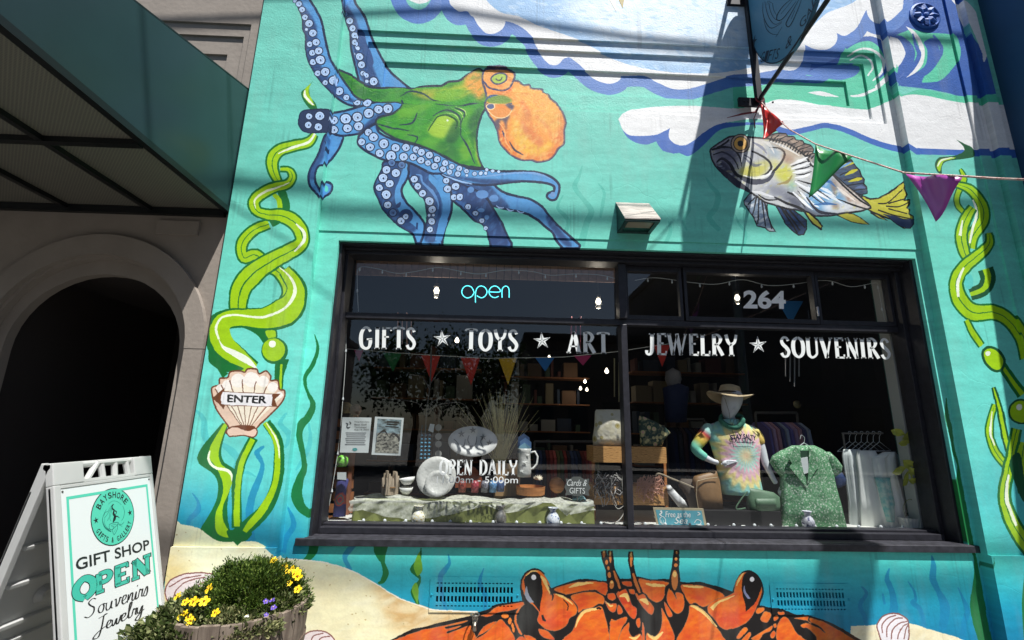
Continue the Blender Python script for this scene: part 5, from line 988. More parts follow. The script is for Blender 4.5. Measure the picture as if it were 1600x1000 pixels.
h = MB(); h.box(-6.5, XS - .036, -.035, -.004, 2.74, 2.789); h.build('rib', ablack, aw)
# blue neighbour on the right
bb = MB(); prof = [(.3, 0), (-.98, 0), (-.98, 2.3), (-.86, 2.85), (-.72, 3.25), (-.61, 4.1), (-.49, 4.6), (-.38, 4.85), (-.28, 5.5), (-.20, 6.2), (-.2, 7.2), (.3, 7.2)]
bb.prism(prof, (3.8705, 8.0), 'yz'); blue = bb.build('blue_building', mat('navy_stucco', (34, 70, 104), .6, noise=.08, nscale=3, bump=.2, bscale=30))
tag(blue, 'dark blue plain side wall of the neighbouring building at the right edge', 'building')
# body of the shop behind its front (keeps daylight out)
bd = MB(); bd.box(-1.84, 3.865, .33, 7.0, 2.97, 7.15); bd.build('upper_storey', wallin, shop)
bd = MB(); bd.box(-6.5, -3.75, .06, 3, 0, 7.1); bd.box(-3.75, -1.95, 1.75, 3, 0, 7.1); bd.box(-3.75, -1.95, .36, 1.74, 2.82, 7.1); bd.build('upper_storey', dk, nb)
# ------------------------------------------------------------------ ground and the other side of the street
conc = mat('pavement_concrete', (112, 110, 106), .85, noise=.1, nscale=12, bump=.4, bscale=60)
g = MB(); g.box(-40, 40, -3.6, .3, -.3, 0); tag(g.build('pavement', conc), kind='structure')
g = MB(); g.box(-40, 40, -3.75, -3.6, -.3, .004); tag(g.build('kerb', mat('kerb_concrete', (165, 160, 150), .8)), kind='structure')
g = MB(); g.box(-40, 40, -14, -3.75, -.4, -.13); tag(g.build('road', mat('asphalt', (62, 62, 64), .9, noise=.15, nscale=60, bump=.3, bscale=120)), kind='structure')
g = MB(); g.box(-40, 40, -19, -14, -.4, 0); tag(g.build('far_pavement', conc), kind='structure')
tag(mesh('ground', [(-200, -200, -.42), (200, -200, -.42), (200, 200, -.42), (-200, 200, -.42)], [(0, 1, 2, 3)], conc), kind='structure')
def far_building(x0, x1, y, h, col, label, rows, cols):
    e = empty('far_building', ((x0 + x1) / 2, y, 0), label, 'building')
    m = MB(); m.box(x0, x1, y - 8, y, 0, h); m.build('wall', mat('far_' + str(col[0]), col, .9, noise=.1), e)
    m = MB(); m.box(x0 - .15, x1 + .15, y - 8, y + .2, h, h + .35); m.build('cornice', mat('far_cornice', (40, 40, 42), .8), e)
    for r in range(rows):
        for c in range(cols):
            cx = x0 + (c + .5) * (x1 - x0) / cols; w = (x1 - x0) / cols * .28; z = 1 + r * 3
            m = MB(); m.box(cx - w, cx + w, y - .05, y + .02, z, z + 1.7); m.build('window', mat('far_window', (30, 34, 40), .1), e)
far_building(1.5, 8.0, -19.0, 5.6, (92, 84, 78), 'low brown building across the street, mirrored in the right-hand panes', 1, 4)
far_building(8.3, 22, -19.0, 9.2, (74, 72, 74), 'taller dark building across the street beside the low brown one', 2, 5)
far_building(-20, -9, -19.0, 6.2, (62, 58, 55), 'pale building across the street mirrored at the left of the window', 1, 4)
# ------------------------------------------------------------------ things in the window
SH = .728
def one(o, label, cat, group=None): return tag(o, label, cat, group)
def loft(rows, Y, depth, n=28, folds=.0, k=7, seed=0, cap=True, flat=.0, sq=1.0):
    """garment-like solid: rows (py, xl, xr[, depth scale]) in photo px seen on the plane y=Y"""
    mb = MB(); vs = []; r = random.Random(seed); ph = [r.uniform(0, 6.3) for _ in range(4)]
    for j, row in enumerate(rows):
        py, xl, xr = row[:3]; ds = row[3] if len(row) > 3 else 1
        a = W(xl, py, Y); b = W(xr, py, Y); c = (a + b) / 2; hw = (b.x - a.x) / 2
        for i in range(n):
            t = 2 * math.pi * i / n; f = 1 + folds * (math.sin(k * t + ph[0] + j * .22) * .6 + math.sin((k * 2 + 1) * t + ph[1] - j * .3) * .4)
            cx = math.copysign(abs(math.cos(t)) ** sq, math.cos(t)); sy = math.copysign(abs(math.sin(t)) ** sq, math.sin(t))
            vs.append((c.x + hw * cx * (1 + (f - 1) * .25), Y + depth * ds * sy * f, (a.z + b.z) / 2 + (a.z - b.z) / 2 * -cx))
    m = len(rows); fs = [(j * n + i, j * n + (i + 1) % n, (j + 1) * n + (i + 1) % n, (j + 1) * n + i) for j in range(m - 1) for i in range(n)]
    if cap: fs += [tuple(range(n))[::-1], tuple((m - 1) * n + i for i in range(n))]
    return mb.add(vs, fs)
def ramp_mat(name, center, radius, cols, noise=.1, ang=0.0, rough=.85):
    m = bpy.data.materials.new(name); m.use_nodes = True; n = m.node_tree.nodes; l = m.node_tree.links; b = n['Principled BSDF']; b.inputs['Roughness'].default_value = rough
    tc = n.new('ShaderNodeTexCoord'); sb = n.new('ShaderNodeVectorMath'); sb.operation = 'SUBTRACT'; sb.inputs[1].default_value = center; l.new(tc.outputs['Object'], sb.inputs[0])
    nz = n.new('ShaderNodeTexNoise'); nz.inputs['Scale'].default_value = 22; nz.inputs['Detail'].default_value = 4; l.new(tc.outputs['Object'], nz.inputs['Vector'])
    ml = n.new('ShaderNodeVectorMath'); ml.operation = 'MULTIPLY'; ml.inputs[1].default_value = (1, 0, 1); l.new(sb.outputs[0], ml.inputs[0])
    ln = n.new('ShaderNodeVectorMath'); ln.operation = 'LENGTH'; l.new(ml.outputs[0], ln.inputs[0])
    gr = n.new('ShaderNodeSeparateXYZ'); l.new(sb.outputs[0], gr.inputs[0]); at = n.new('ShaderNodeMath'); at.operation = 'ARCTAN2'; l.new(gr.outputs['Z'], at.inputs[0]); l.new(gr.outputs['X'], at.inputs[1])
    sn = n.new('ShaderNodeMath'); sn.operation = 'SINE'; mm = n.new('ShaderNodeMath'); mm.operation = 'MULTIPLY'; mm.inputs[1].default_value = 22; l.new(at.outputs[0], mm.inputs[0]); l.new(mm.outputs[0], sn.inputs[0])
    a1 = n.new('ShaderNodeMath'); a1.operation = 'MULTIPLY_ADD'; a1.inputs[1].default_value = .07 * (1 if ang else 0) ; a1.inputs[2].default_value = 0; l.new(sn.outputs[0], a1.inputs[0])
    dv = n.new('ShaderNodeMath'); dv.operation = 'DIVIDE'; dv.inputs[1].default_value = radius; l.new(ln.outputs['Value'], dv.inputs[0])
    a2 = n.new('ShaderNodeMath'); a2.operation = 'ADD'; l.new(dv.outputs[0], a2.inputs[0]); l.new(a1.outputs[0], a2.inputs[1])
    a3 = n.new('ShaderNodeMath'); a3.operation = 'MULTIPLY_ADD'; a3.inputs[1].default_value = noise; l.new(nz.outputs[0], a3.inputs[0]); l.new(a2.outputs[0], a3.inputs[2])
    r = n.new('ShaderNodeValToRGB'); e = r.color_ramp.elements
    e[0].position = 0; e[1].position = 1; e[0].color = (*lin(cols[0]), 1); e[1].color = (*lin(cols[-1]), 1)
    for i in range(1, len(cols) - 1): e.new(i / (len(cols) - 1)).color = (*lin(cols[i]), 1)
    l.new(a3.outputs[0], r.inputs[0]); l.new(r.outputs[0], b.inputs['Base Color'])
    n3 = n.new('ShaderNodeTexNoise'); n3.inputs['Scale'].default_value = 14; l.new(tc.outputs['Object'], n3.inputs['Vector']); bp = n.new('ShaderNodeBump'); bp.inputs['Strength'].default_value = .5; bp.inputs['Distance'].default_value = .02; l.new(n3.outputs[0], bp.inputs['Height']); l.new(bp.outputs[0], b.inputs['Normal'])
    return m
def spot_mat(name, base, c1, c2, scale=60, rough=.8, th=(.22, .34)):
    m = bpy.data.materials.new(name); m.use_nodes = True; n = m.node_tree.nodes; l = m.node_tree.links; b = n['Principled BSDF']; b.inputs['Roughness'].default_value = rough
    tc = n.new('ShaderNodeTexCoord'); v = n.new('ShaderNodeTexVoronoi'); v.inputs['Scale'].default_value = scale; l.new(tc.outputs['Object'], v.inputs['Vector'])
    r = n.new('ShaderNodeValToRGB'); e = r.color_ramp; e.interpolation = 'CONSTANT'
    e.elements[0].color = (*lin(c1), 1); e.elements[1].position = th[0]; e.elements[1].color = (*lin(c2), 1); q = e.elements.new(th[1]); q.color = (*lin(base), 1)
    l.new(v.outputs['Distance'], r.inputs[0])
    nz = n.new('ShaderNodeTexNoise'); nz.inputs['Scale'].default_value = scale * 1.7; nz.inputs['Detail'].default_value = 5; l.new(tc.outputs['Object'], nz.inputs['Vector'])
    rr = n.new('ShaderNodeValToRGB'); rr.color_ramp.elements[0].position = .52; rr.color_ramp.elements[1].position = .56; rr.color_ramp.elements[0].color = (0, 0, 0, 1); rr.color_ramp.elements[1].color = (.3, .3, .3, 1); l.new(nz.outputs[0], rr.inputs[0])
    mx = n.new('ShaderNodeMixRGB'); mx.inputs[2].default_value = (*lin(c2), 1); l.new(rr.outputs[0], mx.inputs[0]); l.new(r.outputs[0], mx.inputs[1]); l.new(mx.outputs[0], b.inputs['Base Color'])
    n3 = n.new('ShaderNodeTexNoise'); n3.inputs['Scale'].default_value = 12; l.new(tc.outputs['Object'], n3.inputs['Vector']); bp = n.new('ShaderNodeBump'); bp.inputs['Strength'].default_value = .6; bp.inputs['Distance'].default_value = .025; l.new(n3.outputs[0], bp.inputs['Height']); l.new(bp.outputs[0], b.inputs['Normal'])
    return m
def paper(name, tl, tr, br, bl, Y, m, label=None, cat='poster', parent=None, th=.0015):
    P = [W(*p, Y) for p in (tl, tr, br, bl)]; a = MB(); vs = P + [p + Vector((0, th, 0)) for p in P]
    a.add(vs, [(0, 1, 2, 3), (7, 6, 5, 4), (0, 4, 5, 1), (1, 5, 6, 2), (2, 6, 7, 3), (3, 7, 4, 0)])
    o = a.build(name, m, parent, world=parent is not None)
    if label: tag(o, label, cat)
    return o
def flatdraw(name, strokes, m, parent, mapf, k=5):
    """strokes: (points, widths) in drawing units, mapped by mapf(u,v)->Vector"""
    V = []; F = []
    for pts, w in strokes:
        q = smoothpts(pts, k=k) if len(pts) > 2 else np.array(pts, float)
        ww = np.interp(np.linspace(0, 1, len(q)), np.linspace(0, 1, len(w)), w) if hasattr(w, '__len__') else np.full(len(q), w)
        T = np.gradient(q, axis=0); T /= np.maximum(np.hypot(T[:, 0], T[:, 1]), 1e-9)[:, None]; Nn = np.stack([-T[:, 1], T[:, 0]], 1) * (ww / 2)[:, None]
        b = len(V)
        for c, d in zip(q + Nn, q - Nn): V += [mapf(*c), mapf(*d)]
        F += [(b + 2 * i, b + 2 * i + 1, b + 2 * i + 3, b + 2 * i + 2) for i in range(len(q) - 1)]
    return mesh(name, V, F, m, parent)
ink = mat('ink', (24, 26, 30), .8)
# --- two notices taped inside the glass
whitep = mat('white_paper', (205, 212, 212), .6)
s1 = paper('notice_sheet', (535, 652), (580.5, 652.5), (575.5, 707.5), (531, 707), .232, whitep, 'white tournament notice sheet with lines of print, left of the pair taped in the window')
def q1(u, v): a = W(535, 652, .2305); b = W(580.5, 652.5, .2305); c = W(531, 707, .2305); return a + (b - a) * u + (c - a) * v
for i, t in enumerate(('Ferny Path Open', 'Bass Golf', 'Tournament', 'Aug 16, 2025')): bfont(t, 'print', ink, s1, q1(.43, .15 + .075 * i), q1(.93 if i in (0, 3) else .85, .15 + .075 * i), q1(.43, .105 + .075 * i))
flatdraw('print', [([(.15 + .02 * (i % 3), .44 + i * .055), (.85 - .03 * (i % 2), .44 + i * .055)], .018) for i in range(7)], mat('grey_print', (120, 124, 128), .8), s1, q1)
flatdraw('print', [([(.13, .16), (.2, .2), (.17, .26), (.22, .3), (.3, .27)], [.01, .05, .03, .04, .01]), ([(.25, .12), (.3, .17), (.26, .2)], [.02, .04, .01])], mat('grey_ink', (80, 86, 90), .8), s1, q1)
a = MB(); [a.lathe([(.017, -.0004), (.017, .0)], q1(.5, .91), 16, Matrix.Rotation(math.pi / 2, 3, 'X') @ Matrix.Scale(.6, 3, (0, 1, 0)))]; a.build('stamp', mat('teal_ink', (60, 150, 150), .7), s1)
s2 = paper('poster', (586, 651), (631, 653), (625.5, 712), (580.5, 710.5), .232, whitep, 'white bordered poster of a rocky shore in black and cream, right of the notice pair')
paper('poster_picture', (590, 654), (627.5, 656), (622.5, 708.5), (585.5, 707), .2312, mat('poster_print', (150, 175, 185), .7, rgb2=(60, 66, 64), nscale=26, stretch=(1, 1, 1.6)), parent=s2, th=.0004)
def q2(u, v): a = W(590, 654, .2305); b = W(627.5, 656, .2305); c = W(585.5, 707, .2305); return a + (b - a) * u + (c - a) * v
paper('poster_picture', (590, 676), (625.5, 678), (622.5, 708.5), (585.8, 707), .2309, mat('poster_rocks', (172, 170, 156), .7, rgb2=(24, 26, 26), nscale=55, stretch=(1, 1, 1.6)), parent=s2, th=.0002)
flatdraw('print', [([(.4, .08), (.9, .08)], .05), ([(.4, .15), (.85, .15)], .04), ([(.35, .22), (.9, .23)], .03), ([(.05, .5), (.3, .35), (.5, .5)], [.03, .06, .02]), ([(.55, .55), (.7, .42), (.95, .55), (.95, .66)], [.02, .06, .08, .02])], ink, s2, q2)
# --- slatted board with hanging socks at the left
slat = mat('orange_slatwall', (150, 96, 58), .6, noise=.12)
sw = empty('slat_display', W(535, 730, .62), 'orange brown slatted display board at the left end of the window', 'display board')
for i in range(9):
    p = W(512, 655 + i * 19, .62); q = W(553, 655 + i * 19, .62); a = MB(); a.box(p.x, q.x, .61, .63, p.z - .055, p.z + .005); a.build('slat', slat, sw)
a = MB(); p = W(553, 640, .6); q = W(562, 810, .6); a.box(p.x, p.x + .03, .59, .64, q.z, p.z); a.build('side_board', mat('redwood_edge', (140, 90, 66), .6), sw)
sk = loft([(748, 527, 544, .6), (752, 526, 545), (765, 525, 541), (778, 523, 541), (795, 521, 541), (807, 520, 540)], .42, .02, 16, .1)
one(sk.build('socks', ramp_mat('sock_knit', tuple(W(533, 780, .42)), .07, [(220, 60, 60), (240, 130, 60), (120, 60, 130), (230, 80, 50), (40, 140, 140), (235, 90, 60), (60, 60, 120)], .7), smooth=True), 'bright red and orange patterned socks hanging at the left window edge', 'socks')
sc = paper('sock_card', (527, 738), (541, 738), (541, 750), (527, 749), .40, whitep, 'blue and white header card above the hanging socks', 'card')
for i, (px_, py_, c_) in enumerate(((541, 637, (150, 130, 90)), (556, 640, (120, 90, 80)), (535, 720, (120, 200, 70)))):
    a = MB(); c = W(px_, py_, .55); a.lathe([(.03, 0), (.045, .03), (.04, .06), (.015, .08)], (c.x, c.y, c.z - .04), 16); one(a.build('trinket', mat('trinket' + str(i), c_, .4, noise=.4, nscale=40), smooth=True), ['gold domed trinket above the white notice sheet', 'dark brown rounded trinket above the slatted board corner', 'green shiny trinket below the notice sheet'][i], 'trinket')
# --- jewellery tree with hanging things
jt = W(668, 760, .62); tr = empty('jewelry_tree', (jt.x, jt.y, SH), 'dark metal display tree with curved arms behind the two notices', 'jewelry stand')
iron = mat('dark_iron', (104, 100, 96), .45, .4)
def tubepx(pts, Y, r, n=6): a = MB(); a.tube([W(x, y, Y) for x, y in smoothpts(pts, k=5)], r, n); return a
tubepx([(667, 745), (664, 700), (667, 640), (672, 600), (674, 540)], .62, .006).build('pole', iron, tr)
for pts in (((667, 655), (655, 632), (635, 626), (612, 624), (604, 634)), ((668, 650), (680, 635), (700, 630), (720, 630), (731, 640), (730, 660)), ((668, 645), (676, 628), (690, 622), (702, 626), (700, 634)), ((672, 610), (660, 590), (640, 585)), ((672, 600), (690, 578), (705, 582))): tubepx(pts, .62, .0035).build('arm', iron, tr)
bl = mat('blue_glass', (70, 130, 160), .3)
for i, x in enumerate((658, 664, 670)):
    a = tubepx([(x + 2, 664), (x, 680), (x - 2, 718)], .50, .0012, 4)
    for y in range(680, 720, 6): c = W(x - .04 * (y - 664) + 2, y, .50); a.lathe([(.002, -.008), (.011, 0), (.002, .008)], c, 8)
    one(a.build('glass_float_strand', bl), ['left', 'middle', 'right'][i] + ' one of three strands of blue charms hanging right of the posters', 'hanging charm', 'blue charm strands beside the jewelry tree')
a = tubepx([(686, 640), (685, 720)], .52, .001, 4)
for y in (668, 682, 694, 709): c = W(685, y, .52); a.lathe([(.024, -.002), (.024, .002)], c, 20, Matrix.Rotation(math.pi / 2, 3, 'X'))
one(a.build('capiz_strand', mat('capiz', (150, 150, 146), .3)), 'string of round translucent shell discs hanging behind the plates', 'hanging charm')
tg = paper('price_tag', (672, 662), (679, 663), (677, 676), (669, 673), .48, whitep, 'small white price tag hanging above the blue strands', 'tag')
# --- table with green cloth and gauze
gc = mat('green_cloth', (116, 122, 66), .9, noise=.12, nscale=18, bump=.4, bscale=25, stretch=(1, 1, .3))
p0 = W(556, 786, .34); p1 = W(925, 789, .34); top_z = p0.z
a = MB(); a.box(p0.x, p1.x, .33, .62, SH + .001, top_z - .004)
tb = a.build('table_box', gc); tag(tb, 'low box covered in olive green cloth holding the white gauze and plates', 'display table')
V = []; F = []; nx, nz_ = 90, 8
for j in range(nz_ + 1):
    for i in range(nx + 1):
        x = p0.x - .01 + (p1.x - p0.x + .02) * i / nx; f = j / nz_
        V.append((x, .325 - .012 * f - .008 * f * math.sin(i * .9 + 2 * math.sin(i * .13)), top_z - f * (top_z - SH - .002)))
F = [(j * (nx + 1) + i, j * (nx + 1) + i + 1, (j + 1) * (nx + 1) + i + 1, (j + 1) * (nx + 1) + i) for j in range(nz_) for i in range(nx)]
ms = mesh('cloth_front', V, F, gc, tb, smooth=True); ms.modifiers.new('s', 'SOLIDIFY').thickness = .003
gz = bpy.data.materials.new('white_gauze'); gz.use_nodes = True; n = gz.node_tree.nodes; b = n['Principled BSDF']; b.inputs['Base Color'].default_value = (.74, .75, .66, 1); b.inputs['Roughness'].default_value = .9
tc = n.new('ShaderNodeTexCoord'); nz0 = n.new('ShaderNodeTexNoise'); nz0.inputs['Scale'].default_value = 48; nz0.inputs['Detail'].default_value = 5; mp = n.new('ShaderNodeMapRange'); mp.inputs['From Min'].default_value = .35; mp.inputs['From Max'].default_value = .65; mp.inputs['To Min'].default_value = .34; mp.inputs['To Max'].default_value = .62
gz.node_tree.links.new(tc.outputs['Object'], nz0.inputs[0]); gz.node_tree.links.new(nz0.outputs[0], mp.inputs[0]); gz.node_tree.links.new(mp.outputs[0], b.inputs['Alpha'])
V = []; nx, ny = 160, 26
hem_px = [(548, 800), (570, 796), (600, 806), (640, 812), (680, 808), (720, 800), (755, 790), (765, 792), (790, 802), (820, 796), (850, 783), (865, 788), (885, 806), (905, 800), (925, 797)]
for i in range(nx + 1):
    f = i / nx; x = W(548, 790, .33).x * (1 - f) + W(928, 790, .33).x * f
    ppx = 548 + 380 * f; hz = W(ppx, np.interp(ppx, [h[0] for h in hem_px], [h[1] for h in hem_px]), .31).z
    crest = .012 + .026 * abs(math.sin(f * 9.5 + .4)) + .008 * math.sin(f * 23) ** 2
    for j in range(ny + 1):
        g = j / ny
        if g < .5: t = g / .5; y = .52 - .21 * t; z = top_z + .006 + crest * math.sin(math.pi * (t * .8 + .1)) * (1 + .15 * math.sin(i * .35 + j * .5)) 
        else: t = (g - .5) / .5; y = .31 - .012 * math.sin(i * .45 + 3 * t) - .008 * t; z = (top_z + .012 + crest * .3) * (1 - t) + hz * t
        V.append((x + .006 * math.sin(j * .8 + i * .2), y, z))
F = [(i * (ny + 1) + j, i * (ny + 1) + j + 1, (i + 1) * (ny + 1) + j + 1, (i + 1) * (ny + 1) + j) for i in range(nx) for j in range(ny)]
gzo = mesh('gauze_cloth', V, F, gz, smooth=True); tag(gzo, 'sheer white gauze draped in swags over the green covered box', 'cloth')
# --- driftwood candle, bowls, plates, oval plate
dw = mat('driftwood', (168, 152, 132), .85, noise=.3, nscale=50, bump=.6, bscale=80, stretch=(1, 1, .2))
c = W(609, 773, .42); dwt = empty('driftwood_holder', (c.x, c.y, c.z), 'candle holder of upright driftwood sticks tied together beside the white bowls', 'candle holder')
for i in range(19):
    t = i * 2.4; rr = .022 + .022 * (i % 2); a = MB(); x = c.x + rr * math.cos(t) * 1.15; y = c.y + rr * math.sin(t) * .6; h_ = .13 + .03 * math.sin(i * 1.7)
    a.tube([(x, y, c.z), (x + .003, y, c.z + h_ * .5), (x - .002 + .004 * math.sin(i), y, c.z + h_)], [.010, .012, .008], 7); a.build('stick', dw, dwt)
a = MB(); a.tube([(c.x + .055 * math.cos(t), c.y + .03 * math.sin(t), c.z + .05) for t in np.linspace(0, 2 * math.pi, 17)[:-1]], .004, 6, closed=True); a.build('twine', mat('twine', (130, 96, 60), .9), dwt)
cer = mat('white_ceramic', (226, 226, 222), .25, spec=.5)
for (px_, py_, s_, lb) in ((634, 772, .050, 'plain white bowl at the bottom of the stacked pair'), (637, 757, .056, 'tilted white bowl filled with dry grass on top of the other bowl')):
    c = W(px_, py_, .42); a = MB(); a.lathe([(s_ * .45, 0), (s_ * .8, .02), (s_, .045), (s_ * .95, .045), (s_ * .7, .02), (.001, .008)], (c.x, c.y, c.z), 26, Matrix.Rotation(-.15 if s_ > .053 else 0, 3, 'Y')); one(a.build('bowl', cer, smooth=True), lb, 'bowl')
def plate(px_, py_, r, Y, label, tilt=-.25, sx=1.0, sz=1.0, m=cer):
    c = W(px_, py_, Y); a = MB(); R = Matrix.Rotation(math.pi / 2 + tilt, 3, 'X') @ Matrix.Diagonal((sx, sz, 1))
    a.lathe([(.001, 0), (r * .6, .002), (r * .72, .008), (r, .014), (r * .99, .018), (r * .7, .013), (r * .58, .007), (.001, .006)], c, 40, R); return one(a.build('plate', m, smooth=True), label, 'plate')
cer2 = mat('embossed_ceramic', (188, 188, 184), .35, noise=.05, nscale=30, bump=1.0, bscale=45)
plate(682, 745, .138, .40, 'large white embossed round plate standing behind the smaller one', m=cer2); plate(684, 756, .088, .36, 'small white embossed round plate leaning in front of the large one', m=cer2)
ov = plate(739, 690, .182, .525, 'oval white platter printed with coral branches and starfish, standing on the box', sz=.62, m=mat('platter_glaze', (214, 214, 212), .4, bump=.2, bscale=30))
def q3(u, v): c = W(739 + u, 690 + v, .507); return c
flatdraw('platter_pattern', [([(-26, 22), (-22, 10), (-24, 2), (-30, -4)], [2.5, 1.6, 1]), ([(-22, 10), (-14, 6), (-12, -4)], [1.6, 1]), ([(-4, 24), (-4, 8), (-8, -2), (-6, -10)], [3, 2, 1]), ([(-4, 8), (4, 4), (6, -8)], [2, 1]), ([(12, 20), (16, 10), (12, 0), (16, -8)], [2.4, 1.6, 1]), ([(24, 17), (26, 8), (22, 0)], [2, 1]), ([(-8, 14), (-14, 20)], 2), ([(6, 20), (10, 14), (4, 8)], [2.4, 1.2, .8])], mat('platter_grey', (120, 124, 130), .6), ov, q3)
for (u, v) in ((16, -7), (-18, -12), (0, -18), (26, 2)):
    V, F = star(u, v, 6); mesh('platter_pattern', [q3(x, y) for x, y in V], F, _M['platter_grey'], ov)
# pampas grass
gr = MB(); rr = random.Random(5); base = W(782, 735, .60)
gm = mat('dry_grass', (214, 204, 150), .9)
for i in range(110):
    t = rr.gauss(0, .17); L = rr.uniform(.28, .62); b0 = base + Vector((rr.uniform(-.03, .03), rr.uniform(-.02, .02), 0)); pts = [b0 + Vector((math.sin(t) * L * u * (1 + .5 * u), rr.uniform(-.01, .01), L * u * math.cos(t * 1.2) - .06 * u * u * abs(t))) for u in np.linspace(0, 1, 6)]
    gr.tube(pts, [.0022, .002, .002, .0018, .0014, .0006], 3, cap=False)
o = gr.build('dry_grass', gm); tag(o, 'tuft of tall dry pampas grass fanning up behind the oval platter', 'plant')
a = MB(); a.lathe([(.04, 0), (.055, .1), (.045, .22), (.05, .24)], (base.x, base.y, SH + .11), 16); one(a.build('grass_pot', mat('pot_brown', (110, 84, 62), .7), smooth=True), 'brown pot holding the dry grass behind the oval platter', 'pot')
# pitcher with napkins, basket, wooden bowl
c = W(819, 745, .42); pt = empty('pitcher', (c.x, c.y, c.z), 'tall white starfish pitcher with folded blue napkins, to the right of the platter', 'pitcher')
a = MB(); a.lathe([(.048, 0), (.05, .03), (.044, .12), (.042, .17), (.05, .195), (.045, .195), (.038, .16), (.03, .02)], c, 28); a.build('pitcher_body', cer2, pt, smooth=True)
a = MB(); a.tube([c + Vector((.04 + x, 0, z)) for x, z in ((0, .165), (.035, .175), (.055, .14), (.05, .09), (.025, .06), (0, .05))], .007, 8); a.build('handle', cer, pt, smooth=True)
for i, (dx, h_, cc) in enumerate(((-.012, .30, (52, 72, 104)), (.012, .27, (80, 110, 150)), (0, .235, (120, 160, 180)))):
    a = MB(); w_ = .042; a.add([c + Vector((dx * .5 - w_, -.012 + .012 * (2 - i), .16)), c + Vector((dx * .5 + w_, -.012 + .012 * (2 - i), .16)), c + Vector((dx * .5 + w_, -.02 + .012 * (2 - i), h_ - .03)), c + Vector((dx * .5, -.02 + .012 * (2 - i), h_)), c + Vector((dx * .5 - w_, -.02 + .012 * (2 - i), h_ - .03)), c + Vector((dx * .5 - w_, .0 + .012 * (2 - i), .16)), c + Vector((dx * .5 + w_, .0 + .012 * (2 - i), .16)), c + Vector((dx * .5 + w_, -.006 + .012 * (2 - i), h_ - .03)), c + Vector((dx * .5, -.006 + .012 * (2 - i), h_)), c + Vector((dx * .5 - w_, -.006 + .012 * (2 - i), h_ - .03))],
        [(0, 1, 2, 3, 4), (9, 8, 7, 6, 5), (0, 5, 6, 1), (1, 6, 7, 2), (2, 7, 8, 3), (3, 8, 9, 4), (4, 9, 5, 0)]); one(a.build('napkin', mat('napkin' + str(i), cc, .8)), ['dark blue folded napkin, tallest in the white pitcher', 'mid blue folded napkin between two others in the pitcher', 'pale blue folded napkin at the front of the pitcher'][i], 'napkin')
def starm(c, r, m, name, parent, R=None):
    V, F = star(0, 0, r); a = MB(); vs = [Vector((x, -.004, -z)) for x, z in V[:-1]] + [Vector((0, -.010, 0))]; a.add([(c + v) for v in vs], F); return a.build(name, m, parent)
starm(c + Vector((0, -.047, .10)), .024, cer, 'starfish_relief', pt); starm(c + Vector((-.02, -.045, .04)), .018, cer, 'starfish_relief', pt); starm(c + Vector((.02, -.04, .15)), .016, cer, 'starfish_relief', pt)
wd = mat('warm_wood', (176, 116, 66), .5, noise=.25, nscale=12, stretch=(1, 1, 8))
def oak(): 
    if 'oak_ply' in _M: return _M['oak_ply']
    m = mat('oak_ply', (196, 142, 84), .5); n = m.node_tree.nodes; l = m.node_tree.links; w = n.new('ShaderNodeTexWave'); w.wave_type = 'RINGS'; w.inputs['Scale'].default_value = 9; w.inputs['Distortion'].default_value = 9; w.inputs['Detail'].default_value = 2; w.inputs['Detail Scale'].default_value = 1.2
    tc = n['Texture Coordinate']; mp = n['Mapping']; mp.inputs['Scale'].default_value = (1.2, 1, 5); l.new(mp.outputs[0], w.inputs[0]); r = n.new('ShaderNodeValToRGB'); r.color_ramp.elements[0].color = (*lin((128, 80, 40)), 1); r.color_ramp.elements[1].color = (*lin((214, 164, 104)), 1); r.color_ramp.elements[1].position = .45
    l.new(w.outputs[0], r.inputs[0]); l.new(r.outputs[0], n['Principled BSDF'].inputs['Base Color']); return m
c = W(829, 770, .46); a = MB(); a.lathe([(.10, 0), (.105, .055), (.098, .055), (.094, .01), (.001, .01)], (c.x, c.y, c.z - .01), 30); one(a.build('round_basket', wd, smooth=False), 'round bentwood box holding a white shell under the pitcher', 'box')
c = W(841, 748, .42); a = MB(); [a.tube([c + Vector((.0, 0, .0)), c + Vector((.034 * math.cos(t), .02 * math.sin(t * 2), .018 * math.sin(t) + .008))], [.010, .002], 6) for t in np.linspace(0, 2 * math.pi, 12)[:-1]]; one(a.build('spiny_shell', mat('shell_cream', (226, 214, 190), .6)), 'cream spiny seashell resting on the round wooden box', 'shell')
for i, (px_, py_, col_) in enumerate(((742, 757, (150, 60, 70)), (757, 757, (110, 110, 120)), (770, 757, (90, 130, 170)), (722, 757, (130, 60, 50)), (782, 756, (70, 90, 130)))):
    c = W(px_, py_ + 12, .45); a = MB(); a.lathe([(.026, 0), (.028, .05), (.022, .075), (.001, .08)], c, 14); one(a.build('glass_jar', mat('jar%d' % i, col_, .35, noise=.6, nscale=70), smooth=True), ['jar with red speckles on the gauze, under the lettering', 'grey speckled jar between a red and a blue jar', 'pale blue jar right of the grey speckled jar', 'dark red jar left of the row behind the hours lettering', 'navy jar, the farthest right of the row on the gauze'][i], 'jar')
a = MB(); p = W(775, 724, .56); q = W(812, 775, .56); a.box(p.x, q.x, .54, .58, q.z, p.z); one(a.build('leaning_board', mat('plank_mix', (150, 120, 84), .7, rgb2=(80, 70, 60), nscale=16, stretch=(1, 1, .1))), 'weathered plank board leaning behind the pitcher', 'board')
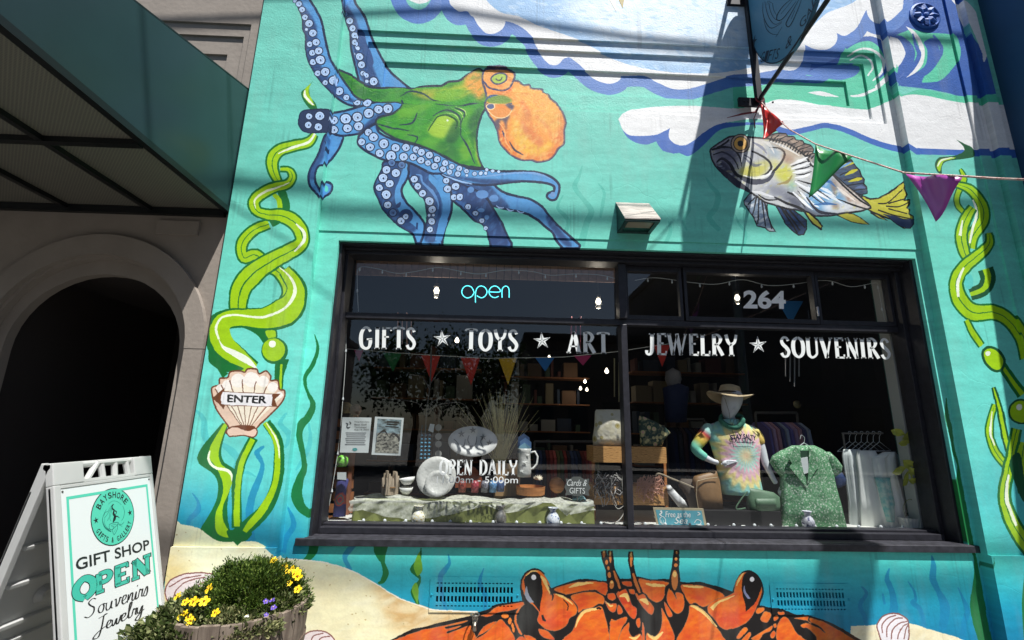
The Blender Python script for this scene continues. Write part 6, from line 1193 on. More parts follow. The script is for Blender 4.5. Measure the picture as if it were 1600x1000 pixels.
a = MB(); pts = [W(733 + 22 * math.cos(t), 762 - 34 * math.sin(t), .55) for t in np.linspace(0, math.pi, 12)]; a.add([p_ for p_ in pts] + [p_ + Vector((0, .03, 0)) for p_ in pts], [tuple(range(12)), tuple(range(23, 11, -1))] + [(i, (i + 1) % 12, 12 + (i + 1) % 12, 12 + i) for i in range(12)]); one(a.build('arched_board', mat('red_arch', (128, 66, 40), .6, noise=.2)), 'rust brown arched wooden piece behind the opening hours', 'ornament')
# wooden half round + chalk sign
a = MB(); c = W(870, 758, .50); a.lathe([(.04, -.05), (.055, -.02), (.055, .02), (.04, .05)], c, 20, Matrix.Rotation(math.pi / 2, 3, 'X')); one(a.build('wooden_bowl', wd, smooth=True), 'polished wooden bowl on its side left of the chalk sign', 'bowl')
p = W(902, 744, .36); q = W(902, 776, .36); cs = empty('chalk_sign', (p.x, p.y, SH), 'grey scalloped sign reading Cards & Gifts on a thin stake', 'sign')
ol = [(884, 748), (890, 749), (896, 745), (907, 745), (913, 749), (921, 748), (919.5, 756), (923, 762), (919.5, 768), (921, 775), (912, 773), (907, 775), (897, 775), (892, 773), (883, 774), (885, 768), (882, 761), (885, 755)]
P = [W(x, y, .36) for x, y in ol]; a = MB(); a.add(P + [v + Vector((0, .008, 0)) for v in P], [tuple(range(len(P))), tuple(range(2 * len(P) - 1, len(P) - 1, -1))] + [(i, (i + 1) % len(P), len(P) + (i + 1) % len(P), len(P) + i) for i in range(len(P))]); cb = a.build('board', mat('chalk_grey', (84, 88, 86), .8), cs)
bfont('Cards &', 'sign_lettering', vinyl, cs, W(886, 759, .358), W(917, 759.5, .358), W(886, 749, .358), shear=.4); bfont('GIFTS', 'sign_lettering', vinyl, cs, W(890, 771, .358), W(914, 771.5, .358), W(890, 762, .358))
a = MB(); a.tube([W(902, 775, .364), Vector((W(902, 775, .364).x, .364, SH))], .003, 6); a.build('stake', iron, cs)
sc = MB(); rr = random.Random(3)
for i in range(9): c = W(900 + rr.uniform(-4, 16), 780 + rr.uniform(-4, 9), .40); sc.tube([c + Vector((rr.uniform(-.03, .03), rr.uniform(-.02, .02), rr.uniform(-.012, .02))) for _ in range(4)], .008, 6)
one(sc.build('blue_ribbon', mat('pale_blue_cloth', (130, 170, 180), .8), smooth=True), 'crumpled pale blue ribbon under the chalk sign', 'ribbon')
# --- oak crates
def crate(x0, x1, y0, y1, Y, label):
    p = W(x0, y0, Y); q = W(x1, y1, Y); e = empty('crate', (p.x, Y, q.z), label, 'crate')
    for nm, b_ in (('front_board', (p.x, q.x, Y, Y + .015, q.z, p.z)), ('side_board', (p.x, p.x + .015, Y + .0155, Y + .26, q.z, p.z)), ('side_board', (q.x - .015, q.x, Y + .0155, Y + .26, q.z, p.z)), ('bottom_board', (p.x + .016, q.x - .016, Y + .0155, Y + .26, q.z, q.z + .012)), ('back_board', (p.x + .0155, q.x - .0155, Y + .245, Y + .26, q.z + .0125, p.z))):
        a = MB(); a.box(*b_); a.build(nm, oak(), e)
    return e
crate(927, 1042, 697, 724, .42, 'upper oak plywood crate behind the window mullion'); crate(927, 1045, 759, 790, .42, 'lower oak plywood crate behind the window mullion')
a = MB(); p = W(1042, 700, .5); a.box(p.x - .03, p.x - .012, .50, .52, SH, p.z); a.box(W(925, 700, .5).x, W(925, 700, .5).x + .018, .50, .52, SH, p.z); one(a.build('crate_stand', wd), 'thin wooden uprights behind the two oak crates', 'stand')
bagm = spot_mat('seahorse_print', (214, 208, 190), (150, 130, 60), (180, 168, 120), 14, th=(.15, .3))
o = loft([(640, 932, 980, .4), (643, 930, 981), (665, 929, 982, 1.4), (685, 926, 984, 1.2), (697, 927, 984)], .50, .05, 24, .06).build('printed_pillow', bagm, smooth=True); one(o, 'cream bag printed with yellow seahorse shapes standing in the upper crate', 'bag')
o = loft([(650, 999, 1003, .6), (658, 998, 1022), (668, 998, 1040), (676, 999, 1048), (684, 1000, 1040), (697, 1000, 1034)], .46, .03, 22, .08, seed=2).build('printed_pouch', spot_mat('dark_floral', (44, 66, 60), (206, 150, 150), (186, 176, 130), 26, th=(.2, .42)), smooth=True); one(o, 'dark green pouch with pink and cream print right of the mullion', 'bag')
def fringe(x0, x1, y0, y1, Y, n, seed, m, name, label, cat):
    r = random.Random(seed); a = MB()
    for i in range(n):
        x = r.uniform(x0, x1); y = r.uniform(y0, y1); c = W(x, y, Y + r.uniform(-.03, .03)); a.tube([c, c + Vector((r.uniform(-.04, .04), r.uniform(-.01, .01), r.uniform(-.06, .0))), c + Vector((r.uniform(-.05, .05), 0, r.uniform(-.11, -.03)))], .0022, 4, cap=False)
    return one(a.build(name, m), label, cat)
fringe(930, 983, 732, 765, .40, 150, 1, mat('lace_dark', (40, 38, 40), .8), 'lace_scarf', 'black lace scarf spilling out of the left part of the lower crate', 'scarf')
fringe(930, 983, 736, 770, .385, 60, 2, mat('lace_light', (196, 192, 190), .7), 'tassel_trim', 'pale fringe threads over the black lace scarf', 'fringe')
fringe(1000, 1032, 742, 764, .41, 120, 4, mat('copper_ribbon', (200, 150, 130), .5), 'shiny_ribbons', 'copper and pink curled ribbons above the lower crate', 'ribbon')
a = MB(); vp = [(975, 690), (978, 720), (972, 750), (976, 780), (975, 800), (968, 812), (958, 819)]; a.tube([W(x, y, .35) for x, y in smoothpts(vp, k=4)], .0035, 5)
for q_ in (((975, 790), (965, 795), (957, 780), (962, 768)), ((972, 750), (960, 742), (955, 752)), ((978, 720), (986, 712))): a.tube([W(x, y, .35) for x, y in smoothpts(q_, k=4)], .0025, 5)
one(a.build('twig_garland', mat('white_cord', (190, 186, 178), .7)), 'white cord garland hanging beside the mullion', 'garland')
# --- small framed sign
fs = empty('framed_sign', W(1060, 822, .33), 'teal sign in a thin wooden frame reading Free as the Sea', 'sign')
paper('frame', (1020.5, 793), (1099, 794.5), (1104.5, 822), (1027, 822), .345, mat('light_frame', (170, 158, 130), .6), parent=fs, th=.012)
paper('sign_face', (1024.5, 796.5), (1096, 798), (1100.5, 820.5), (1029.5, 820), .3435, mat('sea_teal', (86, 156, 172), .6, noise=.06), parent=fs, th=.001)
bfont('Free as the', 'sign_lettering', vinyl, fs, W(1040, 808, .342), W(1080, 808.5, .342), W(1038, 799, .342), shear=.35); bfont('Sea', 'sign_lettering', vinyl, fs, W(1054, 818, .342), W(1075, 818.5, .342), W(1053, 808, .342), shear=.35)
flatdraw('sign_lettering', [([(1031, 810), (1035, 807), (1039, 810), (1040, 815), (1036, 819), (1032, 816), (1031, 810)], .8), ([(1032, 798), (1034, 801), (1031, 804), (1034, 806)], [3, 2, 2, 1]), ([(1085, 817), (1089, 812), (1095, 814), (1094, 819), (1087, 819)], .9), ([(1090, 800), (1094, 803), (1090, 805)], 1.2), ([(1035, 819), (1037, 813)], .5), ([(1034, 819), (1033, 813)], .5)], vinyl, fs, lambda u, v: W(u, v, .342))
# --- bags
lea = mat('tan_leather', (128, 98, 66), .5, noise=.1, bump=.4, bscale=40)
tb_ = empty('tan_handbag', W(1100, 795, .45), 'slouchy tan leather handbag with looped strap left of the mannequin', 'handbag')
loft([(736, 1112, 1119, .3), (744, 1085, 1122, .6), (752, 1082, 1124, .9), (775, 1088, 1127, 1), (795, 1092, 1129, 1)], .45, .05, 24, .04, sq=.75).build('bag_body', lea, tb_, smooth=True)
tubepx([(1084, 762), (1068, 755), (1050, 748), (1030, 740), (1024, 744)], .41, .006).build('strap', mat('strap_pale', (150, 138, 120), .6), tb_)
a = MB(); a.tube([W(x, y, .395) for x, y in ((1089, 752), (1088, 775), (1091, 794))], .003, 5); a.tube([W(x, y, .395) for x, y in ((1089, 752), (1105, 748), (1121, 746))], .003, 5); a.build('piping', mat('piping', (170, 150, 120), .6), tb_)
o = loft([(748, 1064, 1086, .5), (758, 1060, 1090), (775, 1072, 1096), (795, 1078, 1100)], .50, .04, 20, .1, seed=6).build('grey_tote', mat('dark_canvas', (78, 68, 60), .8), smooth=True); one(o, 'dark canvas tote slumped behind the tan handbag', 'bag')
o = loft([(758, 1041, 1047, .6), (770, 1043, 1058), (782, 1052, 1070), (792, 1060, 1075)], .40, .02, 16, .1).build('striped_sandal', ramp_mat('bw_stripes', tuple(W(1040, 750, .4)), .10, [(30, 30, 34), (214, 190, 140), (30, 30, 34), (226, 226, 224), (60, 60, 64), (220, 220, 220)], .2), smooth=True); one(o, 'black, gold and white striped sandal between crate and handbag', 'sandal')
gb = empty('green_handbag', W(1192, 797, .40), 'small sage green handbag with front pocket at the feet of the mannequin', 'handbag'); gl = mat('sage_leather', (84, 112, 88), .5, noise=.08, bump=.3, bscale=40)
loft([(762, 1168, 1174, .3), (769, 1168, 1208, .5), (776, 1166, 1217, .9), (790, 1168, 1218, 1), (797, 1170, 1217, .9)], .40, .045, 24, .02, sq=.7).build('bag_body', gl, gb, smooth=True)
loft([(779, 1180, 1213, .8), (793, 1181, 1213, 1)], .362, .012, 16, 0, sq=.6).build('pocket', gl, gb, smooth=True); tubepx([(1168, 768), (1158, 780), (1150, 795), (1165, 794)], .38, .005).build('strap', gl, gb)
a = MB(); p = W(1100, 797, .36); q = W(1222, 820, .36); a.box(p.x, q.x, .36, .62, SH + .001, p.z); lp = a.build('low_plinth', mat('black_plinth', (26, 25, 26), .5), bevel=.003); one(lp, 'low black plinth under the bags and the mannequin', 'plinth')
# --- mannequin
man = empty('mannequin', W(1160, 797, .48), 'white faceless mannequin with one hand on its hip, in sun hat and tie-dye shirt', 'mannequin')
def skin(name, pts, edges, rad, m, parent, sub=2):
    me = bpy.data.meshes.new(name); me.from_pydata([tuple(p) for p in pts], edges, []); o = link(name, me, None, parent)
    md = o.modifiers.new('skin', 'SKIN'); o.data.skin_vertices[0].data[0].use_root = True
    for i, r in enumerate(rad): o.data.skin_vertices[0].data[i].radius = r if hasattr(r, '__len__') else (r, r)
    md.use_smooth_shade = True; s = o.modifiers.new('sub', 'SUBSURF'); s.levels = sub; s.render_levels = sub
    o.data.materials.append(m); return o
mm = mat('mannequin_white', (208, 210, 216), .35)
def wp(x, y, Y=.48): return W(x, y, Y)
pts = [wp(1160, 740, .49), wp(1158, 700, .49), wp(1150, 672, .50), wp(1142, 656, .49), wp(1140, 645, .47),
       wp(1112, 668, .50), wp(1092, 695, .47), wp(1085, 702, .46), wp(1100, 714, .44), wp(1116, 722, .42), wp(1124, 723, .41),
       wp(1178, 672, .49), wp(1190, 700, .46), wp(1196, 724, .44), wp(1208, 748, .42), wp(1213, 756, .42)]
ed = [(0, 1), (1, 2), (2, 3), (3, 4), (2, 5), (5, 6), (6, 7), (7, 8), (8, 9), (9, 10), (2, 11), (11, 12), (12, 13), (13, 14), (14, 15)]
rad = [(.10, .07), (.085, .06), (.09, .055), .036, .032, .042, .034, .032, .025, .019, .019, .042, .032, .027, .019, .018]
skin('body', pts, ed, rad, mm, man)
for hand, ang, cen, Yh in (('hand', 0, (1126, 723), .41), ('hand', 1, (1216, 762), .42)):
    c = W(*cen, Yh); P = [c]; E = []; Rr = [(.022, .012)]
    dirs = [(1, -.05), (1, .06), (.97, .18), (.92, .30), (.7, -.55)] if ang == 0 else [(.45, -.9), (.32, -.95), (.18, -.98), (.60, -.8), (-.1, -.9)]
    Lf = (.085, .092, .086, .07, .05)
    pal = Vector((.03, 0, .0)) if ang == 0 else Vector((.012, 0, -.03))
    P.append(c + pal); E.append((0, 1)); Rr.append((.026, .012))
    for i, (dx, dz) in enumerate(dirs):
        s_ = c + (pal * (1.2 if i < 4 else .2)) + Vector((0 if ang == 0 else (i - 1.5) * .008, 0, -(i - 1.5) * .010 if ang == 0 and i < 4 else 0)); b0 = len(P)
        for t in (.0, .5, 1.0): P.append(s_ + Vector((dx, -.12 * t, dz)) * Lf[i] * (t * .8 + .1)); Rr.append(.0085 - .002 * t)
        E += [(1 if i < 4 else 0, b0), (b0, b0 + 1), (b0 + 1, b0 + 2)]
    skin(hand, P, E, Rr, mm, man, 1)
hc = W(1142, 632, .46); a = MB(); R = Matrix.Rotation(.28, 3, 'Y') @ Matrix.Rotation(.12, 3, 'X')
prof = [(.001, -.115), (.026, -.108), (.042, -.085), (.056, -.05), (.068, -.01), (.074, .03), (.072, .07), (.056, .10), (.03, .118), (.001, .124)]
a.lathe([(r * 1.0, z) for r, z in prof], hc, 26, R @ Matrix.Diagonal((.95, 1.12, 1))); a.build('head', mm, man, smooth=True)
a = MB(); n_ = hc + R @ Vector((.0, -.078, -.02)); a.add([n_ + R @ Vector(v) for v in ((-.011, .01, -.012), (.011, .01, -.012), (0, .01, .04), (0, -.012, -.012))], [(0, 1, 3), (0, 3, 2), (1, 2, 3)]); a.build('nose', mm, man, smooth=True)
stc = (214, 190, 110)
tie = ramp_mat('tie_dye', (W(1166, 712, .40).x, 0, W(1166, 712, .40).z), .30, [(232, 196, 170), (236, 214, 160), (176, 216, 204), (196, 226, 216), (232, 180, 196), (232, 190, 198), (236, 216, 150), (234, 218, 150), (150, 206, 186), (140, 196, 196), (160, 208, 186)], .03, 1)
sh = loft([(655, 1128, 1152, .62), (660, 1118, 1162, .8), (668, 1108, 1176, .95), (680, 1104, 1188, 1), (700, 1112, 1190, 1), (720, 1118, 1186, .95), (745, 1123, 1186, 1), (765, 1127, 1190, 1.1), (772, 1129, 1191, 1.12)], .48, .085, 40, .03, 5, 3)
shirt = sh.build('shirt', tie, smooth=True); tag(shirt, 'yellow, pink and aqua tie-dye long shirt with lettering, worn by the mannequin', 'shirt')
skin('sleeve', [wp(1112, 664, .50), wp(1099, 682, .48), wp(1088, 696, .465), wp(1086, 703, .455), wp(1096, 711, .445), wp(1106, 717, .43)], [(0, 1), (1, 2), (2, 3), (3, 4), (4, 5)], [.05, .052, .046, .042, .034, .028], ramp_mat('tie_sleeve', (W(1110, 664, .5).x, 0, W(1110, 664, .5).z), .26, [(150, 206, 210), (170, 214, 200), (160, 206, 200), (176, 50, 60), (220, 180, 80), (180, 170, 70), (120, 200, 170), (110, 190, 180)], .08), shirt, 2)
skin('sleeve', [wp(1174, 668, .49), wp(1184, 684, .47), wp(1190, 698, .455)], [(0, 1), (1, 2)], [.05, .047, .040], ramp_mat('tie_sleeve_b', (W(1176, 664, .5).x, 0, W(1176, 664, .5).z), .20, [(190, 214, 150), (226, 200, 110), (226, 190, 100), (230, 140, 150)], .08), shirt, 2)
a = MB(); ringp = [(1126, 655), (1135, 664), (1150, 668), (1160, 660), (1158, 651), (1146, 648), (1132, 648)]
a.tube([W(x, y, .40 if y > 655 else .52) for x, y in smoothpts(ringp, True, 5)], .018, 10, closed=True)
hd = a.build('hood', mat('hood_green', (52, 110, 92), .85, noise=.2), shirt, smooth=True)
navy = mat('navy_print', (36, 42, 70), .8)
cx_, rx_ = W(1152, 682, .48).x, (W(1189, 684, .48).x - W(1106, 684, .48).x) / 2
def onshirt(x, z): t = max(-.98, min(.98, (x - cx_) / rx_)); return Vector((x, .48 - .092 * math.sqrt(1 - t * t) - .004, z))
v, t, sz = text_tris('STAY SALTY', bold=.04); bl_, br_, tl_ = W(1140, 688, .41), W(1180, 689, .41), W(1140, 680, .41)
mesh('shirt_print', [onshirt((bl_ + (br_ - bl_) * float(p[0])).x, (bl_ + (br_ - bl_) * float(p[0]) + (tl_ - bl_) * float(p[1])).z + .012 * math.sin(math.pi * float(p[0]))) for p in v], t.tolist(), navy, shirt)
mesh('shirt_print', [onshirt((bl_ + (br_ - bl_) * u).x, bl_.z - .012 - dz) for u in np.linspace(.2, .95, 8) for dz in (0, .005)], [(2 * i, 2 * i + 1, 2 * i + 3, 2 * i + 2) for i in range(7)], navy, shirt)
a = MB(); a.tube([W(x, y, .385) for x, y in ((1147, 655), (1143, 668), (1150, 690))], .0018, 4); a.tube([W(x, y, .385) for x, y in ((1150, 655), (1155, 668), (1160, 676))], .0018, 4); a.build('drawstring', mat('cord_dark', (60, 66, 60), .8), shirt)
hat = empty('sun_hat', W(1141, 624, .47), 'wide brimmed beige sun hat on the mannequin head', 'hat'); hm = mat('hat_cloth', (186, 166, 134), .85, noise=.08, bump=.4, bscale=50)
hcn = hc + Vector((.002, .01, .062)); a = MB(); vs = []; n = 36; prof = [(.17, -.005), (.165, .0), (.12, .004), (.082, .012), (.080, .045), (.070, .075), (.04, .086), (.001, .088)]
for r_i, (r, z) in enumerate(prof):
    for k in range(n):
        t = 2 * math.pi * k / n; w_ = (.028 * math.cos(2 * t + .4) + .012 * math.cos(t)) * max(0, (r - .08) / .09)
        vs.append(hcn + Matrix.Rotation(.16, 3, 'Y') @ Matrix.Rotation(-.10, 3, 'X') @ Vector((r * math.cos(t) * .98, r * math.sin(t) * .95, z + w_)))
a.add(vs, [(j * n + k, j * n + (k + 1) % n, (j + 1) * n + (k + 1) % n, (j + 1) * n + k) for j in range(len(prof) - 1) for k in range(n)]); hb_ = a.build('hat_shell', hm, hat, smooth=True); hb_.modifiers.new('s', 'SOLIDIFY').thickness = .003
a = MB(); a.tube([hcn + Matrix.Rotation(.16, 3, 'Y') @ Matrix.Rotation(-.10, 3, 'X') @ Vector((.083 * math.cos(t), .081 * math.sin(t), .02)) for t in np.linspace(0, 2 * math.pi, 25)[:-1]], .006, 6, closed=True); a.build('hat_band', mat('hat_band', (70, 62, 52), .8), hat)
a = MB(); a.tube([hc + R @ Vector((-.07, -.03, .03)), hc + R @ Vector((-.035, -.075, -.06)), hc + R @ Vector((.0, -.06, -.125))], .0015, 4); a.build('chin_cord', mat('cord_tan', (110, 90, 70), .8), hat)
# --- green floral shirt on hanger
gs = empty('floral_shirt', W(1258, 700, .40), 'green floral short sleeved shirt on a hanger in front of the clothes rail', 'shirt'); gf = spot_mat('green_floral', (84, 140, 98), (36, 60, 46), (200, 216, 198), 52, th=(.12, .27))
loft([(696, 1238, 1272, .5), (702, 1226, 1284, .9), (712, 1216, 1299, 1), (735, 1219, 1301, 1), (760, 1220, 1306, 1), (790, 1221, 1314, 1.1), (824, 1222, 1322, 1.2)], .40, .05, 44, .16, 8, 5).build('shirt_body', gf, gs, smooth=True)
loft([(703, 1222, 1232, .6), (712, 1208, 1228, 1), (722, 1203, 1226, 1), (736, 1212, 1226, .8), (744, 1219, 1227, .5)], .40, .04, 20, .1, 5, 2).build('sleeve', gf, gs, smooth=True); loft([(706, 1285, 1296, .6), (716, 1288, 1306, 1), (728, 1292, 1315, 1), (738, 1296, 1314, .8), (745, 1298, 1304, .5)], .40, .04, 20, .1, 5, 4).build('sleeve', gf, gs, smooth=True)
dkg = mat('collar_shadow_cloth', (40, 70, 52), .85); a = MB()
def flap(pts, Y0, name='lapel', m=gf, par=gs):
    P = [W(x, y, Y0) for x, y in pts]; b_ = MB(); b_.add(P + [p + Vector((0, .006, 0)) for p in P], [tuple(range(len(P))), tuple(range(2 * len(P) - 1, len(P) - 1, -1))] + [(i, (i + 1) % len(P), len(P) + (i + 1) % len(P), len(P) + i) for i in range(len(P))]); return b_.build(name, m, par)
flap([(1243, 698), (1232, 716), (1238, 724), (1234, 730), (1262, 764), (1252, 722), (1250, 704)], .340); flap([(1264, 698), (1276, 712), (1280, 728), (1274, 736), (1262, 756), (1264, 722)], .340)
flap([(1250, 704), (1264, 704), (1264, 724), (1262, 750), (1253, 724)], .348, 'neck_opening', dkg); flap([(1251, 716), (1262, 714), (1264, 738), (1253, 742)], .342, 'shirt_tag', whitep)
a = MB(); a.tube([W(x, y, .41) for x, y in ((1242, 702), (1256, 692), (1272, 702))], .004, 6); a.tube([W(x, y, .41) for x, y in smoothpts([(1256, 692), (1257, 684), (1252, 680), (1250, 686)], k=4)], .002, 5); a.build('hanger', mat('clear_plastic', (200, 205, 208), .2), gs)
a = loft([(738, 1302, 1316, .6), (748, 1302, 1326, 1), (757, 1304, 1322, .8), (762, 1304, 1310, .5)], .50, .03, 18, .1); one(a.build('navy_sleeve_shirt', mat('navy_cloth', (30, 48, 86), .85, noise=.2), smooth=True), 'navy shirt with its sleeve showing behind the green floral shirt', 'shirt')
# --- white tops
wm = mat('white_voile', (232, 234, 230), .85, bump=.4, bscale=14, stretch=(1, 1, .2)); wm2 = mat('grey_voile', (200, 206, 206), .85, bump=.4, bscale=14, stretch=(1, 1, .2))
tops = [([(702, 1318, 1342, .7), (712, 1316, 1350), (740, 1320, 1352), (780, 1326, 1352), (822, 1328, 1356)], .48, wm2, 'grey-white sheer top, leftmost on the rail of white tops'),
        ([(704, 1340, 1366, .7), (714, 1338, 1372), (740, 1341, 1380), (780, 1344, 1392), (824, 1346, 1400)], .43, wm, 'long white gathered top second from the left on the rail'),
        ([(706, 1382, 1398, .7), (716, 1362, 1398), (740, 1366, 1400), (780, 1374, 1410), (824, 1384, 1416)], .40, wm, 'white sleeveless top with a teal printed hem on the rail'),
        ([(706, 1386, 1398, .6), (712, 1392, 1400), (740, 1394, 1404), (780, 1396, 1414), (800, 1396, 1418)], .50, wm2, 'sheer grey top, rightmost on the rail of white tops')]
for i, (rows, Y, m_, lb) in enumerate(tops):
    e = loft(rows, Y, .035, 40, .28, 7, i + 10).build('sheer_blouse', m_, smooth=True); tag(e, lb, 'top')
    if i == 2:
        loft([(746, 1367, 1391, 1), (760, 1371, 1392, 1), (785, 1377, 1397, 1), (815, 1386, 1396, 1)], .385, .028, 28, .2, 7, 12).build('printed_panel', mat('teal_print', (110, 190, 186), .85, rgb2=(196, 220, 210), nscale=30), e, smooth=True)
a = MB(); a.tube([W(1315, 677, .5), W(1380, 677, .42)], .006, 8); a.tube([Vector(W(1317, 677, .5)), Vector((W(1317, 677, .5).x, .5, SH))], .008, 8); one(a.build('clothes_rail', iron), 'dark clothes rail carrying the white tops', 'rail')
hg = MB(); hg.tube([W(x, y, .45) for x, y in smoothpts([(0 + 1372, 679), (1373, 674), (1377, 676), (1374, 682), (1374, 690)], k=4)], .0016, 5); hg.tube([W(1355, 706, .45), W(1374, 690, .45), W(1392, 704, .45), W(1355, 706, .45)], .002, 5)
h0 = hg.build('coat_hanger', mat('clear_plastic', (200, 205, 208), .2)); tag(h0, 'clear hanger on the white tops rail, farthest to the right', 'hanger', 'hangers on the rail of white tops')
ORD = ['', 'second', 'third', 'fourth', 'fifth', 'sixth', 'seventh', 'eighth']
for i in range(1, 6):
    c = h0.copy(); COL.objects.link(c); d = W(1374 - i * 7.5, 679, .45) - W(1374, 679, .45); c.location = d + Vector((0, .012 * i, 0)); c['label'] = 'clear hanger on the white tops rail, ' + ORD[i] + ' from the right'
# dark racks of clothes deeper inside
def rack(x0, x1, y0, y1, Y, cols, label, n):
    e = empty('clothes_rack', W(x0, y1, Y), label, 'clothes rack'); a = MB(); p = W(x0, y0, Y); q = W(x1, y0, Y); a.tube([p, q], .012, 6); a.tube([p, Vector((p.x, p.y, .06))], .012, 6); a.tube([q, Vector((q.x, q.y, .06))], .012, 6); a.build('rail', iron, e)
    zz0 = W(x0, y0, Y).z - .08; z1_ = W(x0, y1, Y).z
    for i in range(n):
        x = p.x + (q.x - p.x) * (i + .5) / n; a = MB(); hw = (q.x - p.x) / n * .42
        vs = []; 
        for z, s in ((zz0, .25), (zz0 - .06, .8), ((zz0 + z1_) / 2, .9), (z1_, 1.0)): vs += [(x - hw, Y - .22 * s, z), (x + hw, Y - .20 * s, z), (x + hw * .8, Y + .22 * s, z), (x - hw * .9, Y + .2 * s, z)]
        a.add(vs, [(j * 4 + k, j * 4 + (k + 1) % 4, (j + 1) * 4 + (k + 1) % 4, (j + 1) * 4 + k) for j in range(3) for k in range(4)] + [(0, 1, 2, 3), (12, 13, 14, 15)])
        a.build('garment', mat('garment_%d' % (cols[i % len(cols)][0] * 7 + cols[i % len(cols)][1]), cols[i % len(cols)], .9), e)
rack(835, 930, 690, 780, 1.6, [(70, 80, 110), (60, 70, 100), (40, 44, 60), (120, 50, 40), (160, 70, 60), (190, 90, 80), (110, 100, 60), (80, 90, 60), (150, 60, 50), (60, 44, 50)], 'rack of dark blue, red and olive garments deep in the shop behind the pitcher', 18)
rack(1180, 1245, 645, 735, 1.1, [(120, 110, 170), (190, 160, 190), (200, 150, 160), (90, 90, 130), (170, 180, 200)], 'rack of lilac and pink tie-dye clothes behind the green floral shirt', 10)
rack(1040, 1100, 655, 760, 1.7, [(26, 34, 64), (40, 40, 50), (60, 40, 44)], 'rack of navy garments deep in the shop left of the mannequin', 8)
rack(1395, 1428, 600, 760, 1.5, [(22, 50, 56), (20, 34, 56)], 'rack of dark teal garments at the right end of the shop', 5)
a = loft([(600, 1050, 1062, .6), (606, 1036, 1076), (625, 1038, 1074), (660, 1040, 1072)], 1.5, .10, 20, .05); one(a.build('navy_tee', mat('navy_tee_cloth', (24, 36, 70), .9), smooth=True), 'navy tee shirt on a dark bust deep in the shop', 'shirt')
a = MB(); c = W(1052, 592, 1.5); a.lathe([(.03, -.12), (.06, -.06), (.08, 0), (.07, .07), (.001, .11)], c, 18); one(a.build('bust_head', mat('bust_grey', (110, 112, 118), .5), smooth=True), 'pale mannequin head above the navy tee shirt', 'mannequin')
a = MB(); c = W(1245, 632, .9); a.lathe([(.02, 0), (.035, .004), (.02, .008)], c, 20, Matrix.Rotation(math.pi / 2, 3, 'X')); one(a.build('brass_disc', mat('brass_dull', (120, 110, 80), .4, .6), smooth=True), 'small oval brass ornament hanging in the dark above the green shirt', 'ornament')
# --- vases on the sill
def vase(px_, Y, r, h, m, label):
    c = W(px_, 818, Y); a = MB(); a.lathe([(r * .7, 0), (r, h * .2), (r * 1.02, h * .42), (r * .75, h * .62), (r * .45, h * .76), (r * .5, h * .86), (r * .8, h), (r * .7, h), (r * .4, h * .86)], (c.x, Y, SH + .001), 26); one(a.build('vase', m, smooth=True), label, 'vase')
vase(653, .29, .043, .115, spot_mat('confetti_glaze', (226, 226, 216), (60, 120, 190), (220, 190, 70), 60, .25), 'small white vase with blue and yellow splashes, leftmost on the window ledge')
vase(782, .29, .040, .125, mat('mercury_glass', (150, 146, 140), .25, .6, noise=.3, nscale=40), 'silvery lumpy vase in the middle of the window ledge')
vase(864, .29, .044, .115, spot_mat('delft_glaze', (220, 224, 230), (50, 70, 130), (120, 140, 180), 46, .25), 'blue and white vase on the ledge below the chalk sign')
vase(1263, .29, .040, .115, spot_mat('delft_glaze_b', (214, 214, 222), (60, 50, 90), (130, 130, 160), 50, .25), 'blue patterned vase in front of the green floral shirt')
# pot plant and trailing leaves
pp = W(1425, 822, .33); po = empty('pot_plant', (pp.x, .33, SH), 'trailing pothos in a ribbed white pot at the right end of the window', 'plant')
a = MB(); vs = []; n = 40
for r, z in ((.055, 0), (.072, .075), (.066, .075), (.05, .03)):
    for k in range(n): t = 2 * math.pi * k / n; q = r * (1 + (.05 if k % 2 else 0)); vs.append((pp.x + q * math.cos(t), .34 + q * math.sin(t) * .8, SH + z))
a.add(vs, [(j * n + k, j * n + (k + 1) % n, (j + 1) * n + (k + 1) % n, (j + 1) * n + k) for j in range(3) for k in range(n)]); a.build('pot', mat('ribbed_white', (214, 212, 206), .6), po)
tubepx([(1415, 808), (1412, 790), (1422, 780), (1440, 790), (1445, 770), (1436, 745), (1428, 720), (1424, 690)], .31, .002).build('stem', mat('stem_green', (110, 120, 60), .7), po)
lf = mat('pothos_leaf', (176, 184, 80), .5, noise=.2)
for x, y, s, r_ in ((1408, 676, .045, .3), (1424, 680, .05, -.5), (1432, 690, .05, .9), (1418, 692, .04, -.1), (1410, 735, .05, -.3), (1428, 728, .055, .6), (1434, 742, .05, 1.0), (1420, 748, .05, -1.0), (1434, 752, .04, .2)):
    c = W(x - 4, y, .262); s *= 1.25; b_ = MB(); R_ = Matrix.Rotation(r_, 3, 'Y') @ Matrix.Rotation(.4, 3, 'X'); P = [(-1, 0, 0), (-.55, -.05, .42), (.1, 0, .5), (.6, .08, .25), (1, .12, 0), (.6, .08, -.25), (.1, 0, -.5), (-.55, -.05, -.42), (0, .12, 0)]
    b_.add([c + R_ @ (Vector(p) * s) for p in P], [(i, (i + 1) % 8, 8) for i in range(8)]); b_.build('leaf', lf, po)
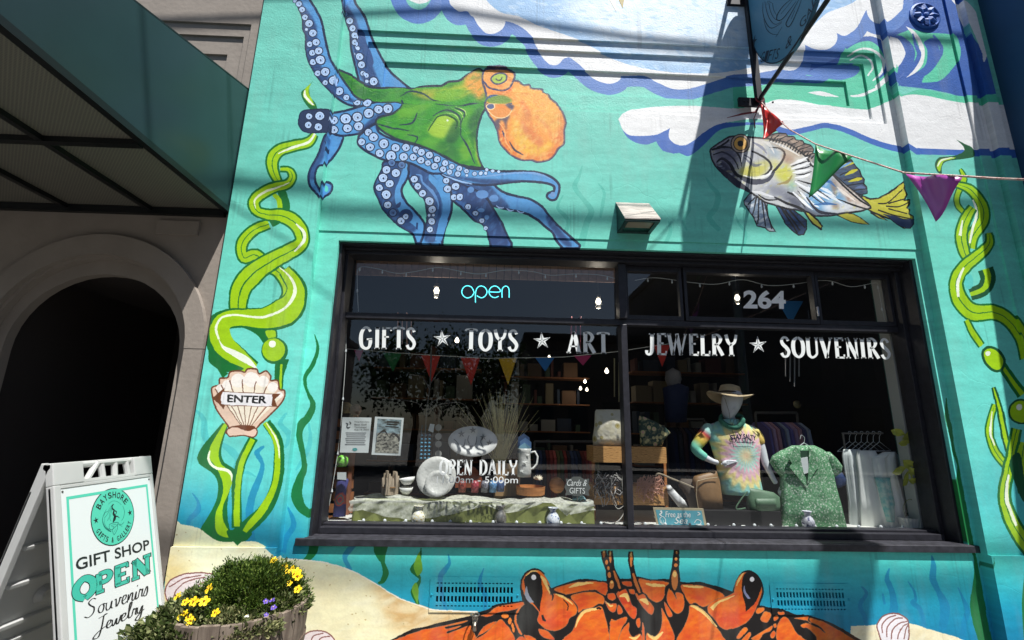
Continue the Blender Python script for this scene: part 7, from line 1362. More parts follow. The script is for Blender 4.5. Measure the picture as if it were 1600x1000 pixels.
# --- fairy lights
wire = mat('white_wire', (206, 208, 204), .6); blb = mat('clear_bulb', (220, 224, 226), .15)
fl = empty('string_lights', W(760, 420, .26), 'white string lights with small clear bulbs running round the inside of the window', 'string lights')
runs = [[(560, 487), (558, 440), (562, 418), (590, 420), (620, 427), (650, 424), (685, 418), (720, 424), (750, 428), (790, 422), (830, 424), (860, 430), (900, 428), (940, 430), (970, 438)], [(992, 438), (1020, 434), (1050, 437), (1085, 442), (1120, 444), (1160, 437), (1200, 446), (1240, 444), (1290, 438), (1330, 448), (1368, 442), (1372, 450), (1378, 480), (1382, 500)],
        [(541, 508), (540, 560), (536, 620), (530, 690), (522, 745), (516, 780), (512, 812), (530, 818)], [(1398, 530), (1404, 560), (1412, 600), (1420, 650), (1432, 720), (1440, 780), (1445, 818)]]
for r_ in runs:
    tubepx(r_, .255, .0022, 5).build('wire', wire, fl); q = smoothpts(r_, k=4); b_ = MB()
    for i in range(3, len(q), 5): c = W(q[i][0], q[i][1] + 3, .255); b_.lathe([(.004, .012), (.005, .004), (.007, -.006), (.001, -.016)], c, 7)
    b_.build('bulbs', blb, fl)
a = MB(); rr = random.Random(9); pts = [Vector((x, .29 + .014 * math.sin(x * 41) + rr.uniform(-.006, .006), SH + .006 + max(0, .008 * math.sin(x * 63)))) for x in np.linspace(-1.0, 2.9, 260)]; a.tube(pts, .004, 5); a.build('wire', wire, fl)
b_ = MB(); [b_.lathe([(.007, 0), (.011, .012), (.010, .024), (.003, .030)], (x + rr.uniform(-.03, .03), .28, SH + .002), 8) for x in np.linspace(-.85, 2.8, 26)]; b_.build('bulbs', blb, fl)
# --- pennants hung inside
PEN = {'g': (30, 110, 60), 'r': (196, 52, 44), 'y': (206, 160, 30), 'b': (30, 110, 180), 'p': (190, 50, 110)}
ib = empty('inside_bunting', W(760, 555, .9), 'string of coloured pennants hanging inside behind the lettering', 'bunting')
a = MB(); a.tube([W(x, y, .9) for x, y in ((540, 545), (640, 553), (760, 560), (880, 558), (960, 550), (1060, 535))], .003, 5); a.build('cord', wire, ib)
for x, w_, h_, c_ in ((560, 14, 18, 'p'), (613, 30, 30, 'g'), (673, 30, 42, 'r'), (735, 30, 44, 'r'), (793, 28, 42, 'y'), (851, 30, 22, 'b'), (910, 28, 16, 'p'), (1034, 26, 34, 'r'), (1235, 40, 36, 'b')):
    y = np.interp(x, [540, 640, 760, 880, 960, 1060, 1235], [545, 553, 560, 558, 550, 535, 470]); P = [W(x - w_ / 2, y, .9), W(x + w_ / 2, y + .5, .9), W(x + 1, y + h_, .93)]; b_ = MB(); b_.add(P + [p + Vector((0, .003, 0)) for p in P], [(0, 1, 2), (5, 4, 3), (0, 3, 4, 1), (1, 4, 5, 2), (2, 5, 3, 0)]); b_.build('pennant', mat('pennant_' + c_, PEN[c_], .7), ib)
# --- wind chimes
def chime(px_, y0, y1, n, col, label):
    e = empty('wind_chime', W(px_, y0, .6), label, 'wind chime')
    for i in range(n): a = MB(); x = px_ + (i - (n - 1) / 2) * 7; a.tube([W(x, y0 + (i % 2) * 6, .6), W(x, y1 + (i % 3) * 8, .6)], .005, 6); a.build('chime_tube', mat('chime_%d' % col[0], col, .3, .8), e)
chime(632, 488, 530, 4, (200, 150, 130), 'pink metal wind chime hanging above the word GIFTS'); chime(1238, 545, 588, 4, (190, 190, 196), 'silver wind chime hanging below the word SOUVENIRS'); chime(900, 494, 530, 3, (170, 90, 100), 'short rose wind chime hanging beside the word ART')
chime(967, 560, 620, 3, (180, 170, 130), 'bamboo coloured chime tubes hanging just left of the mullion')
# --- lit lamps and neon
glow = mat('lit_bulb', (255, 255, 255), .5, emit=(255, 240, 214), es=4.0); gj = mat('jar_glass_dark', (60, 62, 64), .1)
def jar_glass():
    m = bpy.data.materials.new('jar_glass'); m.use_nodes = True; n = m.node_tree.nodes; l = m.node_tree.links; n.remove(n['Principled BSDF']); t = n.new('ShaderNodeBsdfTransparent'); t.inputs[0].default_value = (.85, .87, .88, 1); g = n.new('ShaderNodeBsdfGlossy'); g.inputs['Roughness'].default_value = .05; x = n.new('ShaderNodeMixShader'); f = n.new('ShaderNodeLayerWeight'); f.inputs[0].default_value = .3
    l.new(f.outputs['Facing'], x.inputs[0]); l.new(t.outputs[0], x.inputs[1]); l.new(g.outputs[0], x.inputs[2]); l.new(x.outputs[0], n['Material Output'].inputs[0]); return m
JG = jar_glass()
def pendant(px_, py_, Y, s, label):
    s *= .72
    c = W(px_, py_, Y); e = empty('pendant_lamp', c, label, 'lamp'); a = MB(); a.tube([c + Vector((0, 0, .09 * s)), Vector((c.x, c.y, 2.94))], .004, 5); a.lathe([(.02 * s, .05 * s), (.03 * s, .06 * s), (.03 * s, .09 * s), (.01 * s, .1 * s)], c, 12); a.build('cap', iron, e)
    a = MB(); a.lathe([(.001, -.03 * s), (.026 * s, -.02 * s), (.033 * s, .01 * s), (.018 * s, .045 * s)], c, 14); a.build('bulb', glow, e, smooth=True)
    a = MB(); a.lathe([(.045 * s, -.085 * s), (.055 * s, -.06 * s), (.055 * s, .04 * s), (.03 * s, .06 * s)], c, 18); a.build('glass_shade', JG, e, smooth=True)
pendant(682, 455, .8, 1, 'lit glass jar pendant lamp left of the neon word open'); pendant(935, 472, .8, 1, 'lit glass jar pendant lamp right of the neon word open'); pendant(1152, 466, .8, .9, 'lit pendant lamp just left of the house number 264')
for i, (x, y, Y) in enumerate(((714, 532, 1.8), (858, 560, 2), (948, 580, 2), (914, 596, 4), (907, 607, 4.2), (917, 609, 4.6), (730, 573, 3.2))): 
    c = W(x, y, Y); a = MB(); a.lathe([(.001, -.024), (.012, -.021), (.02, -.012), (.022, 0), (.018, .012), (.009, .024), (.007, .034)], c, 12); b_ = a.build('small_bulb', glow, smooth=True); tag(b_, ['small lit bulb between the starfish and the word TOYS', 'small lit bulb just below the second starfish decal', 'small lit bulb deep inside, right of the blue pennant', 'upper left of three clustered tiny bulbs deep inside', 'lower left of three clustered tiny bulbs deep inside', 'lower right of three clustered tiny bulbs deep inside', 'tiny lit bulb in front of the second red pennant inside'][i], 'lamp', 'small lit bulbs deep inside the shop')
neon = mat('neon_tube', (120, 230, 235), .5, emit=(90, 225, 235), es=1.5)
ns = empty('neon_sign', W(758, 457, .27), 'thin turquoise neon sign reading open in the upper left pane', 'neon sign')
def ntube(pts): a = MB(); a.tube([W(x, y, .27) for x, y in smoothpts(pts, k=5)], .0034, 8); a.build('neon_letter', neon, ns)
ntube([(741, 457 - 0), (737, 463), (730, 465.5), (724, 462), (721.5, 456), (724, 449.5), (730, 446.5), (737, 449), (741, 457)])
ntube([(743, 472.5), (743, 458), (746, 449.5), (752, 446.8), (758, 449.5), (761, 456), (758, 462.5), (752, 465.3), (745, 462)])
ntube([(764, 456), (781, 456), (779, 449.5), (773, 446.8), (767, 449.5), (764, 456), (767, 462.5), (773, 465), (779, 463)])
ntube([(784.5, 465), (784.5, 453), (787, 448.5), (790.5, 447), (794, 449), (795.5, 454), (795.5, 465)])

for x, y, Y, pw in ((682, 455, .8, 1.1), (935, 472, .8, 1.1), (1152, 466, .8, 1.1), (914, 596, 4, 1.2), (714, 532, 1.8, .8)):
    c = W(x, y, Y); l_ = bpy.data.lights.new('bulb_light', 'POINT'); l_.energy = pw; l_.color = (1, .88, .72); l_.shadow_soft_size = .03; o = bpy.data.objects.new('bulb_light', l_); COL.objects.link(o); o.location = c - Vector((0, .0, .09))
# dim shelves of stock deeper in the shop
rs = random.Random(12); cc_ = [(100, 60, 54), (60, 76, 96), (130, 120, 96), (66, 86, 70), (150, 150, 146), (90, 74, 58), (44, 56, 76), (120, 90, 66)]
for x0, x1, y, lb in ((-1.7, -.2, 3.6, 'dim stocked shelf unit deep in the shop behind the jewelry tree'), (.1, 1.5, 4.4, 'dim stocked shelf unit deep in the shop behind the pitcher'), (1.9, 3.5, 3.4, 'dim stocked shelf unit deep in the shop behind the mannequin')):
    e = empty('shelf_unit', ((x0 + x1) / 2, y, .05), lb, 'shelf')
    for k in range(5):
        z = .5 + k * .42; a = MB(); a.box(x0, x1, y, y + .35, z - .02, z); a.build('shelf', slat, e); x = x0 + .05
        while x < x1 - .15: w = rs.choice((.04, .07, .12, .22)); h_ = rs.uniform(.06, .34); c_ = rs.choice(cc_); a = MB(); a.box(x, x + w, y + .03, y + .25, z + .001, z + h_); a.build('boxed_item', mat('stock%d' % c_[0], c_, .7), e); x += w + rs.uniform(.01, .08)
# ------------------------------------------------------------------ A-frame sign
AX, AZ, AT = -1.975, 1.165, .285
def PP(px, py, off=0.0):
    """point of the board plane x = AX + (AZ-z)*AT (+off along its normal) seen at px,py"""
    d = CM.T @ np.array([(px - 800) / F_PX, (py - 500) / F_PX, 1.0]); nrm = np.array([1, 0, AT]) / math.hypot(1, AT)
    p0 = np.array([AX, 0, AZ]) + nrm * off; t = ((p0 - CAM) @ nrm) / (d @ nrm); return Vector(CAM + t * d)
NR = Vector((1, 0, AT)).normalized(); DN = Vector((AT, 0, -1)).normalized()
wp_ = mat('white_plastic', (214, 215, 213), .45, noise=.03, nscale=8, bump=.1, bscale=20)
_t = wp_.node_tree; _tr = _t.nodes.new('ShaderNodeBsdfTranslucent'); _tr.inputs[0].default_value = (.7, .7, .68, 1); _mx = _t.nodes.new('ShaderNodeMixShader'); _mx.inputs[0].default_value = .40
_t.links.new(_t.nodes['Principled BSDF'].outputs[0], _mx.inputs[1]); _t.links.new(_tr.outputs[0], _mx.inputs[2]); _t.links.new(_mx.outputs[0], _t.nodes['Material Output'].inputs[0])
af = empty('sandwich_board', (-1.97, -.5, 0), 'white plastic folding pavement sign reading Gift Shop Open Souvenirs Jewelry', 'sign')
uL, uR = PP(84, 800).y, PP(243, 800).y
def PB(u, s, o=0.0): return Vector((AX, u, AZ)) + DN * s + NR * o      # u along the pavement, s down the slope
def slab(mb, u0, u1, s0, s1, o0, o1): return mb.add([PB(u, s, o) for u in (u0, u1) for s in (s0, s1) for o in (o0, o1)], [(0, 1, 3, 2), (4, 6, 7, 5), (0, 4, 5, 1), (2, 3, 7, 6), (0, 2, 6, 4), (1, 5, 7, 3)])
Wd = uR - uL; LT = 1.215
f1 = MB(); slab(f1, uL, uR, .105, LT - .09, -.022, -.006); slab(f1, uL, uL + .035, .10, LT, -.03, .006); slab(f1, uR - .02, uR, .10, LT, -.03, .006); slab(f1, uL + .035, uR - .02, .10, .118, -.03, .004); slab(f1, uL + .035, uR - .02, LT - .10, LT - .07, -.03, .004)
slab(f1, uL, uL + Wd * .26, .0, .10, -.03, .006); slab(f1, uR - Wd * .22, uR, .0, .10, -.03, .006)
f1.build('front_frame', wp_, af, bevel=.004)
hd = MB()   # moulded carrying handle between the shoulders
for a_, b_ in (((.30, .098), (.42, .012)), ((.42, .012), (.72, .012)), ((.72, .012), (.74, .098)), ((.46, .02), (.47, .098)), ((.60, .02), (.59, .098)), ((.79, .098), (.90, .01))): hd.tube([PB(uL + Wd * a_[0], a_[1], -.012), PB(uL + Wd * b_[0], b_[1], -.012)], .014, 8)
slab(hd, uL + Wd * .26, uR - Wd * .22, .085, .10, -.03, .004)
hd.build('handle', wp_, af)
fc = MB(); slab(fc, uL + .036, uR - .021, .119, LT - .101, -.0055, .001); fc.build('face_panel', mat('sign_white', (206, 210, 210), .35), af)
def pmesh(name, pts, m, off=.0016, sm=False, parent=af):
    P = smoothpts(pts, True) if sm else pts; V = [PP(p[0], p[1], off) for p in P]; return mesh(name, V, [tuple(range(len(V)))], m, parent)
tealv = mat('teal_vinyl', (78, 186, 160), .5); blk = mat('black_vinyl', (28, 30, 32), .5)
b0, b1, s0, s1 = uL + .064, uR - .045, .155, LT - .13; t_ = .013; a = MB()
a.add([PB(u, s, .0016) for u, s in ((b0, s0), (b1, s0), (b1, s1), (b0, s1), (b0 + t_, s0 + t_), (b1 - t_, s0 + t_), (b1 - t_, s1 - t_), (b0 + t_, s1 - t_))], [(0, 1, 5, 4), (1, 2, 6, 5), (2, 3, 7, 6), (3, 0, 4, 7)]); a.build('border', tealv, af)
for u, s in ((uL + .046, .13), (uR - .030, .13), (uL + .046, LT - .112), (uR - .030, LT - .112)): a = MB(); a.lathe([(.005, 0), (.004, .003)], PB(u, s, .001), 8, Matrix.Rotation(math.pi / 2 - math.atan(AT), 3, 'Y')); a.build('screw', mat('screw_dark', (70, 66, 62), .4), af)
# round shop emblem
EU, EV = Vector((PP(213, 795) - PP(142, 819))) , None
ec = PP(177, 807); er = .148
def E2(x, y, o=.002): return ec + Vector((0, 1, 0)) * x * er - DN * y * er + NR * o
def disc(name, r, m, o, n=40): return mesh(name, [E2(r * math.cos(t), r * math.sin(t), o) for t in np.linspace(0, 2 * math.pi, n + 1)[:-1]], [tuple(range(n))], m, af)
er = .139; disc('emblem', 1.0, blk, .0014); disc('emblem', .965, tealv, .0018)
def arc_text(s, r, t0, t1, h, m, mapf, parent, inward=False, name='emblem_lettering', bold=.02):
    n = len(s)
    for i, ch in enumerate(s):
        if ch == ' ': continue
        t = t0 + (t1 - t0) * (i + .5) / n; v, tr_, sz = text_tris(ch, bold=bold); w = abs(t1 - t0) * r / n * (.40 if ch in 'I' else .78) ; hh = h
        V = []
        for p in v:
            x = (p[0] - .5) * w; y = (p[1] - .5) * hh
            if inward: V.append(((r - y) * math.cos(t) * 1 - x * math.sin(t) * 1, (r - y) * math.sin(t) + x * math.cos(t)))
            else: V.append(((r + y) * math.cos(t) + x * math.sin(t), (r + y) * math.sin(t) - x * math.cos(t)))
        mesh(name, [mapf(*q) for q in V], tr_.tolist(), m, parent)
arc_text('BAYSHORE', .76, math.radians(152), math.radians(28), .22, blk, lambda x, y: E2(x, y, .0022), af)
arc_text('GIFTS & GALLERY', .80, math.radians(202), math.radians(338), .18, blk, lambda x, y: E2(x, y, .0022), af, inward=True)
MER = [([(.05, .42), (-.04, .36), (-.02, .26), (.04, .22), (.0, .1), (.06, .0), (.02, -.1), (-.06, -.2)], [.02, .05, .06, .05, .09, .10, .12, .02]), ([(.04, .2), (.14, .14), (.1, .06)], [.03, .04, .02]), ([(.0, -.04), (.14, -.02), (.26, -.1)], [.05, .04, .01])]
HAIR = [([(.02, .44), (-.12, .34), (-.24, .22), (-.36, .2), (-.42, .1)], .014), ([(-.02, .36), (-.2, .2), (-.3, .1), (-.42, .02)], .014), ([(-.04, .3), (-.16, .16), (-.2, .02), (-.3, -.1)], .014), ([(-.06, .24), (-.12, .1), (-.18, -.04), (-.14, -.14)], .014),
        ([(-.3, .3), (-.46, .1), (-.5, -.1), (-.42, -.3), (-.26, -.44), (-.16, -.5)], [.01, .02, .03, .04, .05, .02]), ([(-.4, .0), (-.42, -.2), (-.3, -.36), (-.18, -.42)], .012), ([(.46, .3), (.52, .1), (.46, -.1), (.34, -.22)], [.01, .02, .02, .01]), ([(-.2, .46), (0, .54), (.24, .48), (.4, .34)], .01),
        ([(-.22, -.24), (-.02, -.22), (.2, -.26), (.02, -.38), (-.16, -.44), (-.24, -.34), (-.22, -.24)], .018), ([(.14, -.28), (.12, -.46), (-.04, -.62), (-.1, -.48), (-.04, -.36)], .018), ([(.18, -.3), (.34, -.34), (.46, -.28)], .014), ([(.22, -.34), (.36, -.42)], .012), ([(-.16, -.3), (0, -.28), (.1, -.3)], .01), ([(-.14, -.34), (.0, -.34)], .01), ([(.04, -.44), (-.02, -.54)], .01)]
flatdraw('mermaid_mark', MER, blk, af, lambda x, y: E2(x, y, .0022)); flatdraw('mermaid_mark', HAIR, mat('teal_line', (30, 100, 90), .5), af, lambda x, y: E2(x, y, .0022))
for sx in (-.78, .78): V, F = star(0, 0, .12); mesh('emblem_star', [E2(sx + x, -y, .0022) for x, y in V], F, blk, af)
def ptext(s, bl, br, tl, m, o=.0018, **k): v, t, sz = text_tris(s, **k); B, Rr, T = PP(*bl, o), PP(*br, o), PP(*tl, o); return mesh('sign_lettering', [B + (Rr - B) * float(p[0]) + (T - B) * float(p[1]) for p in v], t.tolist(), m, af)
ptext('GIFT SHOP', (119, 892), (234, 858), (118, 873), blk, bold=.018)
# OPEN in fat outlined slab letters
def P2(bl, br, tl): B, Rr, T = np.array(bl), np.array(br), np.array(tl); return lambda x, y, o=.002: PP(*(B + (Rr - B) * x + (T - B) * y), o)
mo = P2((119, 940), (236, 896), (118, 909))
SL = {'O': [([(.12, .0), (.03, .2), (.0, .5), (.03, .8), (.12, 1), (.21, .8), (.24, .5), (.21, .2), (.12, 0)], .10)], 'P': [([(.31, .05), (.31, .95)], .075), ([(.31, .92), (.42, .92), (.46, .72), (.42, .5), (.31, .48)], .07), ([(.27, .04), (.37, .04)], .05)],
      'E': [([(.56, .05), (.56, .95)], .075), ([(.53, .94), (.69, .94)], .06), ([(.56, .5), (.66, .5)], .05), ([(.53, .06), (.70, .06)], .06), ([(.69, .98), (.69, .78)], .03), ([(.695, .02), (.695, .24)], .03)],
      'N': [([(.79, .05), (.79, .95)], .05), ([(.79, .94), (.95, .08)], .085), ([(.955, .05), (.955, .95)], .05), ([(.75, .04), (.84, .04)], .05), ([(.91, .95), (1.0, .95)], .05)]}
for grow, m_, off in ((.022, blk, .0018), (0, mat('open_teal', (58, 170, 150), .5), .0024)):
    V = []; F = []
    for ch, sts in SL.items():
        for pts, w in sts:
            q = smoothpts(pts, k=6) if len(pts) > 2 else np.array(pts, float)
            if len(pts) == 2:
                d = (q[1] - q[0]); d = d / max(np.hypot(*d), 1e-9) * grow * (.6 if abs(d[0]) > abs(d[1]) else 1.6); q = np.array([q[0] - d, q[1] + d])
            A_ = np.array([1, 3.0]); q2 = q / A_ * np.array([1, 1]); qs = q * np.array([1, .34]); T = np.gradient(qs, axis=0); T /= np.maximum(np.hypot(T[:, 0], T[:, 1]), 1e-9)[:, None]
            Nn = np.stack([-T[:, 1], T[:, 0]], 1) * ((w + grow) / 2); b = len(V)
            for c, d in zip(qs + Nn, qs - Nn): V += [mo(c[0], c[1] / .34, off), mo(d[0], d[1] / .34, off)]
            F += [(b + 2 * i, b + 2 * i + 1, b + 2 * i + 3, b + 2 * i + 2) for i in range(len(q) - 1)]
    mesh('sign_lettering', V, F, m_, af)
# script words, single flowing strokes
def script(words, bl, br, tl, w):
    mf = P2(bl, br, tl); flatdraw('sign_lettering', [(p, w) for p in words], blk, af, lambda x, y: mf(x, y, .002), k=5)
def sc_letters(s):
    """simple joined handwriting: list of strokes with x advancing, x-height .5, ascender 1"""
    o = []; x = 0
    L = {'S': (.18, [[(.13, .9), (.08, 1.0), (.02, .85), (.05, .65), (.11, .45), (.1, .15), (.03, .0), (-.03, .12)]]), 'o': (.125, [[(.07, .48), (.02, .42), (.0, .2), (.03, .02), (.07, .06), (.085, .3), (.07, .48), (.11, .42)]]), 'u': (.125, [[(.0, .45), (-.005, .15), (.02, .0), (.06, .1), (.08, .45), (.075, .1), (.1, .02)]]),
         'v': (.115, [[(.0, .42), (.02, .45), (.03, .02), (.07, .25), (.08, .48), (.1, .4)]]), 'e': (.085, [[(.0, .18), (.05, .28), (.06, .45), (.025, .48), (.0, .2), (.03, .0), (.08, .1)]]), 'n': (.11, [[(.0, .0), (.01, .45), (.01, .1), (.05, .46), (.075, .4), (.07, .1), (.09, .0), (.11, .08)]]), 'i': (.055, [[(.0, .1), (.02, .45), (.015, .1), (.03, .0), (.055, .1)], [(.03, .72), (.034, .78)]]),
         'r': (.08, [[(.0, .05), (.02, .5), (.03, .42), (.06, .46), (.055, .1), (.08, .04)]]), 's': (.08, [[(.0, .08), (.045, .52), (.06, .25), (.04, .0), (.0, .06)]]), 'J': (.15, [[(.02, .95), (.14, 1.0), (.10, .98), (.08, .3), (.04, -.3), (-.04, -.25), (.02, .02), (.13, .2)]]), 'w': (.13, [[(.0, .42), (.0, .1), (.025, .0), (.06, .4), (.06, .08), (.09, .0), (.12, .46), (.14, .4)]]),
         'l': (.07, [[(.0, .1), (.05, .75), (.055, 1.0), (.03, .95), (.02, .2), (.04, .0), (.07, .1)]]), 'y': (.10, [[(.0, .45), (.0, .15), (.03, .05), (.07, .45), (.06, -.1), (.03, -.4), (-.02, -.3), (.04, .0), (.1, .15)]])}
    for ch in s:
        w, st = L[ch]; o += [[(p[0] + x, p[1]) for p in q] for q in st]; x += w
    return [[(p[0] / x, p[1]) for p in q] for q in o]
script(sc_letters('Souvenirs'), (135, 966), (232, 929), (137, 938), [.018, .028, .022]); script(sc_letters('Jewelry'), (150, 990), (225, 955), (152, 966), [.026, .040, .032])
# rear leaf
def QB(u, s, o=0.0): d = Vector((-.19, 0, -1)).normalized(); nn = Vector((-1, 0, .19)).normalized(); return Vector((AX - .035, u, AZ - .002)) + d * s + nn * o
def slabq(mb, u0, u1, s0, s1, o0, o1): return mb.add([QB(u, s, o) for u in (u0, u1) for s in (s0, s1) for o in (o0, o1)], [(0, 1, 3, 2), (4, 6, 7, 5), (0, 4, 5, 1), (2, 3, 7, 6), (0, 2, 6, 4), (1, 5, 7, 3)])
r1 = MB(); slabq(r1, uL, uR, .12, 1.20, -.004, .008); slabq(r1, uL, uL + .03, .0, 1.24, -.035, .008); slabq(r1, uR - .03, uR, .0, 1.24, -.035, .008)
for s in (.36, .52, .70, .78, .93, 1.02): slabq(r1, uL + .06, uR - .06, s, s + .018, -.026, -.004)
for s in np.linspace(.15, 1.15, 9): r1.tube([QB(uL + .045, s, -.004), QB(uL + .045, s, -.009)], .005, 6)
r1.tube([QB(uL + .28, .62, -.004), QB(uL + .28, .62, -.03)], [.045, .025], 14); r1.tube([QB(uL + .28, .62, -.02), QB(uL + .28, .62, -.032)], .012, 10)
r1.build('rear_frame', wp_, af, bevel=.003)
a = MB(); a.tube([PB(uL, .012, -.02), PB(uR, .012, -.02)], .016, 10); a.build('hinge', wp_, af)

# ------------------------------------------------------------------ half-barrel planter
bc = Vector((-1.265, -.40, 0)); BR = .335; BH = .485
bp_ = empty('barrel_planter', bc, 'weathered grey half wine barrel full of flowers against the painted sand', 'planter')
stave = mat('grey_oak_stave', (142, 128, 114), .85, rgb2=(96, 84, 74), nscale=30, bump=.7, bscale=60, stretch=(1, 1, .12)); NS = 24
def br(z): return BR * (.80 + .20 * math.sin(math.pi * .5 * min(1, z / BH * .9 + .1)))
for i in range(NS):
    t0 = 2 * math.pi * i / NS + .006; t1 = 2 * math.pi * (i + 1) / NS - .006; h_ = BH + random.uniform(-.006, .004); off = random.uniform(-.003, .003); vs = []
    zs = [0, .12, .24, .36, h_]
    for z in zs:
        for t, q in ((t0, 0), ((t0 + t1) / 2, .002), (t1, 0), (t1, -.022), (t0, -.022)): r = br(z) + q + off; vs.append(bc + Vector((r * math.cos(t), r * math.sin(t), z)))
    fs = [(j * 5 + k, j * 5 + (k + 1) % 5, (j + 1) * 5 + (k + 1) % 5, (j + 1) * 5 + k) for j in range(4) for k in range(5)] + [(0, 1, 2, 3, 4), (24, 23, 22, 21, 20)]
    a = MB(); a.add(vs, fs); a.build('stave', stave, bp_)
for z in (.06, .30): a = MB(); a.lathe([(br(z - .018) + .003, z - .018), (br(z - .018) + .006, z - .018), (br(z + .018) + .006, z + .018), (br(z + .018) + .003, z + .018)], bc, 48); a.build('hoop', mat('rusty_hoop', (96, 82, 74), .6, .3, noise=.4, nscale=30), bp_)
a = MB(); a.lathe([(.001, .43), (BR * .9, .43), (BR * .9, .40)], bc, 30); a.build('soil', mat('soil', (50, 38, 30), .95, bump=1, bscale=60), bp_)
def leafcloud(name, m, pts, dirs, size, asp, seed, label=None, cat=None, parent=None, kind=None, curl=.25):
    """many small folded leaves: pts (n,3), dirs (n,3) growth directions"""
    r = np.random.RandomState(seed); n = len(pts); d = dirs / np.linalg.norm(dirs, axis=1)[:, None]; a_ = r.randn(n, 3); s = np.cross(d, a_); s /= np.linalg.norm(s, axis=1)[:, None]; up = np.cross(s, d)
    L = size * (.6 + .8 * r.rand(n))[:, None]; Wd_ = L * asp; tip = pts + d * L + up * L * curl * (r.rand(n)[:, None] - .5) * 2; mid = pts + d * L * .5
    V = np.stack([pts, mid + s * Wd_ / 2 + up * Wd_ * .2, tip, mid - s * Wd_ / 2 + up * Wd_ * .2], 1).reshape(-1, 3)
    me = bpy.data.meshes.new(name); me.vertices.add(4 * n); me.vertices.foreach_set('co', V.ravel()); me.loops.add(4 * n); me.loops.foreach_set('vertex_index', np.arange(4 * n)); me.polygons.add(n); me.polygons.foreach_set('loop_start', np.arange(0, 4 * n, 4)); me.polygons.foreach_set('loop_total', np.full(n, 4)); me.update(); me.validate()
    at = me.color_attributes.new('tone', 'FLOAT_COLOR', 'POINT'); c = np.ones((4 * n, 4), np.float32); c[:, :3] = np.repeat(r.rand(n), 4)[:, None]; at.data.foreach_set('color', c.ravel())
    o = link(name, me, m, parent); tag(o, label, cat, kind=kind); return o
def leafmat(name, c1, c2, c3, rough=.5):
    m = bpy.data.materials.new(name); m.use_nodes = True; n = m.node_tree.nodes; l = m.node_tree.links; b = n['Principled BSDF']; b.inputs['Roughness'].default_value = rough; b.inputs['Specular IOR Level'].default_value = .25
    v = n.new('ShaderNodeVertexColor'); v.layer_name = 'tone'; r = n.new('ShaderNodeValToRGB'); e = r.color_ramp.elements; e[0].color = (*lin(c1), 1); e[1].color = (*lin(c3), 1); q = e.new(.55); q.color = (*lin(c2), 1); l.new(v.outputs[0], r.inputs[0]); l.new(r.outputs[0], b.inputs['Base Color'])
    tr = n.new('ShaderNodeBsdfTranslucent'); l.new(r.outputs[0], tr.inputs[0]); mx = n.new('ShaderNodeMixShader'); mx.inputs[0].default_value = .25; l.new(b.outputs[0], mx.inputs[1]); l.new(tr.outputs[0], mx.inputs[2]); l.new(mx.outputs[0], n['Material Output'].inputs[0]); return m
r = np.random.RandomState(4)
# clipped conifer dome
sc_ = empty('conifer_shrub', bc + Vector((.03, .02, .44)), 'dense dark green mounded conifer in the middle of the barrel planter', 'shrub')
n = 2600; th = r.rand(n) * 2 * math.pi; ph = np.arccos(r.rand(n)); dv = np.stack([np.sin(ph) * np.cos(th), np.sin(ph) * np.sin(th), np.cos(ph)], 1)
sh_c = np.array([bc.x + .045, bc.y + .02, .46]); bumps = 1 + .16 * np.sin(dv[:, 0] * 7 + 1) * np.sin(dv[:, 1] * 8) + .07 * np.sin(dv[:, 2] * 11 + dv[:, 0] * 9) + .09 * r.randn(n)
core = sh_c + dv * np.array([.222, .222, .172]) * bumps[:, None]
cl_pts = []; cl_dir = []
for i in range(n):
    k = 19; t = r.rand(k, 1); dd = dv[i] * .9 + np.array([0, 0, .35]) + r.randn(k, 3) * .42; cl_pts.append(core[i] + dv[i] * (t - .7) * .06 + r.randn(k, 3) * .007); cl_dir.append(dd)
leafcloud('foliage', leafmat('conifer_green', (30, 48, 16), (70, 96, 34), (122, 140, 64)), np.concatenate(cl_pts), np.concatenate(cl_dir), .015, .34, 5, parent=sc_, kind='stuff')
a = MB(); [a.tube([bc + Vector((.03, .02, .42)), bc + Vector((.03 + .1 * math.cos(t), .02 + .1 * math.sin(t), .58))], [.012, .005], 6) for t in np.linspace(0, 6.28, 7)[:-1]]; a.build('stem', mat('bark', (80, 62, 48), .9), sc_)
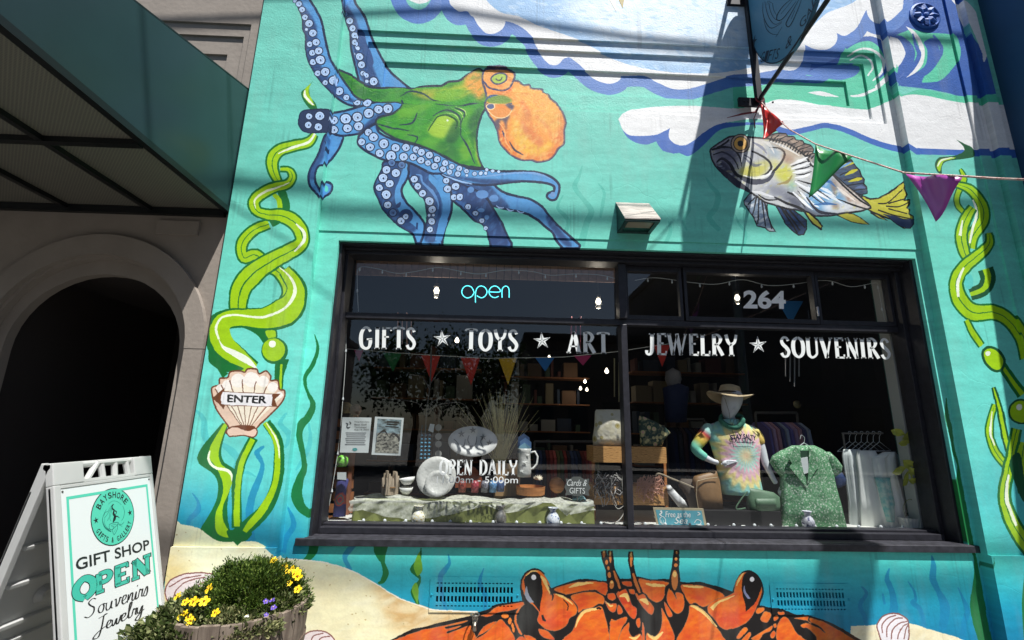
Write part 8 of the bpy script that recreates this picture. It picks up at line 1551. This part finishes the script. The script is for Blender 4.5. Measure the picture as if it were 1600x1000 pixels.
def mound(name, label, cx, cy, rx, ry, z0, h, n, size, m, seed, fl, fcol, fcount, fsz, droop=.0, places=None):
    e = empty(name, (cx, cy, z0), label, 'plant'); r = np.random.RandomState(seed); t = r.rand(n) * 6.283; q = np.sqrt(r.rand(n)); x = cx + rx * q * np.cos(t); y = cy + ry * q * np.sin(t); z = z0 + h * (1 - q ** 2) * (.4 + .6 * r.rand(n)) - droop * q ** 2 * r.rand(n) + .01 * r.randn(n)
    P = np.stack([x, y, z], 1); d = np.stack([np.cos(t) * q + .5 * r.randn(n), np.sin(t) * q + .5 * r.randn(n), .7 + .4 * r.randn(n)], 1); leafcloud('foliage', m, P, d, size, .42, seed + 1, parent=e, kind='stuff')
    fm = mat(fl, fcol, .6, noise=.12, nscale=90); fd = mat(fl + '_eye', (120, 60, 10) if fcol[2] < 120 else (230, 200, 60), .6)
    for k in range(fcount):
        if places: c = Vector(places[k])
        else: tt = r.rand() * 6.283; qq = .25 + .7 * r.rand(); c = Vector((cx + rx * qq * math.cos(tt), cy + ry * qq * math.sin(tt), z0 + h * (1 - qq ** 2) + .02 + .02 * r.rand()))
        face = (Vector((r.randn() * .35, -.9 + r.randn() * .3, .75 + r.randn() * .2))).normalized(); q_ = face.to_track_quat('Z', 'Y').to_matrix(); a = MB(); s = fsz * (.8 + .4 * r.rand())
        for p_ in range(5):
            an = p_ * 2 * math.pi / 5 + .3; ca, sa = math.cos(an), math.sin(an); pts = [(0, 0, .0), (.55, -.42, .10), (1.0, -.28, .12 + .1 * r.rand()), (1.08, .05, .05), (1.0, .32, .15), (.55, .42, .08)]
            a.add([c + q_ @ Vector(((u * ca - v * sa) * s, (u * sa + v * ca) * s, w * s + .002 * p_)) for u, v, w in pts], [(0, 1, 2), (0, 2, 3), (0, 3, 4), (0, 4, 5)])
        f_ = a.build('flower', fm, e); b_ = MB(); b_.lathe([(s * .22, .0), (s * .12, s * .15)], (0, 0, 0), 6); b_.v = [tuple(c + q_ @ (Vector(v) + Vector((0, 0, .012 * 1)))) for v in b_.v]; b_.build('flower_eye', fd, f_)
        f_.children[0].location = (0, 0, 0)
lm = leafmat('bedding_green', (40, 54, 26), (86, 100, 52), (148, 150, 106)); lm2 = leafmat('olive_trailing', (72, 84, 50), (122, 128, 84), (170, 166, 120))
def FP(px, py, Y): return tuple(W(px, py, Y))
yl = [FP(x, y, Y) for x, y, Y in ((279, 932, -.62), (291, 941, -.63), (304, 940, -.64), (320, 940, -.66), (328, 920, -.60), (289, 960, -.66), (284, 966, -.66), (296, 966, -.67), (294, 972, -.68), (300, 970, -.68), (338, 958, -.69))]
mound('yellow_pansies', 'yellow pansies and small leaves spilling over the left side of the barrel', bc.x - .13, bc.y - .10, .20, .25, .45, .11, 5200, .027, lm, 21, 'yellow_petal', (246, 206, 30), len(yl), .019, .10, yl)
yr = [FP(x, y, Y) for x, y, Y in ((428, 876, -.35), (441, 890, -.36), (449, 893, -.38), (455, 896, -.38), (461, 898, -.38), (467, 902, -.38), (446, 885, -.34), (444, 913, -.42), (452, 912, -.42), (466, 921, -.42), (458, 888, -.34), (447, 896, -.37), (464, 894, -.36))]
mound('yellow_pansies', 'yellow pansies clustered on the right side of the barrel beside the conifer', bc.x + .21, bc.y + .02, .12, .19, .46, .10, 3200, .025, lm, 31, 'yellow_petal', (246, 206, 30), len(yr), .018, .03, yr)
pv = [FP(x, y, Y) for x, y, Y in ((415, 940, -.60), (426, 939, -.60), (428, 950, -.62), (416, 961, -.64))]
mound('purple_violas', 'small purple violas in grey-green trailing leaves along the front of the barrel', bc.x + .06, bc.y - .20, .24, .11, .455, .05, 2400, .026, lm2, 41, 'purple_petal', (100, 78, 170), len(pv), .011, .05, pv)
wv = [FP(x, y, Y) for x, y, Y in ((274, 962, -.66), (386, 964, -.68), (268, 975, -.68))]
mound('white_alyssum', 'tiny white flowers among leaves at the front left rim of the barrel', bc.x - .16, bc.y - .25, .22, .10, .44, .05, 1700, .030, lm, 51, 'white_petal', (226, 226, 216), len(wv), .008, .14, wv)

# ------------------------------------------------------------------ wall lamp
wl_ = empty('wall_lamp', (.95, 0, 2.84), 'wedge shaped weathered metal wall lamp above the shop window', 'lamp')
x0, x1 = .835, 1.078; zt, zb = 2.962, 2.722; o_ = .215
alu = mat('weathered_aluminium', (168, 158, 150), .45, .35, rgb2=(120, 112, 106), nscale=9, bump=.2, bscale=30, stretch=(1, 1, 7))
a = MB(); a.add([(x0, .0, zt), (x1, .0, zt), (x1 + .0, -o_, zb + .02), (x0, -o_, zb + .02), (x0, .0, zt - .006), (x1, .0, zt - .006), (x1, -o_, zb + .012), (x0, -o_, zb + .012)], [(0, 1, 2, 3), (7, 6, 5, 4), (0, 3, 7, 4), (1, 5, 6, 2), (2, 6, 7, 3)]); a.build('lamp_cover', alu, wl_)
a = MB(); lb_ = mat('lamp_body', (40, 60, 60), .45)
a.add([(x0 + .003, 0, zt - .007), (x0 + .003, 0, zb), (x0 + .003, -o_ + .004, zb), (x0 + .003, -o_ + .004, zb + .010)], [(0, 1, 2, 3)]); a.add([(x1 - .003, 0, zt - .007), (x1 - .003, 0, zb), (x1 - .003, -o_ + .004, zb), (x1 - .003, -o_ + .004, zb + .010)], [(3, 2, 1, 0)])
a.box(x0 + .003, x1 - .003, -.03, 0, zb, zb + .005); a.box(x0 + .003, x1 - .003, -o_ + .004, -o_ + .025, zb, zb + .005); a.box(x0 + .003, x0 + .03, -o_ + .0251, -.0301, zb, zb + .005); a.box(x1 - .03, x1 - .003, -o_ + .0251, -.0301, zb, zb + .005); a.build('lamp_housing', lb_, wl_)
a = MB(); a.box(x0 + .032, x1 - .032, -.17, -.075, zb + .012, zb + .016); a.build('diffuser', mat('frosted_lens', (150, 136, 120), .4), wl_)
# ------------------------------------------------------------------ projecting oval sign
ps = empty('hanging_sign', (1.958, 0, 3.85), 'blue oval sign on a black bracket projecting from the wall above the fish', 'sign')
sx = 1.958; steel = mat('black_steel', (30, 30, 34), .45, .3)
plt = MB(); p = W(1152, 156, 0); q = W(1194, 170, 0); plt.box(p.x, q.x, -.022, .0, 3.795, 3.865); plt.build('wall_plate', steel, ps); plt = MB(); plt.box(1.80, 2.10, -.022, 0, 4.735, 4.79); plt.build('wall_plate', steel, ps)
for x in (1.85, 1.88, 2.07): a = MB(); a.lathe([(.009, 0), (.007, .006)], (x, -.022, 3.83), 8, RX); a.build('bolt', steel, ps)
a = MB(); a.box(sx - .028, sx + .012, -.062, -.022, 3.83, 5.35); a.build('upright', steel, ps)
a = MB(); a.tube([(sx, -.04, 3.84), (sx, -.82, 3.93)], .016, 8); a.build('lower_strut', steel, ps)
a = MB(); a.tube([(sx, -.04, 5.30), (sx, -.86, 5.22)], .018, 8); a.tube([(sx, -.82, 3.93), (sx, -.86, 5.22)], .010, 8); a.build('upper_strut', steel, ps)
oc = Vector((sx, -.475, 4.55)); oy, oz = .445, .675; n = 64
def OV(u, v, o=0.0): return oc + Vector((-.013 + o, -u * oy, v * oz))
a = MB(); ring = [(math.cos(t), math.sin(t)) for t in np.linspace(0, 2 * math.pi, n + 1)[:-1]]; a.add([OV(u, v) for u, v in ring] + [OV(u, v, .026) for u, v in ring], [tuple(range(n)), tuple(range(2 * n - 1, n - 1, -1))] + [(i, (i + 1) % n, n + (i + 1) % n, n + i) for i in range(n)]); a.build('board', mat('sign_blue', (66, 120, 150), .5, noise=.05, nscale=4), ps)
inkb = mat('sign_ink', (20, 40, 60), .6)
a = MB(); R_ = [OV(u * .985, v * .985, -.001) for u, v in ring]; R2 = [OV(u, v, -.001) for u, v in ring]; a.add(R_ + R2, [(i, (i + 1) % n, n + (i + 1) % n, n + i) for i in range(n)]); a.build('board_edge_line', inkb, ps)
mpo = lambda x, y: OV(x, y, -.0015)
PX_ = sx - .0145
def sgn_px(ch, bl, br, tl, **k): return bfont(ch, 'board_lettering', inkb, ps, WX(*bl, PX_), WX(*br, PX_), WX(*tl, PX_), **k)
for i_, ch in enumerate('GIFTS'):
    f0, f1 = i_ / 5, (i_ + .78) / 5; B, R2_, T = (1187, 98), (1216, 91.5), (1191.5, 81); g = lambda f: (B[0] + (R2_[0] - B[0]) * f, B[1] + (R2_[1] - B[1]) * f); sgn_px(ch, g(f0), g(f1), (g(f0)[0] + 4.5, g(f0)[1] - 17), bold=0)
sgn_px('&', (1226.5, 78), (1236, 70), (1230, 60)); sgn_px('G', (1250, 45), (1260, 35), (1249, 32)); sgn_px('A', (1261, 31), (1269.5, 18), (1259, 20)); sgn_px('L', (1270, 15), (1276, 4), (1268, 2))
arc_text('LERY', .80, math.radians(362), math.radians(394), .13, inkb, mpo, ps, inward=True, name='board_lettering', bold=0); arc_text('BAYSHORE', .80, math.radians(150), math.radians(48), .16, inkb, mpo, ps, name='board_lettering', bold=0)
spx = lambda x, y: WX(x, y, PX_)
flatdraw('mermaid_mark', [([(1240, -4), (1225, 8), (1215, 22), (1214, 31), (1222, 30), (1232, 18), (1244, 2)], [.5, 1, 1.2, 1.4, 1.2, 1, .5]), ([(1250, -4), (1240, 14), (1231, 30), (1228, 38), (1232, 42), (1238, 34), (1246, 16), (1252, 0)], [.5, 1, 1.2, 1.4, 1.4, 1.2, 1, .5]), ([(1192, 4), (1192, 20), (1197, 36), (1206, 44), (1222, 35)], [.4, .8, 1.2, 1, .4]), ([(1195, 2), (1198, 18), (1204, 32), (1212, 38), (1222, 33)], [.4, .8, 1, .8, .3]),
    ([(1201, 4), (1204, 18), (1210, 29), (1219, 33)], .7), ([(1207, 6), (1209, 16), (1214, 25)], .6), ([(1193, 30), (1198, 46), (1206, 53), (1216, 54)], [.4, .9, .9, .3]), ([(1222, 42), (1217, 50), (1212, 58)], .5), ([(1220, 22), (1230, 10), (1238, 0)], .5), ([(1236, 30), (1242, 16)], .5), ([(1198, 8), (1200, 2), (1208, 6)], .5)], inkb, ps, spx)
V, F = star(1177.5, 65, 9); V = [(1177.5 + (x - 1177.5) * .55 - (y - 65) * .35, 65 + (y - 65) * 1.25) for x, y in V]; mesh('board_star', [spx(*p) for p in V], F, inkb, ps)
# ------------------------------------------------------------------ bunting outside
ob = empty('outside_bunting', (1.96, -.03, 3.82), 'red, green and purple pennants on a cord tied to the oval sign bracket', 'bunting')
st = [(1190, 160, -.05), (1212, 184, -.20), (1235, 203, -.34), (1274, 225, -.52), (1335, 245, -.72), (1413, 270, -1.02), (1500, 275, -1.28), (1560, 279, -1.42), (1640, 282, -1.6)]
pts = [W(*s) for s in st]; pts += [Vector((6.2, -2.6, 4.1))]
a = MB(); a.tube(pts, .0045, 6); tw = mat('twisted_tape', (176, 110, 104), .6, rgb2=(220, 200, 190), nscale=90); a.build('cord', tw, ob)
a = MB(); a.tube([W(1190, 160, -.05), W(1180, 175, -.05), W(1160, 178, -.06), W(1136, 184, -.06)], [.006, .007, .008, .002], 6); a.tube([W(1188, 162, -.05), W(1178, 185, -.05), W(1180, 200, -.05)], .004, 5); a.tube([Vector((sx, -.045, 3.84 + .03 * math.sin(t) )) + Vector((.03 * math.cos(t), 0, 0)) for t in np.linspace(0, 6.28, 12)[:-1]], .006, 6, closed=True); a.build('tied_end', mat('tape_maroon', (110, 30, 40), .6), ob)
def pennant(corners, col, bend=.03, n=10):
    """triangle with a bowed surface; corners = 3 world points (two on the cord, then the tip)"""
    A, B, C = [Vector(c) for c in corners]; nn = (B - A).cross(C - A).normalized(); V = []; F = []; idx = {}
    for i in range(n + 1):
        for j in range(n + 1 - i):
            u = i / n; v = j / n; p = A + (B - A) * v + (C - A) * u; k = bend * math.sin(math.pi * v * .9 + .3) * (u + .3) + bend * .4 * math.sin(7 * v + 3 * u); idx[i, j] = len(V); V.append(p + nn * k)
    for i in range(n):
        for j in range(n - i):
            F.append((idx[i, j], idx[i, j + 1], idx[i + 1, j]))
            if j < n - i - 1: F.append((idx[i, j + 1], idx[i + 1, j + 1], idx[i + 1, j]))
    o = mesh('pennant', V, F, mat('outdoor_pennant_%d' % col[0], col, .35, spec=.5), ob, smooth=True); o.modifiers.new('s', 'SOLIDIFY').thickness = .0008
pennant((W(1187, 160, -.06), W(1224, 191, -.28), W(1190, 214, -.16)), (206, 48, 40), .05); pennant((W(1200, 175, -.12), W(1223, 190, -.27), W(1212, 199, -.18)), (206, 48, 40), .02); pennant((W(1199, 186, -.14), W(1214, 203, -.2), W(1192, 215, -.18)), (206, 48, 40), .03)
pennant((W(1274, 225, -.52), W(1331, 243, -.70), W(1262, 306, -.60)), (24, 120, 56), .045)
pennant((W(1414, 271, -1.02), W(1500, 276, -1.28), W(1456, 344, -1.18)), (170, 70, 160), .05)
ob2 = empty('overhead_bunting', W(930, -60, -.9), 'white and yellow pennant tips hanging at the very top of the wall', 'bunting')
a = MB(); a.tube([(-2.0, -.9, 5.6), W(930, -70, -.9), W(1000, -60, -.9), (sx, -.86, 5.2)], .004, 6); a.build('cord', tw, ob2)
for c0, c1, tip, col in (((940, -60), (985, -58), (973, 13), (150, 130, 30)), ((915, -64), (960, -60), (963, 18), (226, 222, 210))):
    A, B, C = W(*c0, -.9), W(*c1, -.9), W(*tip, -.9); b_ = MB(); b_.add([A, B, C, A + Vector((0, .003, 0)), B + Vector((0, .003, 0)), C + Vector((0, .003, 0))], [(0, 1, 2), (5, 4, 3), (0, 3, 4, 1), (1, 4, 5, 2), (2, 5, 3, 0)]); b_.build('pennant', mat('overhead_pennant_%d' % col[0], col, .5), ob2)
# ------------------------------------------------------------------ street furniture out of frame that shades the wall
sp = SUN
def caster(px, py, h): p = W(px, py, 0); t = (h - p.z) / sp.z; return p + sp * t
cabm = mat('cable_black', (20, 20, 20), .6)
def cable(pxs, h, r, label):
    P = [caster(x, y, h) for x, y in pxs]; d0 = (P[0] - P[1]).normalized(); d1 = (P[-1] - P[-2]).normalized(); P = [P[0] + d0 * 14 + Vector((0, 0, .3))] + P + [P[-1] + d1 * 14 + Vector((0, 0, .3))]
    a = MB(); a.tube(P, r, 8); tag(a.build('overhead_cable', cabm), label, 'cable')
cable([(370, 318), (450, 325), (560, 330), (700, 333), (1000, 344), (1200, 347), (1420, 352)], 8.2, .022, 'thick overhead utility cable running parallel to the shop front, lowest of three')
cable([(500, 890), (700, 899), (1000, 905), (1300, 910)], 8.6, .024, 'thickest overhead utility cable, farthest from the shop front')
cable([(560, 22), (700, 15), (870, 42), (1000, 60), (1130, 72)], 7.6, .014, 'thin sagging overhead cable nearest to the shop front')
lh = W(1335, 900, 0); t_ = (5.6 - lh.z) / sp.z; L0 = lh + sp * t_  # unseen lamp, added so its head casts the shadow low on the wall
sl_ = empty('added_street_lamp', (L0.x, -3.3, 0), 'unseen grey street lamp at the kerb, added to cast a shadow on the wall', 'street lamp'); gp_ = mat('galvanised', (120, 122, 124), .5, .5)
a = MB(); a.tube([(L0.x, -3.3, 0), (L0.x, -3.3, 5.9)], [.07, .045], 12); a.tube([(L0.x, -3.3, 5.75), (L0.x, -2.8, 5.85), (L0.x, L0.y - .4, 5.8)], .028, 8); a.build('pole', gp_, sl_)
a = MB(); a.prism([(L0.x - .17, L0.y - .42), (L0.x - .175, L0.y + .05), (L0.x - .12, L0.y + .25), (L0.x + .12, L0.y + .25), (L0.x + .175, L0.y + .05), (L0.x + .17, L0.y - .42)], (5.72, 5.84), 'xy'); a.build('caster_head', gp_, sl_)
def street_tree(x, y, h, seed, label):
    e = empty('street_tree', (x, y, 0), label, 'tree', 'trees across the street'); r = np.random.RandomState(seed); a = MB(); a.tube([(x, y, 0), (x + .1, y, h * .3), (x - .05, y, h * .5)], [.16, .12, .07], 8)
    tips = []
    for i in range(9): t = i * .7 + r.rand(); tip = Vector((x + math.cos(t) * h * .22, y + math.sin(t) * h * .22, h * (.55 + .35 * r.rand()))); a.tube([(x, y, h * .35), (Vector((x, y, h * .4)) + tip) / 2 + Vector((0, 0, .1)), tip], [.06, .04, .015], 6); tips.append(tip)
    a.build('trunk', mat('bark', (80, 62, 48), .9), e); P = np.concatenate([np.array(t) + r.randn(420, 3) * h * .10 for t in tips]); leafcloud('crown', leafmat('tree_green%d' % seed, (18, 32, 14), (36, 56, 24), (60, 82, 36)), P, r.randn(len(P), 3), .16, .6, seed, parent=e, kind='stuff')
street_tree(-3.0, -14.6, 5.0, 61, 'leafy round street tree across the road, left of the pair'); street_tree(-.6, -14.9, 4.6, 62, 'leafy round street tree across the road, right of the pair')
